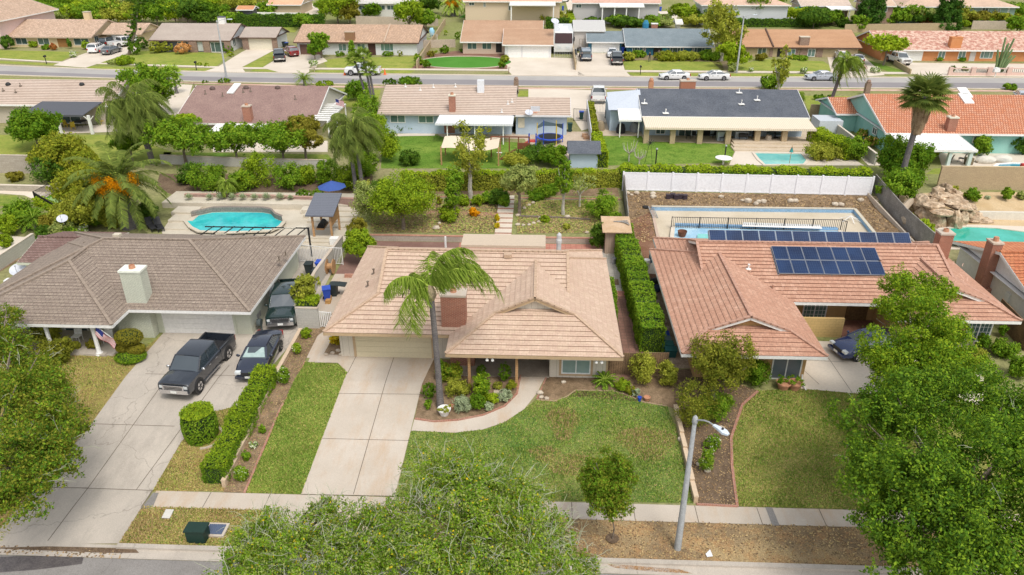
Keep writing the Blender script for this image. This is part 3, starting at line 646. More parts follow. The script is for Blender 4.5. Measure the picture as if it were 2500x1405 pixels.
def car(kind,col,q,hd,label,cat,name,group=None,look=(),sc_=1):
    """q ground point (centre), hd heading in radians"""
    key=(kind,col,tuple(look))
    tilt=None
    if key in CP:
        o=dup(CP[key],q,hd);tag(o,label,cat,group);o.name=name;return o
    S=CARS[kind];pm=PT[col];root=T(name,label,cat,(0,0,0),group);CP[key]=root;hwid=S['W']/2
    mb=MB();st=[]
    for x,zb,zt,wm,wt in S['st']:
        k=hwid/.92 if kind!='pickup' else 1;wm*=k;wt*=k;zm=zb+(zt-zb)*.55
        st.append((x,[(0,zb),(wm*.9,zb),(wm,zb+.12),(wm,zm),(wm*.985,zt-.08),(wt*.96,zt-.01),(wt*.7,zt+.03),(0,zt+.045)]))
    loft(mb,st)
    if S.get('bed'):
        mb.box(-2.86,-1.0,.42,-1.01,-.88,1.24);mb.box(-2.86,.88,.42,-1.01,1.0,1.24);mb.box(-2.88,-.86,.45,-2.78,.86,1.22)
        b2=MB();b2.box(-2.77,-.87,.6,-1.02,.87,.72);[b2.box(-2.76,-.8+i*.2,.72,-1.03,-.74+i*.2,.74) for i in range(9)];b2.box(-2.84,-.92,1.242,-1.02,-.87,1.26);b2.box(-2.84,.87,1.242,-1.02,.92,1.26)
        if 'shell' in look:b2=MB();loft(b2,[(-2.84,[(0,1.25),(.9,1.25),(.74,1.82),(0,1.86)]),(-1.01,[(0,1.25),(.9,1.25),(.74,1.88),(0,1.92)])])
        b2.build('camper_shell' if 'shell' in look else 'truck_bed',pm if 'shell' in look else trim_m,root)
        if 'shell' in look:MB().box(-2.87,-.66,1.34,-2.8,.66,1.72).build('rear_window',carglass,root)
    mb.build('body',pm,root,kind!='x')
    xb0,xb1,xt0,xt1,zb,zt,wb_,wt_=S['gh']
    mb=MB();loft(mb,[(xb0,[(0,zb-.02),(wb_,zb-.02),(wb_*.99,zb),(0,zb)]),(xt0,[(0,zb-.02),(wb_,zb-.02),(wt_,zt-.05),(0,zt-.02)]),(xt1,[(0,zb-.02),(wb_,zb-.02),(wt_,zt-.05),(0,zt-.02)]),(xb1,[(0,zb-.02),(wb_,zb-.02),(wb_*.99,zb),(0,zb)])])
    mb.build('windows',carglass,root)
    mb=MB();n=5
    loft(mb,[(xt0-.08,[(0,zt-.08),(wt_+.01,zt-.09),(wt_-.02,zt-.04),(0,zt-.01)]),(xt0+.15,[(0,zt-.08),(wt_+.03,zt-.07),(wt_-.02,zt),(0,zt+.03)]),(xt1-.15,[(0,zt-.08),(wt_+.03,zt-.07),(wt_-.02,zt),(0,zt+.03)]),(xt1+.06,[(0,zt-.1),(wt_+.01,zt-.1),(wt_-.02,zt-.05),(0,zt-.02)])])
    for sy in (-1,1):
        mb.bar((xb0+.02,sy*(wb_-.01),zb),(xt0,sy*wt_,zt-.06),.09,.06);mb.bar((xb1-.02,sy*(wb_-.01),zb),(xt1,sy*wt_,zt-.06),.08,.06)
        for xm in {'suv':[-.15,-1.25],'pickup':[.3],'sedan':[-.1]}[kind]:mb.bar((xm,sy*(wb_+.005),zb),(xm-.04,sy*(wt_+.01),zt-.05),.09,.04)
    mb.build('roof_panel',pm,root,True)
    if 'shade' in look:
        mb=MB();e=.02;mb.face([(xb1-.1+e,-wb_*.84,zb+.06),(xb1-.1+e,wb_*.84,zb+.06),(xt1+.09,wt_*.84,zt-.09),(xt1+.09,-wt_*.84,zt-.09)]);mb.build('sunshade',shade,root)
    L=S['L']/2;xf=S['st'][-1][0];xr=-2.88 if S.get('bed') else S['st'][0][0]
    bm_=chrome if kind=='pickup' else (pm if 'trim' not in look else trim_m)
    mb=MB();w5=hwid*.86;zf=.5 if kind=='pickup' else .32
    mb.box(xf-.05,-w5,zf,xf+.1,w5,zf+(.26 if kind=='pickup' else .16));mb.build('front_bumper',bm_,root)
    mb=MB();mb.box(xr-.1,-w5,zf,xr+.04,w5,zf+.2);mb.build('rear_bumper',bm_ if 'whiteb' not in look else chrome,root)
    zl=.86 if kind=='pickup' else (.78 if kind=='suv' else .62)
    MB().box(xf+.001,-w5*(.66 if kind=='pickup' else .5),zl-.16,xf+.05,w5*(.66 if kind=='pickup' else .5),zl+(.16 if kind=='pickup' else .1)).build('grille',trim_m if kind!='pickup' else trim_m,root)
    if kind=='pickup':
        c_=MB();[c_.box(xf+.05,-w5*.66,zl-.16+i*.1,xf+.07,w5*.66,zl-.135+i*.1) for i in range(4)];c_.box(xf+.045,-w5*.7,zl+.13,xf+.08,w5*.7,zl+.19);[c_.box(xf+.045,s_*w5*.7-.04,zl-.2,xf+.08,s_*w5*.7+.04,zl+.19) for s_ in (-1,1)];c_.build('grille_bar',chrome,root);h_=MB();loft(h_,[(1.75,[(0,1.2),(.5,1.2),(.44,1.27),(0,1.285)]),(2.74,[(0,1.15),(.42,1.15),(.36,1.225),(0,1.235)])]);h_.build('hood_bulge',pm,root)
    for sy in (-1,1):
        MB().box(xf-.2,sy*w5*(.68 if kind=='pickup' else .58),zl-.02*1,xf+.035,sy*w5*.99,zl+.14).build('headlight',head_m,root)
        zt_=1.0 if kind=='pickup' else .82;MB().box(xr-.03,sy*w5*(1.04 if S.get('bed') else .8),zt_-.22,xr+.1,sy*(w5+(.13 if S.get('bed') else .03)),zt_+.12).build('tail_light',tail_m,root)
        mb=MB();mb.ell((xb1-.25,sy*(hwid+.1),zb+.08),(.07,.13,.1),8,5);mb.build('mirror',chrome if kind=='pickup' and col=='black' else pm,root,True)
        mb=MB();[mb.box(x,sy*(hwid*.998+.002),zb-.22,x+.2,sy*(hwid*.998+.03),zb-.18) for x in (.35,-.45)];mb.build('door_handle',chrome if kind=='pickup' else trim_m,root)
        if kind=='pickup':MB().box(-.6,sy*.9,.34,1.3,sy*1.06,.4).build('running_board',chrome if col=='black' else trim_m,root)
    MB().box(xf+.1,-.18,zf+.06,xf+.115,.18,zf+.2).build('license_plate',plate_m,root)
    MB().box(xr-.125,-.18,zf+.1,xr-.1,.18,zf+.24).build('license_plate',plate_m,root)
    r=S['wr'];wp=None
    for xw in S['wb']:
        for sy in (-1,1):
            yo=sy*hwid;a=MB();a.tube([(xw,yo-sy*.3,r+.02),(xw,yo+sy*.008,r+.02)],r*1.17,18);a.build('wheel_well_shade',trim_m,root)  # black disc proud of the body, painting the shade of the wheel well
            if wp is None or True:
                t=MB();t.tube([(xw,yo-sy*.22,r),(xw,yo-sy*.2,r),(xw,yo+sy*.0,r),(xw,yo+sy*.03,r)],[r*.9,r,r,r*.88],18);t=t.build('wheel',rubber,root)
                g=MB();g.tube([(xw,yo+sy*.02,r),(xw,yo+sy*.036,r)],r*.64,14)
                gm=chrome;o=g.build('rim',gm,t);s_=MB()
                for k in range(5):
                    an=k*2*math.pi/5+.3;s_.bar((xw,yo+sy*.038,r),(xw+r*.6*math.cos(an),yo+sy*.038,r+r*.6*math.sin(an)),.03,.05)
                s_.build('wheel_gap',trim_m,t)
    root.location=q;root.rotation_euler=(0,0,hd);return root
def heading(a,b):d=b-a;return math.atan2(d.y,d.x)   # from rear a to front b

# ------------------------------------------------------------------ people: one continuous skinned body
def person(q,hd,label,top,legs,skin=(.5,.33,.25),hair=(.04,.03,.02),arms='down',h=1.76):
    root=T('person',label,'person',q,'people standing by the blue house',hd);k=h/1.76
    V=[(0,0,.94),(0,0,1.15),(.0,0,1.38),(0,0,1.5),(0,0,1.58),(.02,0,1.69),(0,.19,1.42),(.02,.25,1.16),(.12 if arms=='hold' else .04,.22,.93),(0,-.19,1.42),(.02,-.25,1.16),(.12 if arms=='hold' else .04,-.22,.93),(0,.1,.88),(.03,.12,.48),(0,.13,.07),(.13,.15,.03),(0,-.1,.88),(.0,-.13,.48),(-.04,-.14,.07),(.09,-.16,.03)]
    E=[(0,1),(1,2),(2,3),(3,4),(4,5),(2,6),(6,7),(7,8),(2,9),(9,10),(10,11),(0,12),(12,13),(13,14),(14,15),(0,16),(16,17),(17,18),(18,19)]
    Rr=[.14,.13,.16,.07,.075,.1,.065,.045,.035,.065,.045,.035,.09,.065,.045,.04,.09,.065,.045,.04]
    me=bpy.data.meshes.new('body');me.from_pydata([(x*k,y*k,z*k) for x,y,z in V],E,[]);o=bpy.data.objects.new('body',me);COL.objects.link(o);o.parent=root
    sm=o.modifiers.new('s','SKIN');s=o.modifiers.new('u','SUBSURF');s.levels=s.render_levels=1
    for i,r in enumerate(Rr):me.skin_vertices[0].data[i].radius=(r*k,r*k*(1.0 if i>3 else 1.05))
    me.skin_vertices[0].data[0].use_root=True
    dg=bpy.context.evaluated_depsgraph_get();nm=bpy.data.meshes.new_from_object(o.evaluated_get(dg));o.modifiers.clear();o.data=nm
    ms=[M(f'cloth_{top}',top,f=.05),M(f'cloth_{legs}',legs,f=.05),plain('skin',skin),plain('shoe',(.03,.03,.03))];nm.materials.clear();[nm.materials.append(m) for m in ms]
    for p_ in nm.polygons:
        z=p_.center.z/k;y=abs(p_.center.y)/k
        p_.material_index=2 if z>1.5 or (y>.2 and z<1.2 and z>.5) else (0 if z>.95 else (1 if z>.09 else 3));p_.use_smooth=True
    mb=MB();b=(wloc(root));mb.ell((b.x-.0,b.y,b.z+1.73*k),(.105,.1,.09),10,6);mb.build('hair',plain('hair',hair),root,True)
    mb=MB();[mb.ell((b.x+.115*k,b.y+sy*.035,b.z+1.69*k),(.012,.014,.01),6,4) for sy in (-1,1)];mb.ell((b.x+.125,b.y,b.z+1.66*k),(.02,.013,.02),6,4);mb.build('face',plain('face_dark',(.25,.15,.1)),root,True)
    for sy in (-1,1):
        hb=MB();xx=b.x+((.12 if arms=='hold' else .04))*k;yy=b.y+sy*.22*k;zz=b.z+.93*k
        for j in range(4):hb.tube([(xx-.03+j*.02,yy,zz),(xx-.03+j*.021,yy,zz-.05),(xx-.02+j*.02,yy-sy*.02,zz-.09+abs(j-1.5)*.008)],[.011,.01,.007],5)
        hb.tube([(xx+.03,yy,zz+.02),(xx+.06,yy-sy*.015,zz-.03)],[.012,.008],5);hb.build('hand',plain('skin',skin),root,True)
    return root

# ------------------------------------------------------------------ small things
def bin_(px,py,label,m=None,lid=None,q=None,rz=0,group='wheeled bins',open_=False,k=1.0):
    q=q or G(px,py);root=T('wheeled_bin',label,'bin',q,group);m=m or binblk;mb=MB();x,y,z=q
    lo=[(-.2,-.24),(.2,-.24),(.2,.24),(-.2,.24)];hi=[(-.28,-.34),(.28,-.34),(.28,.34),(-.28,.34)]
    c,s=math.cos(rz),math.sin(rz);tr=lambda p:(x+(p[0]*c-p[1]*s)*k,y+(p[0]*s+p[1]*c)*k)
    mb.raw([(*tr(p),z+.04) for p in lo]+[(*tr(p),z+1.0*k) for p in hi],[(3,2,1,0),(4,5,6,7),(0,1,5,4),(1,2,6,5),(2,3,7,6),(3,0,4,7)]);mb.build('bin_body',m,root)
    mb=MB();P_=[tr(p) for p in ((-.31,-.38),(.31,-.38),(.31,.36),(-.31,.36))]
    if open_:mb.raw([(*tr((.31,-.36)),z+1.02),(*tr((.31,.36)),z+1.02),(*tr((.95,.34)),z+.95),(*tr((.95,-.34)),z+.95)]+[(*tr((.31,-.36)),z+.98),(*tr((.31,.36)),z+.98),(*tr((.95,.34)),z+.9),(*tr((.95,-.34)),z+.9)],[(0,1,2,3),(7,6,5,4),(0,3,7,4),(1,2,6,5),(2,3,7,6)])
    else:mb.prism(P_,z+1.002*k,z+1.07*k);mb.box(x-.12,y-.1,z+1.071*k,x+.12,y+.12,z+1.08*k,0)
    mb.build('bin_lid',lid or m,root)
    for sx in (-1,1):
        a=tr((sx*.27,.28));MB().tube([(a[0]-.03,a[1],z+.1),(a[0]+.03,a[1],z+.1)],.1,10).build('wheel',rubber,root)
    MB().bar((*tr((-.25,.38)),z+.98*k),(*tr((.25,.38)),z+.98*k),.03).build('handle',m,root)
    return root
def street_lamp(q,h,arm,label,az=0,m=None):
    root=T('street_lamp',label,'street lamp',q,'street lamps');m=m or M('concrete_pole',(.33,.34,.34),(.42,.43,.43),sc_=9,f=.12,fsc=30)
    mb=MB();mb.lathe((q.x,q.y,q.z-.05),[(.17,0),(.165,.4),(.09,h),(.05,h+.05)],12);mb.build('pole',m,root,True)
    MB().lathe((q.x,q.y,q.z+h-.12),[(.11,0),(.13,.05),(.11,.28),(.03,.38)],10).build('pole_cap',m,root,True)
    dx,dy=math.cos(az),math.sin(az);pt=[(q.x+dx*arm*t,q.y+dy*arm*t,q.z+h+.35*math.sin(t*1.9)) for t in (0,.25,.5,.75,1)]
    MB().tube(pt,.035,7).build('arm',steel,root,True)
    e=Vector(pt[-1]);hd=MB();loft(hd,[(0,[(0,-.04),(.07,-.03),(.07,.04),(0,.06)]),(.25,[(0,-.06),(.1,-.04),(.1,.06),(0,.09)]),(.55,[(0,-.1),(.16,-.05),(.15,.05),(0,.08)]),(.75,[(0,-.05),(.08,-.03),(.07,.03),(0,.04)])])
    hd.v=[(e.x+dx*a-dy*b,e.y+dy*a+dx*b,e.z+c) for a,b,c in hd.v];o=hd.build('lamp_head',plain('lamp_grey',(.62,.68,.74),.4),root,True)
    MB().lathe((e.x+dx*.45,e.y+dy*.45,e.z+.08),[(.05,0),(.05,.06),(.02,.08)],8).build('photocell',trim_m,o)
    return root
def dish(par,q,r=.4,az=-1.2,label=None,mast=1.0,m=None):
    root=par or T('satellite_dish',label,'satellite dish',q);m=m or plain('dish_grey',(.55,.57,.62),.4)
    MB().tube([(q.x,q.y,q.z),(q.x,q.y,q.z+mast)],.03,6).build('mast',steel,root)
    c=Vector((q.x,q.y,q.z+mast));n=Vector((math.cos(az)*.6,math.sin(az)*.6,.75)).normalized();t=n.cross(Vector((0,0,1))).normalized();b=n.cross(t);mb=MB();V=[tuple(c)];K=18
    for rr,dz in ((.35,.02),(.7,.07),(1,.14)):V+=[tuple(c+t*(r*rr*math.cos(2*math.pi*k/K))+b*(r*.85*rr*math.sin(2*math.pi*k/K))+n*dz*r*1.4) for k in range(K)]
    fs=[(0,1+k,1+(k+1)%K) for k in range(K)]+[(1+i*K+k,1+(i+1)*K+k,1+(i+1)*K+(k+1)%K,1+i*K+(k+1)%K) for i in range(2) for k in range(K)]
    mb.raw(V,fs);mb.build('reflector',m,root,True)
    e=c+n*r*1.1-b*0;mb=MB();mb.bar(c-b*r*.8*(1 if b.z>0 else-1),e,.025);mb.ell(e,(.06,.06,.06),8,5);mb.build('feed_arm',steel,root)
    return root
def mailbox(px,py,label,m=None,pm=None,h=1.1,box=(.18,.45,.22),q=None):
    q=q or G(px,py);root=T('mailbox',label,'mailbox',q,'kerbside mailboxes');MB().box(q.x-.05,q.y-.05,q.z,q.x+.05,q.y+.05,q.z+h-.02).build('post',pm or bark,root)
    mb=MB();w_,l,h_=box;loft(mb,[(-l/2,[(0,0),(w_/2,0),(w_/2,h_*.6),(w_/4,h_*.95),(0,h_)]),(l/2,[(0,0),(w_/2,0),(w_/2,h_*.6),(w_/4,h_*.95),(0,h_)])]);mb.v=[(q.x+b,q.y+a,q.z+h+c) for a,b,c in mb.v];mb.build('letter_box',m or trim_m,root);return root
def pot(px,py,d,h,label,m=None,lf=None,q=None,plant=.5,group=None,empty=False):
    q=q or G(px,py);root=T('plant_pot',label,'plant pot',q,group);MB().lathe(q,[(d*.32,0),(d*.45,h*.8),(d*.52,h*.82),(d*.52,h),(d*.45,h),(d*.42,h*.85)],14).build('pot',m or terra,root,True)
    if lf:quads('plant',crown([(q.x,q.y,q.z+h+plant*.4,d*.6,d*.6,plant*.5)],.09,1,cap=500),[LV[lf]],None,root)
    return root
def railing(pts,h,label,m=None,gap=.12,name='metal_railing',cat='railing',px=True,z=None,group=None,post=2.4,r=.014):
    q=[G(*p) if px else Vector(p) for p in pts];root=T(name,label,cat,q[0],group);m=m or black;fr=MB();ba=MB()
    for a,b in zip(q,q[1:]):
        u=Vector((0,0,1));fr.bar(a+u*h,b+u*h,.04);fr.bar(a+u*.12,b+u*.12,.03);n=max(2,int((b-a).length/gap));k=max(1,int((b-a).length/post))
        for i in range(n+1):p_=a.lerp(b,i/n);ba.bar(p_+u*.12,p_+u*h,r*2)
        for i in range(k+1):
            p_=a.lerp(b,i/k);fr.bar(p_,p_+u*(h+.05),.06)
    fr.build('frame',m,root);ba.build('bars_lattice',m,root);return root
def patio_cover(par,X0,X1,Yh,Yl,zh,zl,m,posts,zfloor,post_m=None,pw=.12,name='patio_cover',th=.08,ribs=0,pshape='box',rib_m=None,brace=False):
    mb=MB();mb.raw([(X0,Yh,zh),(X1,Yh,zh),(X1,Yl,zl),(X0,Yl,zl),(X0,Yh,zh-th),(X1,Yh,zh-th),(X1,Yl,zl-th),(X0,Yl,zl-th)],[(3,2,1,0),(4,5,6,7),(0,1,5,4),(1,2,6,5),(2,3,7,6),(3,0,4,7)])
    if ribs:
        n=int((X1-X0)/ribs)
        for i in range(n+1):x=X0+(X1-X0)*i/n;mb.bar((x,Yh,zh+.02),(x,Yl,zl+.02),.05,.04)
    mb.box(X0-.03,Yl-.06,zl-.2,X1+.03,Yl-.001,zl+.04)
    mb.build(name,m,par)
    for x in posts:
        p_=MB();p_.box(x-pw/2,Yl+.25-pw/2,zfloor,x+pw/2,Yl+.25+pw/2,zl-th)
        if brace:
            for s in (-1,1):p_.bar((x+s*.02,Yl+.25,zl-.75),(x+s*.6,Yl+.25,zl-.15),.08)
        p_.build('post',post_m or m,par)
def chair(q,rz,label,m,cat='chair',group=None):
    root=T('patio_chair',label,cat,(0,0,0),group);MB().box(-.25,-.25,.4,.25,.25,.46).build('seat',m,root);MB().bar((-.25,0,.45),(-.38,0,.95),.5,.04).build('backrest',m,root)
    for sx in (-1,1):
        for sy in (-1,1):MB().bar((sx*.22,sy*.22,0),(sx*.22,sy*.22,.4),.035).build('leg',m,root)
    root.location=q;root.rotation_euler=(0,0,rz);return root
def table(q,r,h,label,m,group=None):
    root=T('patio_table',label,'table',q,group);MB().lathe((q.x,q.y,q.z+h-.04),[(r,0),(r,.04)],16).build('tabletop',m,root)
    for k in range(4):a=k*math.pi/2+.7;MB().bar((q.x+r*.7*math.cos(a),q.y+r*.7*math.sin(a),q.z),(q.x+r*.6*math.cos(a),q.y+r*.6*math.sin(a),q.z+h-.05),.04).build('leg',m,root)
    return root
# ================================================================== THE GROUND
def ground():
    xs=sorted(set([-500,-300,-200,-160,-130]+list(range(-120,121,6))+[130,160,200,300,500,XL-.02,XL,XR-.02,XR]));ys=YB
    V=[];idx={}
    for j,y in enumerate(ys):
        for i,x in enumerate(xs):idx[i,j]=len(V);V.append((x,y,zg(x+(-.001 if abs(x-XL+.02)<1e-6 or abs(x-XR+.02)<1e-6 else .001),y)))
    mb=MB();mb.raw(V,[(idx[i,j],idx[i+1,j],idx[i+1,j+1],idx[i,j+1]) for j in range(len(ys)-1) for i in range(len(xs)-1)])
    mb.build('ground',base_m,None,kind='structure')
ground()
rect('street',-90,5.2,90,24.2,asph,.01,kind='structure')
rect('gutter',-90,24.2,90,24.7,conc_old,.03,kind='structure')
def kerb(name,x0,x1,h=.14):mb=MB();mb.box(x0,24.7,-1.05,x1,24.95,-1.0+h+.06);mb.build(name,conc_old,None,kind='structure')
xa=G(292,1328).x;xb,xc=-12.6,-6.1
kerb('kerb',-90,-28.5);kerb('kerb',xa,xb);kerb('kerb',xc,90);kerb('kerb',-28.5,xa,.02);kerb('kerb',xb,xc,.02)
rect('parkway_grass',xa,24.95,xb,27.35,lawn_dry,.015);rect('parkway_dirt',xc,24.95,60,27.35,dirt_pk,.015)
rect('sidewalk',G(380,1203).x,27.35,60,28.5,conc,.03,kind='structure')
for i,x in enumerate(np.arange(-19.5,30,3.05)):rect('sidewalk_joint',x,27.36,x+.035,28.49,conc_jt,.034)
drape('sidewalk_patch',[(374,1205),(388,1205),(372,1243),(345,1243)],asph,.04);drape('sidewalk_patch',[(1868,1240),(1885,1241),(1903,1285),(1885,1285)],asph,.04)
drape('wet_gutter',[(-40,1340),(60,1344),(260,1352),(340,1352),(330,1341),(120,1336)],dirt_dk,.045)
drape('puddle',[(-20,1362),(60,1358),(205,1360),(200,1378),(90,1392),(-20,1400)],M('wet_asphalt',(.09,.08,.08),(.13,.115,.11),sc_=2,f=.2,rough=.35),.018)
drape('leaf_litter',[(1480,1378),(1560,1384),(1660,1392),(1690,1402),(1600,1398),(1500,1388)],M('litter',(.3,.16,.06),(.38,.32,.27),sc_=6,f=.3,rnd=0),.04,kind='stuff',label='fallen brown leaves lying in the gutter below the lamp',cat='leaves')
# left neighbour's front
drape('lawn',[(-150,870),(330,868),(400,815),(0,1330),(-200,1340)],lawn_dry,.01)
drape('driveway',[(-160,1334),(290,1328),(373,1199),(441,1083),(475,1040),(515,1008),(592,990),(625,945),(735,812),(838,612),(700,608),(655,700),(640,800),(400,813),(337,886),(223,1036),(0,1290)],conc_old,.025)
def joint(a,b,w=.04,off=.03,m=None):
    a=G(*a);b=G(*b);d=Vector((b.x-a.x,b.y-a.y,0)).normalized();s=Vector((-d.y,d.x,0))*w/2
    drape('driveway_joint',[(p.x,p.y) for p in (a-s,b-s,b+s,a+s)],m or conc_jt,off,px=False)
for a,b in (((431,896),(215,1193)),((215,1193),(117,1322)),((200,1193),(376,1199)),((222,1036),(426,1042)),((355,914),(640,920)),((560,893),(333,1197)),((0,1190),(215,1193))):joint(a,b)
drape('dry_strip',[(373,1200),(441,1083),(475,1040),(515,1008),(592,990),(640,930),(690,880),(740,815),(745,820),(548,1200)],lawn_dry,.012)
drape('planting_bed',[(545,1203),(735,812),(800,765),(840,770),(775,822),(745,882),(684,1000),(597,1205)],dirt,.034)
# middle lot
drape('lawn',[(600,1204),(684,1003),(745,886),(826,889),(848,911),(735,1207)],lawn,.012)
drape('driveway',[(735,1208),(848,911),(825,887),(752,886),(778,822),(842,823),(868,866),(1062,872),(1046,905),(1030,940),(963.8,1213)],conc,.025)
rect('driveway_apron',xb,24.95,xc,27.35,conc,.02)
for a,b in (((961.6,874),(863,1208)),((824,962),(1028,964)),((787,1072),(999,1077)),((849,912),(870,870)),((736,1208),(964,1213)),((752,886),(826,889))):joint(a,b,.035)
drape('front_walk',[(1004,1053),(1012,1024),(1060,1030),(1120,1026),(1180,1014),(1232,992),(1262,962),(1272,918),(1332,921),(1312,960),(1280,1000),(1232,1032),(1180,1050),(1110,1058)],conc,.03)
drape('planting_bed',[(1046,880),(1028,945),(1012,1024),(1060,1030),(1120,1026),(1180,1014),(1232,992),(1262,962),(1270,905),(1150,880)],dirt,.018)
drape('lawn',[(967,1213),(1004,1053),(1110,1058),(1180,1050),(1232,1032),(1280,1000),(1310,976),(1352,980),(1385,968),(1405,953),(1500,955),(1530,965),(1570,982),(1628,992),(1650,1045),(1692,1230)],lawn_main,.012)
drape('planting_bed',[(1335,921),(1310,976),(1352,980),(1385,968),(1405,953),(1500,955),(1530,965),(1570,982),(1628,992),(1650,1000),(1640,905),(1340,915)],dirt,.016)
drape('planting_bed',[(1648,1000),(1700,1232),(1800,1237),(1787,1140),(1785,1070),(1812,990),(1850,955),(1700,900),(1640,905)],dirt_dk,.016)
drape('lawn',[(1800,1237),(1787,1140),(1785,1070),(1812,990),(1850,955),(1953,952),(2092,962),(2700,990),(2800,1262)],lawn_olive,.012)
drape('driveway',[(1956,950),(2092,962),(2400,990),(2400,830),(2120,838),(1975,833),(1930,838),(1955,880)],conc_far,.022)
for a,b in (((2020,872),(2080,960)),((1960,880),(2060,885)),((1962,905),(2000,940))):joint(a,b,.03)
run('brick_edging',[(745,884),(684,1001),(597,1205)],.12,.06,brick_flat,label='thin red brick edging between the rose bed and the narrow lawn',cat='edging')
run('brick_edging',[(1013,1024),(1060,1031),(1120,1027),(1180,1015),(1232,993),(1262,963),(1271,918)],.12,.08,brick_flat,label='curved red brick edging along the inside of the front walk',cat='edging')
run('brick_edging',[(1334,922),(1311,975)],.1,.06,brick_flat,label='short red brick edging beside the front walk by the window bed',cat='edging')
run('brick_edging',[(1700,1233),(1800,1238),(1787,1140),(1785,1070),(1812,990),(1850,957)],.14,.07,brick_flat,label='pinkish brick edging round the dark bed beside the olive lawn',cat='edging')
run('stone_edging',[(1310,977),(1352,981),(1385,969),(1405,954),(1500,956),(1530,966),(1570,983),(1628,993)],.07,.05,M('edging_tan',(.42,.3,.2)),label='thin tan edging curving between the window bed and the lawn',cat='edging')
# low retaining walls
tanw=M('stucco_tan',(.5,.37,.24),(.56,.43,.3),sc_=1,f=.1);tancap=plain('cap_tan',(.62,.48,.34))
run('planter_wall',[(735,812),(548,1192)],.2,.28,tanw,cap=tancap,steps=8,label='stepped tan block wall between the two front driveways',cat='low wall')
run('planter_wall',[(1648,1000),(1698,1230)],.2,.3,tanw,cap=tancap,steps=6,label='stepped tan block wall along the edge of the big lawn',cat='low wall')
run('side_wall',[(838,612),(775,700),(728,790)],.2,1.35,block_lt,cap=conc,label='tall pale block wall between the taupe and pink roofed houses',cat='wall')
run('block_pier_wall',[(728,800),(782,802)],.2,1.55,block_lt,cap=conc,label='grey block wall return under the flat clipped hedge',cat='wall')

# ================================================================== MIDDLE HOUSE (pinkish flat tiles)
tileC=M('tile_pink',(.55,.41,.3),(.61,.46,.35),sc_=1.3,f=.07,fsc=9,pat=('brick',.3,.36,.01,(.46,.32,.23),(.52,.37,.28)))
capC=M('tile_pink_cap',(.54,.39,.28),(.46,.33,.23),sc_=4,f=.1)
crm=M('siding_cream',(.66,.6,.5),f=.05,pat=('rows',.4,0,.05,(.42,.36,.28)));trimC=plain('trim_tan',(.5,.36,.22));gdC=M('garage_cream',(.66,.58,.4),f=.04)
HC=T('tiled_roof_house','single storey house with pink flat tile roof and wide cream garage door','house',(-4,45,0))
zC=.42
roof_block(HC,-13.1,4.78,39.0,52.0,2.5,zC,'x',(3.25,3.2),tileC,trimC,crm,capC)
roof_block(HC,-5.33,4.99,36.82,50.5,2.5,.46,'y',(3.1,'hip'),tileC,trimC,crm,capC)
mb=MB();mb.box(-12.55,40.3,-.02,4.3,51.5,2.47);mb.box(.78,38.42,-.02,4.3,40.3,2.46);mb.build('wall',crm,HC)
mb=MB();mb.box(-5.4,39.4,-.02,-3.9,40.29,2.44);mb.build('brick_front',brick,HC)
mb=MB();mb.box(-3.85,40.27,0,.75,40.3,2.44);mb.build('porch_wall',M('porch_stone',(.17,.14,.11),(.24,.2,.16),sc_=2,f=.2),HC)
mb=MB();mb.box(-5.2,38.3,0,.77,40.26,.06);mb.build('porch_floor',M('porch_slab',(.3,.25,.2),(.4,.34,.27),sc_=1,f=.1),HC)
gdoor(HC,40.3,872,822,1052,871,gdC,4,frame=trimC,zb=0)
win(HC,38.42,1370,878,1443,912,plain('frame_white',(.75,.77,.75)),M('window_blind',(.25,.36,.33),(.2,.3,.28),sc_=2,f=0,rough=.2,pat=('rows',.08,1,.3,(.34,.44,.41))),surround=trimC)
panel(HC,40.27,1290,874,1335,905,M('door_green_brown',(.1,.09,.06)),'front_door',z0=.06)
for px_ in (1147,1262):b=W(px_,900,37.6);MB().box(b.x-.08,37.2,0,b.x+.08,37.36,2.45).build('post',wood,HC)
MB().box(4.2,38.4,0,4.32,38.44,2.4).build('corner_board',trimC,HC)
q=on_slope(1108,800,39.0,2.5,zC);zt=W(1108,726,q.y).z;chimney(HC,q.x,q.y+.45,2.2,zt,1.5,.9,brick,conc)
for px_,py_ in ((910,637),(895,663)):
    a=WX(px_,py_,-11.3);vent(HC,(a.x,a.y,2.5+zC*1.75),.35,bark)
q=on_slope(1240,628,39,2.5,zC);MB().box(q.x-.25,q.y-.2,q.z,q.x+.25,q.y+.25,q.z+.25).build('roof_vent',capC,HC)
q=on_slope(1155,782,39,2.5,zC);MB().box(q.x-.1,q.y-.1,q.z-.1,q.x+.5,q.y+.9,q.z+.12).build('skylight',plain('flashing',(.2,.22,.26)),HC)
q=WX(1363,600,W(1363,600,46).x);mb=MB();mb.lathe((1.35,46.2,5.1),[(.16,0),(.16,.5),(.2,.52),(.2,.75),(.16,.8),(.16,1.1),(.05,1.25)],10);mb.build('flue',plain('flue_grey',(.5,.5,.5)),HC)
for px_ in (1196,1463):
    a=W(px_,876,37.0);mb=MB();mb.bar((a.x-.2,37.0,2.22),(a.x+.2,37.0,2.22),.04);
    for s in (-1,1):mb.lathe((a.x+s*.16,36.95,2.05),[(.1,0),(.05,.16)],8)
    mb.build('floodlight',white,HC)
# hose reel and meter
a=W(1457,913,38.42);MB().box(a.x-.06,38.34,a.z-.12,a.x+.06,38.41,a.z+.12).build('wall_socket',steel,HC)
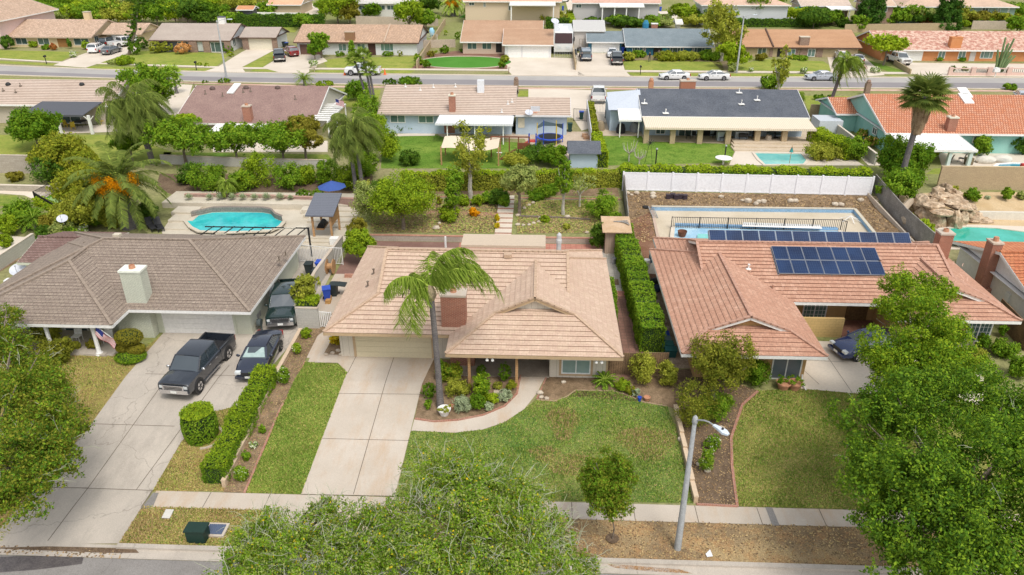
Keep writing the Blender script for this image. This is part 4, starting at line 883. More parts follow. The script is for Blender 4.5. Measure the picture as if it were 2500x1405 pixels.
# patio cover at the back and patios
mb=MB();mb.box(P(1125,604,2.6).x,52.1,2.55,P(1332,604,2.6).x,54.3,2.75);PC=mb.build('patio_cover',M('cover_beige',(.56,.46,.35),f=.06,pat=('rows',.3,1,.06,(.42,.33,.24))),HC)
for x in (-7.4,1.6):MB().box(x-.07,54.1,0,x+.07,54.24,2.54).build('post',white,HC)
rect('patio',-16,52.3,-6.8,58.9,M('patio_mauve',(.2,.11,.09),(.25,.15,.12),sc_=.8,f=.1),.02)
rect('patio',-6.8,52.3,5.3,58.9,M('patio_red_tile',(.43,.17,.12),(.5,.24,.18),sc_=1,f=.08,pat=('grid',.45,.45,.03,(.3,.14,.1))),.02)
rect('side_yard',-16,40,-12.6,52.3,conc,.02)
rect('side_path',5.2,38.6,7.1,50,M('brick_path',(.3,.16,.12),(.2,.11,.08),sc_=1.4,f=.12,pat=('grid',.4,.4,.03,(.14,.09,.07))),.02)
rect('side_path',5.2,50,7.0,58,M('side_slab',(.42,.38,.32),(.5,.46,.4),sc_=1,f=.08,pat=('grid',.4,.4,.025,(.3,.27,.22))),.02)
rect('side_path',5.2,51.2,6.2,52.2,dirt,.03);rect('side_path',5.2,49.3,7,50.2,M('patio_red_tile'),.035)

# ================================================================== LEFT HOUSE (taupe shingles)
shC=M('shingle_taupe',(.29,.235,.185),(.34,.275,.22),sc_=.5,f=.16,fsc=9,pat=('brick',.3,.22,.02,(.19,.15,.12),(.26,.205,.165)))
capL=M('shingle_taupe_cap',(.27,.215,.17),(.33,.265,.21),sc_=3,f=.12);wallL=M('stucco_pale_green',(.56,.58,.46),(.6,.61,.5),sc_=1,f=.05)
brickL=M('brick_painted',(.62,.63,.52),(.55,.57,.47),sc_=2,f=.08,pat=('brick',.22,.08,.014,(.42,.43,.35),(.58,.6,.5)))
HL=T('shingle_roof_house','single storey house with taupe hip roof, white chimney and pale green walls','house',(-28,46,0))
sL=.36
roof_block(HL,-37.2,-18.55,41.5,54.0,2.45,sL,'x',('hip','hip'),shC,white,None,capL,step=.3,lift=.025,gap=M('shingle_riser_shade',(.14,.1,.08)))  # shingle risers darkened, course shade put into their colour
roof_block(HL,-37.1,-26.55,39.45,52.2,2.44,sL,'y',('hip','hip'),shC,white,None,capL,step=.3,lift=.025,gap=MATS['shingle_riser_shade'])
mb=MB();mb.box(-36.6,42.8,-.03,-19.2,53.5,2.4);mb.build('wall',wallL,HL)
mb=MB();mb.box(-27.9,42.1,0,-25.6,42.79,2.38);mb.build('brick_front',brickL,HL)
gdoor(HL,42.8,405,767,566,812,white,4,frame=wallL,zb=0)
mb=MB();mb.box(-36.6,39.7,0,-27.2,42.7,.1);mb.build('porch_floor',conc_old,HL)
for px_ in (30,160,272):
    b=P(px_,838,0);mb=MB();mb.lathe((b.x,39.9,0),[(.28,0),(.28,.08),(.2,.16),(.14,.3),(.12,1.4),(.14,2.38)],10);mb.build('post',white,HL,True)
for a_ in (60,165):win(HL,42.8,a_,800,a_+50,826,white,glass)
q=on_slope(330,742,41.5,2.45,sL);zt=W(322,668,q.y).z;chimney(HL,q.x+.1,q.y+.5,2.3,zt,1.35,.9,brickL,plain('cap_white',(.78,.8,.7)))
for px_,py_ in ((697,620),(681,632)):a=P(px_,py_,3.2);vent(HL,(a.x,a.y,3.0),.35,bark)
q=P(205,590,4.0);vent(HL,(q.x,q.y,3.3),.6,bark);MB().box(q.x-.5,q.y-1.0,3.35,q.x+.1,q.y-.4,3.45).build('roof_flashing',plain('flash',(.6,.62,.62)),HL)
q=P(287,578,4.2);MB().box(q.x-.25,q.y-.2,4.2,q.x+.25,q.y+.2,4.42).build('roof_vent',plain('vent_tan',(.6,.54,.42)),HL)
for z_,y_ in ((1.35,43.9),(1.35,44.3)):MB().box(-19.2,y_,.5,-19.17,y_+.3,.9).build('wall_vent',plain('vent_grey',(.3,.3,.28)),HL)
MB().box(-19.2,46.6,0,-19.14,47.6,2.1).build('side_door',plain('door_white',(.72,.74,.72)),HL)
a=MB();a.lathe((-18.75,43.35,.02),[(.05,0),(.05,.5)],8);a.tube([(-18.98,43.35,.62),(-18.72,43.35,.62)],.27,14);a.build('hose_reel',plain('hose_dark',(.08,.1,.1)),HL)
# rear wing and side shed roof of the left house
roof_block(HL,-38.6,-33.2,48.6,54.6,2.3,.26,'x',('gable','gable'),M('shingle_brown',(.22,.14,.12),(.28,.19,.16),sc_=.6,f=.14,pat=('brick',.3,.2,.02,(.14,.09,.08),(.2,.12,.1))),wallL,wallL,step=.3,lift=.02,gap=MATS['shingle_riser_shade'],name='rear_roof')
mb=MB();mb.box(-38.2,49.2,0,-36.7,54,2.25);mb.build('rear_wall',wallL,HL)

# ================================================================== RIGHT HOUSE (terracotta tiles, solar)
tileR=M('tile_terracotta',(.49,.27,.185),(.57,.35,.25),sc_=.45,f=.12,fsc=7,pat=('brick',.3,.34,.012,(.38,.2,.13),(.46,.25,.17)))
capR=M('tile_terracotta_cap',(.52,.31,.23),(.42,.24,.17),sc_=4,f=.12);wallR=M('stucco_ochre',(.5,.31,.13),(.55,.35,.16),sc_=1,f=.06)
riserShadeR=M('tile_riser_shade_red',(.13,.045,.025))  # dark red risers: painted course shade for the terracotta and orange roofs
HR=T('terracotta_house','ochre house with terracotta tile roof and two dark solar arrays','house',(19,46,0));sR=.38
roof_block(HR,9.0,30.3,44.15,54.6,2.5,sR,'x',(2.6,2.6),tileR,white,wallR,capR,step=.34,gap=riserShadeR)
roof_block(HR,8.45,16.85,37.4,52.4,2.48,sR,'y',(2.1,'hip'),tileR,white,wallR,capR,step=.34,gap=riserShadeR)
roof_block(HR,22.6,30.45,42.1,52.0,2.49,sR,'y',(1.9,'hip'),tileR,white,wallR,capR,step=.34,gap=riserShadeR)
mb=MB();mb.box(9.6,38.75,0,16.25,53.9,2.44);mb.box(16.25,46.3,0,29.8,53.9,2.44);mb.box(23.3,43.6,0,29.75,46.3,2.43);mb.build('wall',wallR,HR)
win(HR,38.75,1878,873,1962,925,white,M('screen_glass',(.13,.17,.19),(.2,.2,.22),sc_=1,f=0,rough=.3))
win(HR,46.3,1956,740,2022,776,white,glass_g,'grid');panel(HR,46.3,2060,742,2122,783,M('door_carved',(.13,.07,.03),(.2,.12,.05),sc_=6),'front_door')
win(HR,43.6,2350,787,2427,834,white,glass,'grid')
mb=MB();a=P(1965,830,0);b=P(2058,833,0);mb.box(a.x-.6,43.9,0,b.x,44.1,1.45);mb.build('entry_wall',M('block_tan_paint',(.6,.42,.18),f=.05,pat=('brick',.4,.2,.01,(.45,.3,.12),(.57,.4,.17))),HR)
rect('entry_patio',b.x-3,44.1,23.3,46.3,M('patio_brick_dark',(.22,.1,.07),(.28,.14,.1),sc_=2,f=.1,pat=('grid',.3,.3,.02,(.14,.07,.05))),.02);rect('entry_step',b.x+.1,43.6,23.3,44.1,M('patio_brick_dark'),.03)
pvm=M('solar_cell',(.008,.018,.055),(.014,.035,.1),sc_=.5,f=0,rough=.25,spec=.3,pat=('dots',.155,(.09,.13,.2)));pvf=plain('solar_frame',(.3,.32,.36),.4,metal=.3)
def solar(p00,p10,p01,nx,ny,label):
    p00,p10,p01=Vector(p00),Vector(p10),Vector(p01);u=(p10-p00)/nx;v=(p01-p00)/ny;n=u.cross(v).normalized();root=T('solar_array',label,'solar panels',p00,'solar arrays on the terracotta roof')
    for i in range(nx):
        for j in range(ny):
            a=p00+u*i+v*j;k=.012;c=[a+u*k+v*k,a+u*(1-k)+v*k,a+u*(1-k)+v*(1-k),a+u*k+v*(1-k)]
            mb=MB();mb.raw([tuple(x) for x in c]+[tuple(x+n*.05) for x in c],[(3,2,1,0),(4,5,6,7),(0,1,5,4),(1,2,6,5),(2,3,7,6),(3,0,4,7)]);o=mb.build('solar_panel',pvf,root)
            ii=.035;c=[a+u*ii+v*ii,a+u*(1-ii)+v*ii,a+u*(1-ii)+v*(1-ii),a+u*ii+v*(1-ii)];mb=MB();mb.face([x+n*.054 for x in c]);me_o=mb.build('cell_grid',pvm,o)
    for t in (0,.5,1):MB().bar(p00+(p10-p00)*t-n*.12,p01+(p10-p00)*t-n*.12,.06,.1).build('rail',pvf,root)
    return root
for pts_,nx_,ny_,lb in (((16.45,46.25,0),7,2,'block of two rows of dark blue solar panels on the front roof slope'),):
    zf=lambda y:2.5+sR*(y-44.15)+.16
    solar((16.35,46.35,zf(46.35)),(23.55,46.35,zf(46.35)),(16.35,48.85,zf(48.85)),nx_,ny_,lb)
a=P(1733,597,4.75);b=P(2223,600,4.75);c=W(1729,563,a.y+.65)
solar((12.3,49.8,4.2),(26.6,49.8,4.2),(12.3,50.75,4.85),12,1,'long single row of dark blue solar panels tilted up behind the ridge')
for px_,py_ in ((1827,657),(1886,707),(2148,645)):q=on_slope(px_,py_,44.15,2.5,sR);vent(HR,q,.3,white if px_<1850 else capR)
M('chip_pale',(.62,.4,.3));mb=MB()
for k in range(75):
    x=random.uniform(10,29.5);y=random.uniform(44.4,49.2);z=2.5+sR*(y-44.15)+.062
    if 16.2<x<23.7 and 46.2<y<49:continue
    a=random.uniform(-.7,.7)+1.2;l=random.uniform(.08,.22);dx,dy=math.cos(a)*l,math.sin(a)*l;mb.face([(x-dx-.018,y-dy,z-sR*dy),(x-dx+.018,y-dy,z-sR*dy),(x+dx+.018,y+dy,z+sR*dy),(x+dx-.018,y+dy,z+sR*dy)])
mb.build('chipped_tile_marking',MATS['chip_pale'],HR)
q=P(2297,636,2.6);chimney(HR,q.x,q.y+.4,1.2,W(2315,575,q.y).z,.95,.8,brick,conc,True)
# gravel side yard with stepping stones
drape('side_yard',[(1590,600),(1620,600),(1665,860),(1700,900),(1640,900),(1600,700)],M('gravel_side',(.3,.22,.16),(.4,.32,.24),sc_=2,f=.25,fsc=16),.015)
stp=M('stepping_stone',(.52,.44,.34),f=.1)
for i,(a,b) in enumerate(((1588,697),(1597,720),(1602,737),(1607,754),(1612,767),(1620,785),(1628,802))):
    q=G(a,b);MB().lathe((q.x,q.y,q.z),[(.26,0),(.26,.05)],12).build('stepping_stone',stp,None,label=f'round pale stepping stone, {ORD[i]} from the concrete pad beside the long hedge',cat='stepping stone',group='stepping stones in the side yard')
for i,(a,b,m_,l_) in enumerate(((1618,826,bluep,'bright blue crate at the head of the crate row by the hedge'),(1622,838,plain('bin_grey',(.12,.2,.22)),'greyish green crate behind the blue one by the hedge'),(1628,850,plain('bin_teal',(.03,.14,.13)),'teal crate between grey and dark crates by the hedge'),(1636,864,plain('bin_dteal',(.02,.1,.1)),'dark teal crate at the street end of the crate row'))):
    q=G(a,b+6);mb=MB();mb.raw([(q.x+sx*.3,q.y+sy*.22,q.z) for sx,sy in ((-1,-1),(1,-1),(1,1),(-1,1))]+[(q.x+sx*.36,q.y+sy*.28,q.z+.55) for sx,sy in ((-1,-1),(1,-1),(1,1),(-1,1))],[(3,2,1,0),(0,1,5,4),(1,2,6,5),(2,3,7,6),(3,0,4,7)]);r_=T('storage_crate',l_,'crate',q,'crates beside the long hedge');mb.build('crate_body',m_,r_);MB().box(q.x-.38,q.y-.3,q.z+.55,q.x+.38,q.y+.3,q.z+.6).build('crate_lid',m_,r_)

# ================================================================== FAR RIGHT WHITE HOUSE
tileO=M('tile_orange',(.55,.2,.09),(.62,.28,.14),sc_=.5,f=.1,fsc=7,pat=('brick',.3,.36,.02,(.3,.1,.05),(.5,.17,.08)))
HW=T('white_stucco_house','white house with orange tile roof and a tall brick chimney','house',(38,50,0))
roof_block(HW,32.7,52,43.6,55.6,2.2,.29,'x',('gable','gable'),tileO,white,white,tileO,step=.36,oh=.4,gap=riserShadeR)
mb=MB();mb.box(33.1,44.2,-.4,51.5,55,2.16);mb.build('wall',plain('stucco_white',(.68,.66,.6)),HW)
a=P(2385,705,0);mb=MB();mb.box(32.4,50.1,-.4,33.09,51.0,4.3);o=mb.build('chimney',brick,HW);mb=MB();mb.box(32.1,49.8,-.4,33.09,51.3,.9);mb.build('chimney_base',brick,o);MB().box(32.35,50.05,4.302,33.15,51.05,4.42).build('chimney_cap',conc,o);MB().lathe((32.75,50.55,4.42),[(.2,0),(.17,.3)],10).build('flue_pot',terra,o)
MB().box(32.98,47.6,.9,33.09,48.1,1.6).build('meter_box',plain('meter',(.62,.62,.58)),HW)
run('wood_fence',[(2430,782),(2500,858)],.08,1.7,wood_fence,label='dark board fence beside the white house behind the leafy tree',cat='fence')
# ================================================================== NEAR YARDS: planting, fences, pools
hedgebox('clipped_hedge',[(527,1182),(592,1050),(655,930)],1.1,1.1,'b','long box hedge climbing beside the curved driveway edge',topc='a',size=.75)
hedgebox('clipped_hedge',[(1515,600),(1545,700),(1590,860)],1.5,1.9,'b','tall long hedge between the pink and terracotta roofed houses',topc='b',size=.8)
# barrel topiary
def barrel(px,py,wid,top,label,lf='b',tl='a',group=None,ring=True):
    q=G(px,py);k=ppm(q);r=wid/k/2;h=W(px,top,q.y+r).z-q.z-r*.0;C=[];n=5200;a=rng.uniform(0,6.28,n);t=rng.uniform(0,1,n);top_=rng.uniform(size=n)<.3;rr=np.where(top_,r*.97*np.sqrt(rng.uniform(size=n)),r*(.8+.22*np.sin(np.clip(t,0,1)*2.6+.3)));z=np.where(top_,h+rng.normal(size=n)*.02,t*h)
    c=np.stack([q.x+rr*np.cos(a),q.y+r+rr*np.sin(a),q.z+z],1);o=np.where(top_[:,None],[[0,0,1.]],np.stack([np.cos(a),np.sin(a),0*a],1));root=T('barrel_topiary',label,'topiary',q,group)
    quads('foliage',leafquads(c,.1,o),[LV[lf],LV[tl]],top_.astype(int),root);MB().lathe((q.x,q.y+r,q.z),[(r*.72,0),(r*.9,h*.3),(r*.9,h-.1)],14).build('core_filler',MATS['hedge_core'],root)
    if ring:run('stone_ring',[(q.x+r*1.15*math.cos(t)+.1,q.y+r*.9+r*1.0*math.sin(t)) for t in np.linspace(-1.4,1.2,9)],.12,.08,conc,px=False,label='curved concrete kerb half round the barrel topiary',cat='edging')
barrel(478,1095,82,1003,'barrel shaped clipped shrub standing beside the wide driveway')
# domed topiary stack by the porch
q=G(322,880);root=T('domed_topiary','golden green topiary of stacked domes beside the garage drive','topiary',q)
r=36/ppm(q);
for nm,dx,dy,z,rx,rz,lf_ in (('upper_dome',0,.3,1.55,.85,.48,'t'),('lower_dome',.35,.2,.75,.55,.38,'t'),('lower_dome',-.5,.25,.8,.45,.38,'t'),('skirt',0,0,.3,.95,.3,'b')):
    quads(nm,leafquads(*(lambda d:(np.array([q.x+dx,q.y+dy,q.z+z])+d*[rx,rx*.8,rz],.075,d))(ball(2600))),[LV[lf_]],None,root) if False else None
    d=ball(2600);quads(nm,leafquads(np.array([q.x+dx,q.y+dy,q.z+z])+d*[rx,rx*.8,rz]*(1+rng.normal(size=(2600,1))*.03),.085,d),[LV[lf_]],None,root);
mb=MB();[mb.tube([(q.x,q.y+.2,q.z),(q.x+dx,q.y+dy,q.z+z)],.06,6) for dx,dy,z in ((0,.3,1.5),(.35,.2,.75),(-.5,.25,.8))];[mb.ell((q.x+dx,q.y+dy,q.z+z),(rx*.93,rx*.74,rz*.9),12,6) for dx,dy,z,rx,rz in ((0,.3,1.55,.85,.48),(.35,.2,.75,.55,.38),(-.5,.25,.8,.45,.38),(0,0,.3,.95,.3))];mb.build('core_filler',MATS['hedge_core'],root)
run('planting_ring',[(290,862),(292,875),(305,884),(335,888)],.1,.1,conc,label='curved pale kerb round the bed under the domed topiary',cat='edging')
# hedge on the block return, flat clipped
q=G(754,800);V=[];root=T('flat_hedge','flat clipped yellow green hedge on top of the grey block wall','hedge',q);C=np.array([q.x,q.y+.5,q.z+1.9])+rng.uniform(-1,1,(2600,3))*[.75,.5,.2];quads('foliage',leafquads(C,.1,None),[LV['h']],None,root);MB().box(q.x-.68,q.y+.05,1.5,q.x+.68,q.y+.95,2.0).build('branches',MATS['hedge_core'],root)
railing([(784,800),(812,803)],1.25,'white picket gate beside the grey block wall',white,.13,'picket_gate','gate',r=.035)
railing([(732,640),(838,648)],1.5,'white bar gate across the side yard behind the bins',white,.13,'side_gate','gate')
# roses and small plants in the bed between the drives
for i,(a,b,w_,h_,l,f_,lab) in enumerate(((748,830,26,24,'a',None,'bright leafy shrub in the bed below the grey block wall'),(724,868,24,28,'a','w','rose bush with bright leaves below the block wall bed'),(692,942,30,42,'b','w','rose bush beside the upper end of the box hedge'),(640,1062,18,22,'b',None,'small thin rose bush halfway down the bed'),(618,1098,20,18,'w',None,'white flowering plant in a ring of bricks in the bed'),(600,1128,22,24,'b',None,'low green bush below the white flowers in the bed'),(588,1180,34,38,'b','w','wide low rose bush near the sidewalk end of the bed'))):bush(a,b,w_,h_,l,lab,flower=f_,fl=.06,size=.7,name='rose_bush')
for a,b,l_ in ((833,868,'small rock at the front corner of the triangle bed by the garage wall'),(812,864,'small rock halfway along the front edge of the triangle bed'),(797,868,'small rock at the walk side tip of the triangle bed'),(826,858,'small rock inside the triangle bed below the yellow shrub'),(838,862,'small rock touching the garage wall in the triangle bed')):rock(a,b,.3,l_,'rocks round the triangle bed')
drape('rock_bed',[(790,866),(812,826),(838,826),(842,868)],dirt,.03);bush(822,846,34,34,'y','yellow flowering shrub beside the garage wall',name='flowering_shrub')
# island bed plants
for a,b,w_,h_,l,lab,fl_ in ((1047,980,40,42,'f','round dark shrub at the drive side of the island bed',None),(1046,1002,20,22,'b','small leafy shrub at the front corner of the island bed',None),(1080,935,30,55,'b','slender shrub behind the leaning palm trunk',None),(1100,942,52,52,'e','variegated pale round shrub beside the palm trunk','b'),(1118,975,62,40,'d','spiky yellow green clump in the middle of the bed',None),(1175,978,46,60,'b','tall leafy shrub in the middle of the island bed','h'),(1175,930,26,36,'f','narrow dark cone shrub against the porch',None),(1232,938,34,50,'f','rounded dark cone shrub beside the porch post',None),(1128,1010,46,34,'s','silver grey leafy mound at the front of the bed',None),(1165,1006,36,40,'f','dark green round shrub next to the silver mound',None),(1190,1006,26,20,'s','small silver grey plant beside the dark round shrub',None),(1205,990,28,26,'h','bright lime shrub by the curved brick edging',None),(1232,985,34,26,'s','silver blue agave cluster by the curved edging',None),(1248,957,24,24,'e','yellow striped spiky plant beside the front walk',None),(1215,953,26,16,'d','low olive plant between the cone shrubs',None),(1185,985,24,22,'h','lime leafy plant below the tall leafy shrub',None)):
    bush(a,b,w_,h_,l,lab,size=.75,round_='cone' in lab or 'round dark' in lab,flower=fl_,fl=.4)
pot(1085,1012,.75,.42,'wide white pot beside the foot of the palm',white,'d',plant=.1);pot(1105,998,.3,.22,'small orange pot beside the wide white pot',terra)
q=G(1218,958);MB().lathe(q,[(.32,0),(.32,.06)],14).build('stepping_stone',stp,None,label='oval pale stepping stone among the island bed plants',cat='stepping stone')
palm(1076,996,704,'tall queen palm leaning in front of the brick chimney','queen',4.0,14,wind=(.6,.1,.1),lean=(-.22,0),r=.17,bulge=1.25,dr_=1.8,lf='p',spec=[(3.1,.75,3.4),(3.5,.95,3.2),(3.75,.5,3.0),(3.95,.15,2.8),(1.7,1.55,3.6),(1.3,1.4,3.9),(.45,1.1,4.3),(.1,1.0,4.6),(.25,1.25,4.0),(1.0,.9,4.1),(.75,.75,4.0),(2.6,.8,2.8),(-.1,1.2,3.9),(1.8,.7,3.2),(.6,1.35,3.7),(2.2,1.2,3.2)])
# bed by the window
palm(1476,938,915,'small sago palm at the corner of the window wall','cycad',.85,26,H_=.25,r=.12,name='sago_palm',lf='f')
for a,b,w_,h_,l,lab in ((1521,960,38,28,'a','grassy green clump beside the curving lawn edge'),(1540,968,26,24,'e','pale spiky plant beside the grassy clump'),(1552,972,18,22,'s','small blue grey succulent in the dirt bed'),(1568,945,70,70,'d','sparse grey green bush against the burnt board fence'),(1625,950,50,60,'d','thin olive bush beside the board fence end')):bush(a,b,w_,h_,l,lab,dens=.55 if 'sparse' in lab or 'thin' in lab else 1,size=.75)
pot(1579,978,.4,.25,'shallow terracotta bowl lying in the dirt bed',terra);pot(1561,980,.25,.3,'small blue glazed pot in the dirt bed',bluep)
for i,(a,b,s) in enumerate(((1318,962,.4),(1322,972,.3),(1334,975,.3),(1376,935,.3),(1664,1077,.45),(1735,1078,.5),(1760,1052,.5),(1706,1136,.3),(1727,1152,.35),(1553,964,.3))):rock(a,b,s,['rounded rock beside the front walk bend','rounded rock just streetward of the walk bend rock','rounded rock third from the front walk in the window bed','rounded rock close under the wide front window','rounded rock beside the stepped wall in the dark bed','larger rounded rock under the lamp head in the dark bed','large rounded rock under the olive tree in the dark bed','small rock below the thin upright shrub','small rock at the foot of the thin upright shrub','small rock between the pots in the dirt bed'][i],'rocks in the front beds')
run('wood_fence',[(1474,915),(1628,914)],.06,1.55,wood_fence,label='weathered brown board fence closing the brick side path',cat='fence')
drape('round_plate',[(1722,1356),(1733,1345),(1740,1362),(1726,1364)],plain('cover_white',(.75,.76,.76)),.09,kind='thing',label='pale utility cover set in the dirt near the kerb',cat='utility cover')
drape('utility_cover',[(395,1269),(406,1247),(426,1248),(415,1270)],plain('cover_pale',(.6,.58,.52)),.1,kind='thing',label='oblong pale utility lid in the dry parkway grass',cat='utility cover')
q=G(487,1316);root=T('utility_box','dark green utility box between the parkway vault and the kerb','utility box',q);mb=MB();mb.prism([(q.x-.45,q.y-.3),(q.x+.4,q.y-.3),(q.x+.45,q.y+.25),(q.x-.4,q.y+.25)],q.z,q.z+.7);mb.build('cabinet',plain('box_green',(.015,.04,.03),.5),root);MB().box(q.x-.5,q.y-.35,q.z+.702,q.x+.5,q.y+.3,q.z+.78).build('lid',plain('box_green'  ,(.015,.04,.03),.5),root)
q=G(525,1300);mb=MB();mb.box(q.x-.5,q.y-.35,q.z,q.x+.55,q.y+.5,q.z+.12);mb.box(q.x-.38,q.y-.24,q.z+.121,q.x+.43,q.y+.38,q.z+.14,1);[mb.box(q.x-.36+i*.1,q.y-.24,q.z+.14,q.x-.31+i*.1,q.y+.38,q.z+.16,1) for i in range(8)];mb.build('utility_vault',[conc,plain('vault_blue',(.1,.13,.2))],None,label='concrete vault with a ribbed blue lid in the parkway grass',cat='utility cover')
pot(1495,1318,.6,.1,'shallow brown watering basin round the young street tree',dirt_dk)
street_lamp(G(1654,1340),7.35,.95,'tall grey concrete lamp standing in the bare parkway',az=-.9)
# bushes and climbers on the right
def bigtree(name,label,base,blobs,lf,twig=None,size=.11,dens=1.0,cap=60000,r=.25,cat='street tree',ntw=0,clump=.3,mats=None,frac=None,group=None):
    q=G(*base);bl=[]
    for px_,py_,z,rp,k in blobs:
        c=P(px_,py_,z);rr=rp/ppm(c);bl.append((c.x,c.y,z,rr,rr,rr*k))
    root=T(name,label,cat,q,group);sb=[]
    for b in bl:
        for _ in range(8):d=ball(1)[0];d[2]=abs(d[2])*1.1-.35;k=random.uniform(.38,.54);sb.append((b[0]+d[0]*b[3]*.7,b[1]+d[1]*b[4]*.7,b[2]+d[2]*b[5]*.78,b[3]*k,b[4]*k,b[5]*k))
        sb.append((b[0],b[1],b[2]-b[5]*.15,b[3]*.62,b[4]*.62,b[5]*.55))
    V=crown(sb,size,dens,cap,clump,K=22);ms=[LV[lf]]+[LV[m] for m in (mats or [])]
    mi=None
    if mats:u=rng.uniform(size=len(V));mi=np.zeros(len(V),int);mi[u<frac]=1;
    if mats and len(mats)>1:mi[u<(.035 if mats[1]=='y' else frac/2)]=2
    quads('crown',V,ms,mi,root);mb=MB();zc=sum(b[2] for b in bl)/len(bl);xc=sum(b[0] for b in bl)/len(bl);yc=sum(b[1] for b in bl)/len(bl)
    fk=Vector((q.x*.6+xc*.4,q.y*.6+yc*.4,q.z+(zc-q.z)*.45));mb.tube([q,q.lerp(fk,.5)+Vector((.1,0,0)),fk],[r,r*.8,r*.7],9)
    for b in bl:
        for _ in range(4):
            d=Vector(ball(1)[0]);e=Vector(b[:3])+Vector((d.x*b[3],d.y*b[4],d.z*b[5]))*.8;m=fk.lerp(e,.5)+Vector((0,0,.2));mb.tube([fk,m,e],[r*.5,r*.22,.015],5)
    mb.build('trunk',bark,root,True)
    if ntw:
        tw=MB()
        for _ in range(ntw):
            b=random.choice(bl);d=Vector(ball(1)[0]);d.z=abs(d.z)*.8;d.normalize();s=Vector(b[:3])+Vector((d.x*b[3],d.y*b[4],d.z*b[5]))*.6;pr=Vector(ball(1)[0])*.5+d;pr.normalize();L=random.uniform(.5,1.3);pts=[s]
            for j in range(4):pr=(pr+Vector(ball(1)[0])*.42+Vector((0,0,-.08))).normalized();pts.append(pts[-1]+pr*L/4)
            tw.tube(pts,[.012,.011,.01,.007,.004],4)
            for j in (1,2,3):
                if random.random()<.6:p2=(pr+Vector(ball(1)[0])*.8).normalized();tw.tube([pts[j],pts[j]+p2*L*.35],[.008,.004],3)
        tw.build('twigs',M('twig_pale',(.4,.42,.29),f=.05),root)
    return root
bigtree('street_tree','spreading twiggy tree over the sidewalk end of the drive',(700,1318),[(610,1370,3.0,90,.8),(650,1300,3.2,85,.7),(790,1270,3.4,75,.7),(880,1300,3.6,95,.8),(740,1360,3.8,120,.8),(590,1420,3.5,110,.7),(850,1390,3.8,110,.8)],'b',size=.088,dens=.55,ntw=300,mats=['g','y'],frac=.4,cap=50000)
bigtree('street_tree','taller twiggy tree with bare pale shoots before the big lawn',(1180,1322),[(1060,1170,4.0,95,.8),(1150,1190,4.3,110,.8),(1250,1220,4.0,100,.8),(1010,1270,4.2,90,.8),(1100,1310,4.6,150,.8),(1250,1320,4.4,140,.8),(1340,1300,3.4,70,.7),(1400,1370,3.2,75,.7),(980,1380,4,120,.8),(1300,1400,4,120,.8),(1150,1420,4,140,.7)],'b',size=.088,dens=.66,ntw=460,mats=['g','y'],frac=.4,cap=85000)
bigtree('street_tree','dense glossy tree overhanging the sidewalk beside the olive lawn',(2330,1330),[(2130,1050,4.5,110,.9),(2250,1010,5.5,130,.8),(2380,990,5.5,140,.8),(2120,1160,4.2,90,.9),(2240,1170,5.5,150,.8),(2400,1150,6,170,.8),(2190,1270,4.2,110,.9),(2320,1320,5,160,.8),(2470,1320,5,150,.8),(2500,1060,5.5,130,.8),(2250,1390,4,120,.7),(2400,1420,4.5,140,.7)],'f',size=.115,dens=1.3,ntw=20,mats=['b','c'],frac=.9,cap=120000)
bigtree('front_tree','bright leafy tree hiding the entry of the terracotta house',(2280,940),[(2215,715,5.2,70,.9),(2280,700,5.4,55,.8),(2170,760,4.8,50,.8),(2240,800,5,100,.9),(2180,860,4.2,80,.9),(2290,850,4.8,100,.9),(2330,910,4.2,90,.9),(2180,920,3.6,80,.8),(2250,930,4,100,.8)],'a',size=.115,dens=1.2,mats=['f','b'],frac=.5,cap=60000,cat='tree')
bigtree('front_tree','olive brown leafed tree overhanging the driveway by the curb',(-60,1180),[(20,860,3.8,70,.9),(60,930,4,95,.9),(10,1010,4.4,120,.9),(110,1010,3.8,100,.9),(130,1110,3.4,85,.9),(40,1120,4,120,.9),(60,1210,3.4,80,.8),(-20,1210,4,90,.8),(90,900,3,70,.8),(20,780,3.6,50,.8)],'u',size=.11,dens=1.1,ntw=60,mats=['c','b'],frac=.5,cap=60000,cat='tree')
bigtree('young_street_tree','young round headed tree staked in a soil basin on the parkway',(1495,1318),[(1487,1165,2.9,68,1.1),(1470,1220,2.1,48,.9),(1512,1245,1.7,38,.9),(1450,1160,3.0,34,1.2),(1528,1160,3.0,34,1.0),(1490,1190,2.5,55,1)],'u',size=.085,dens=2.2,cap=26000,r=.04,clump=.3,mats=['f','b'],frac=.6)
tree(1740,975,800,170,'u','tall straggly olive green tree growing out of the dark bed',dens=.33,lobes=7,name='front_tree',size=1.0,cap=12000,crown_low=.1)
bush(1700,1060,110,120,'u','wide straggly olive bush in the upper part of the dark bed',dens=.5);bush(1745,1035,90,60,'b','loose green bush beside the brick edging',dens=.5)
for a,b,w_,h_,lab in ((1723,1160,34,70,'thin upright young shrub in the dark bed'),(1740,1110,40,40,'sparse shrub with bare stems in the dark bed')):bush(a,b,w_,h_,'b',lab,dens=.4,flower='w',fl=.05)
bush(1845,950,68,66,'f','dense dark green shrub at the corner of the ochre house',size=.8)
for px_,l_ in ((1911,'terracotta pot with a low plant nearer the dark shrub'),(1939,'terracotta pot with a low plant nearer the driveway')):pot(px_,950,.85,.5,l_,terra,'b',plant=.3,group='pots under the ochre house window')
MB().tube([G(1955,935)+Vector((0,0,.6)),G(1956,940)+Vector((0,0,.1)),G(1968,955)+Vector((0,0,.05))],.05,6).build('downspout',white,None,label='white downspout bending onto the lawn beside the driveway',cat='downspout')
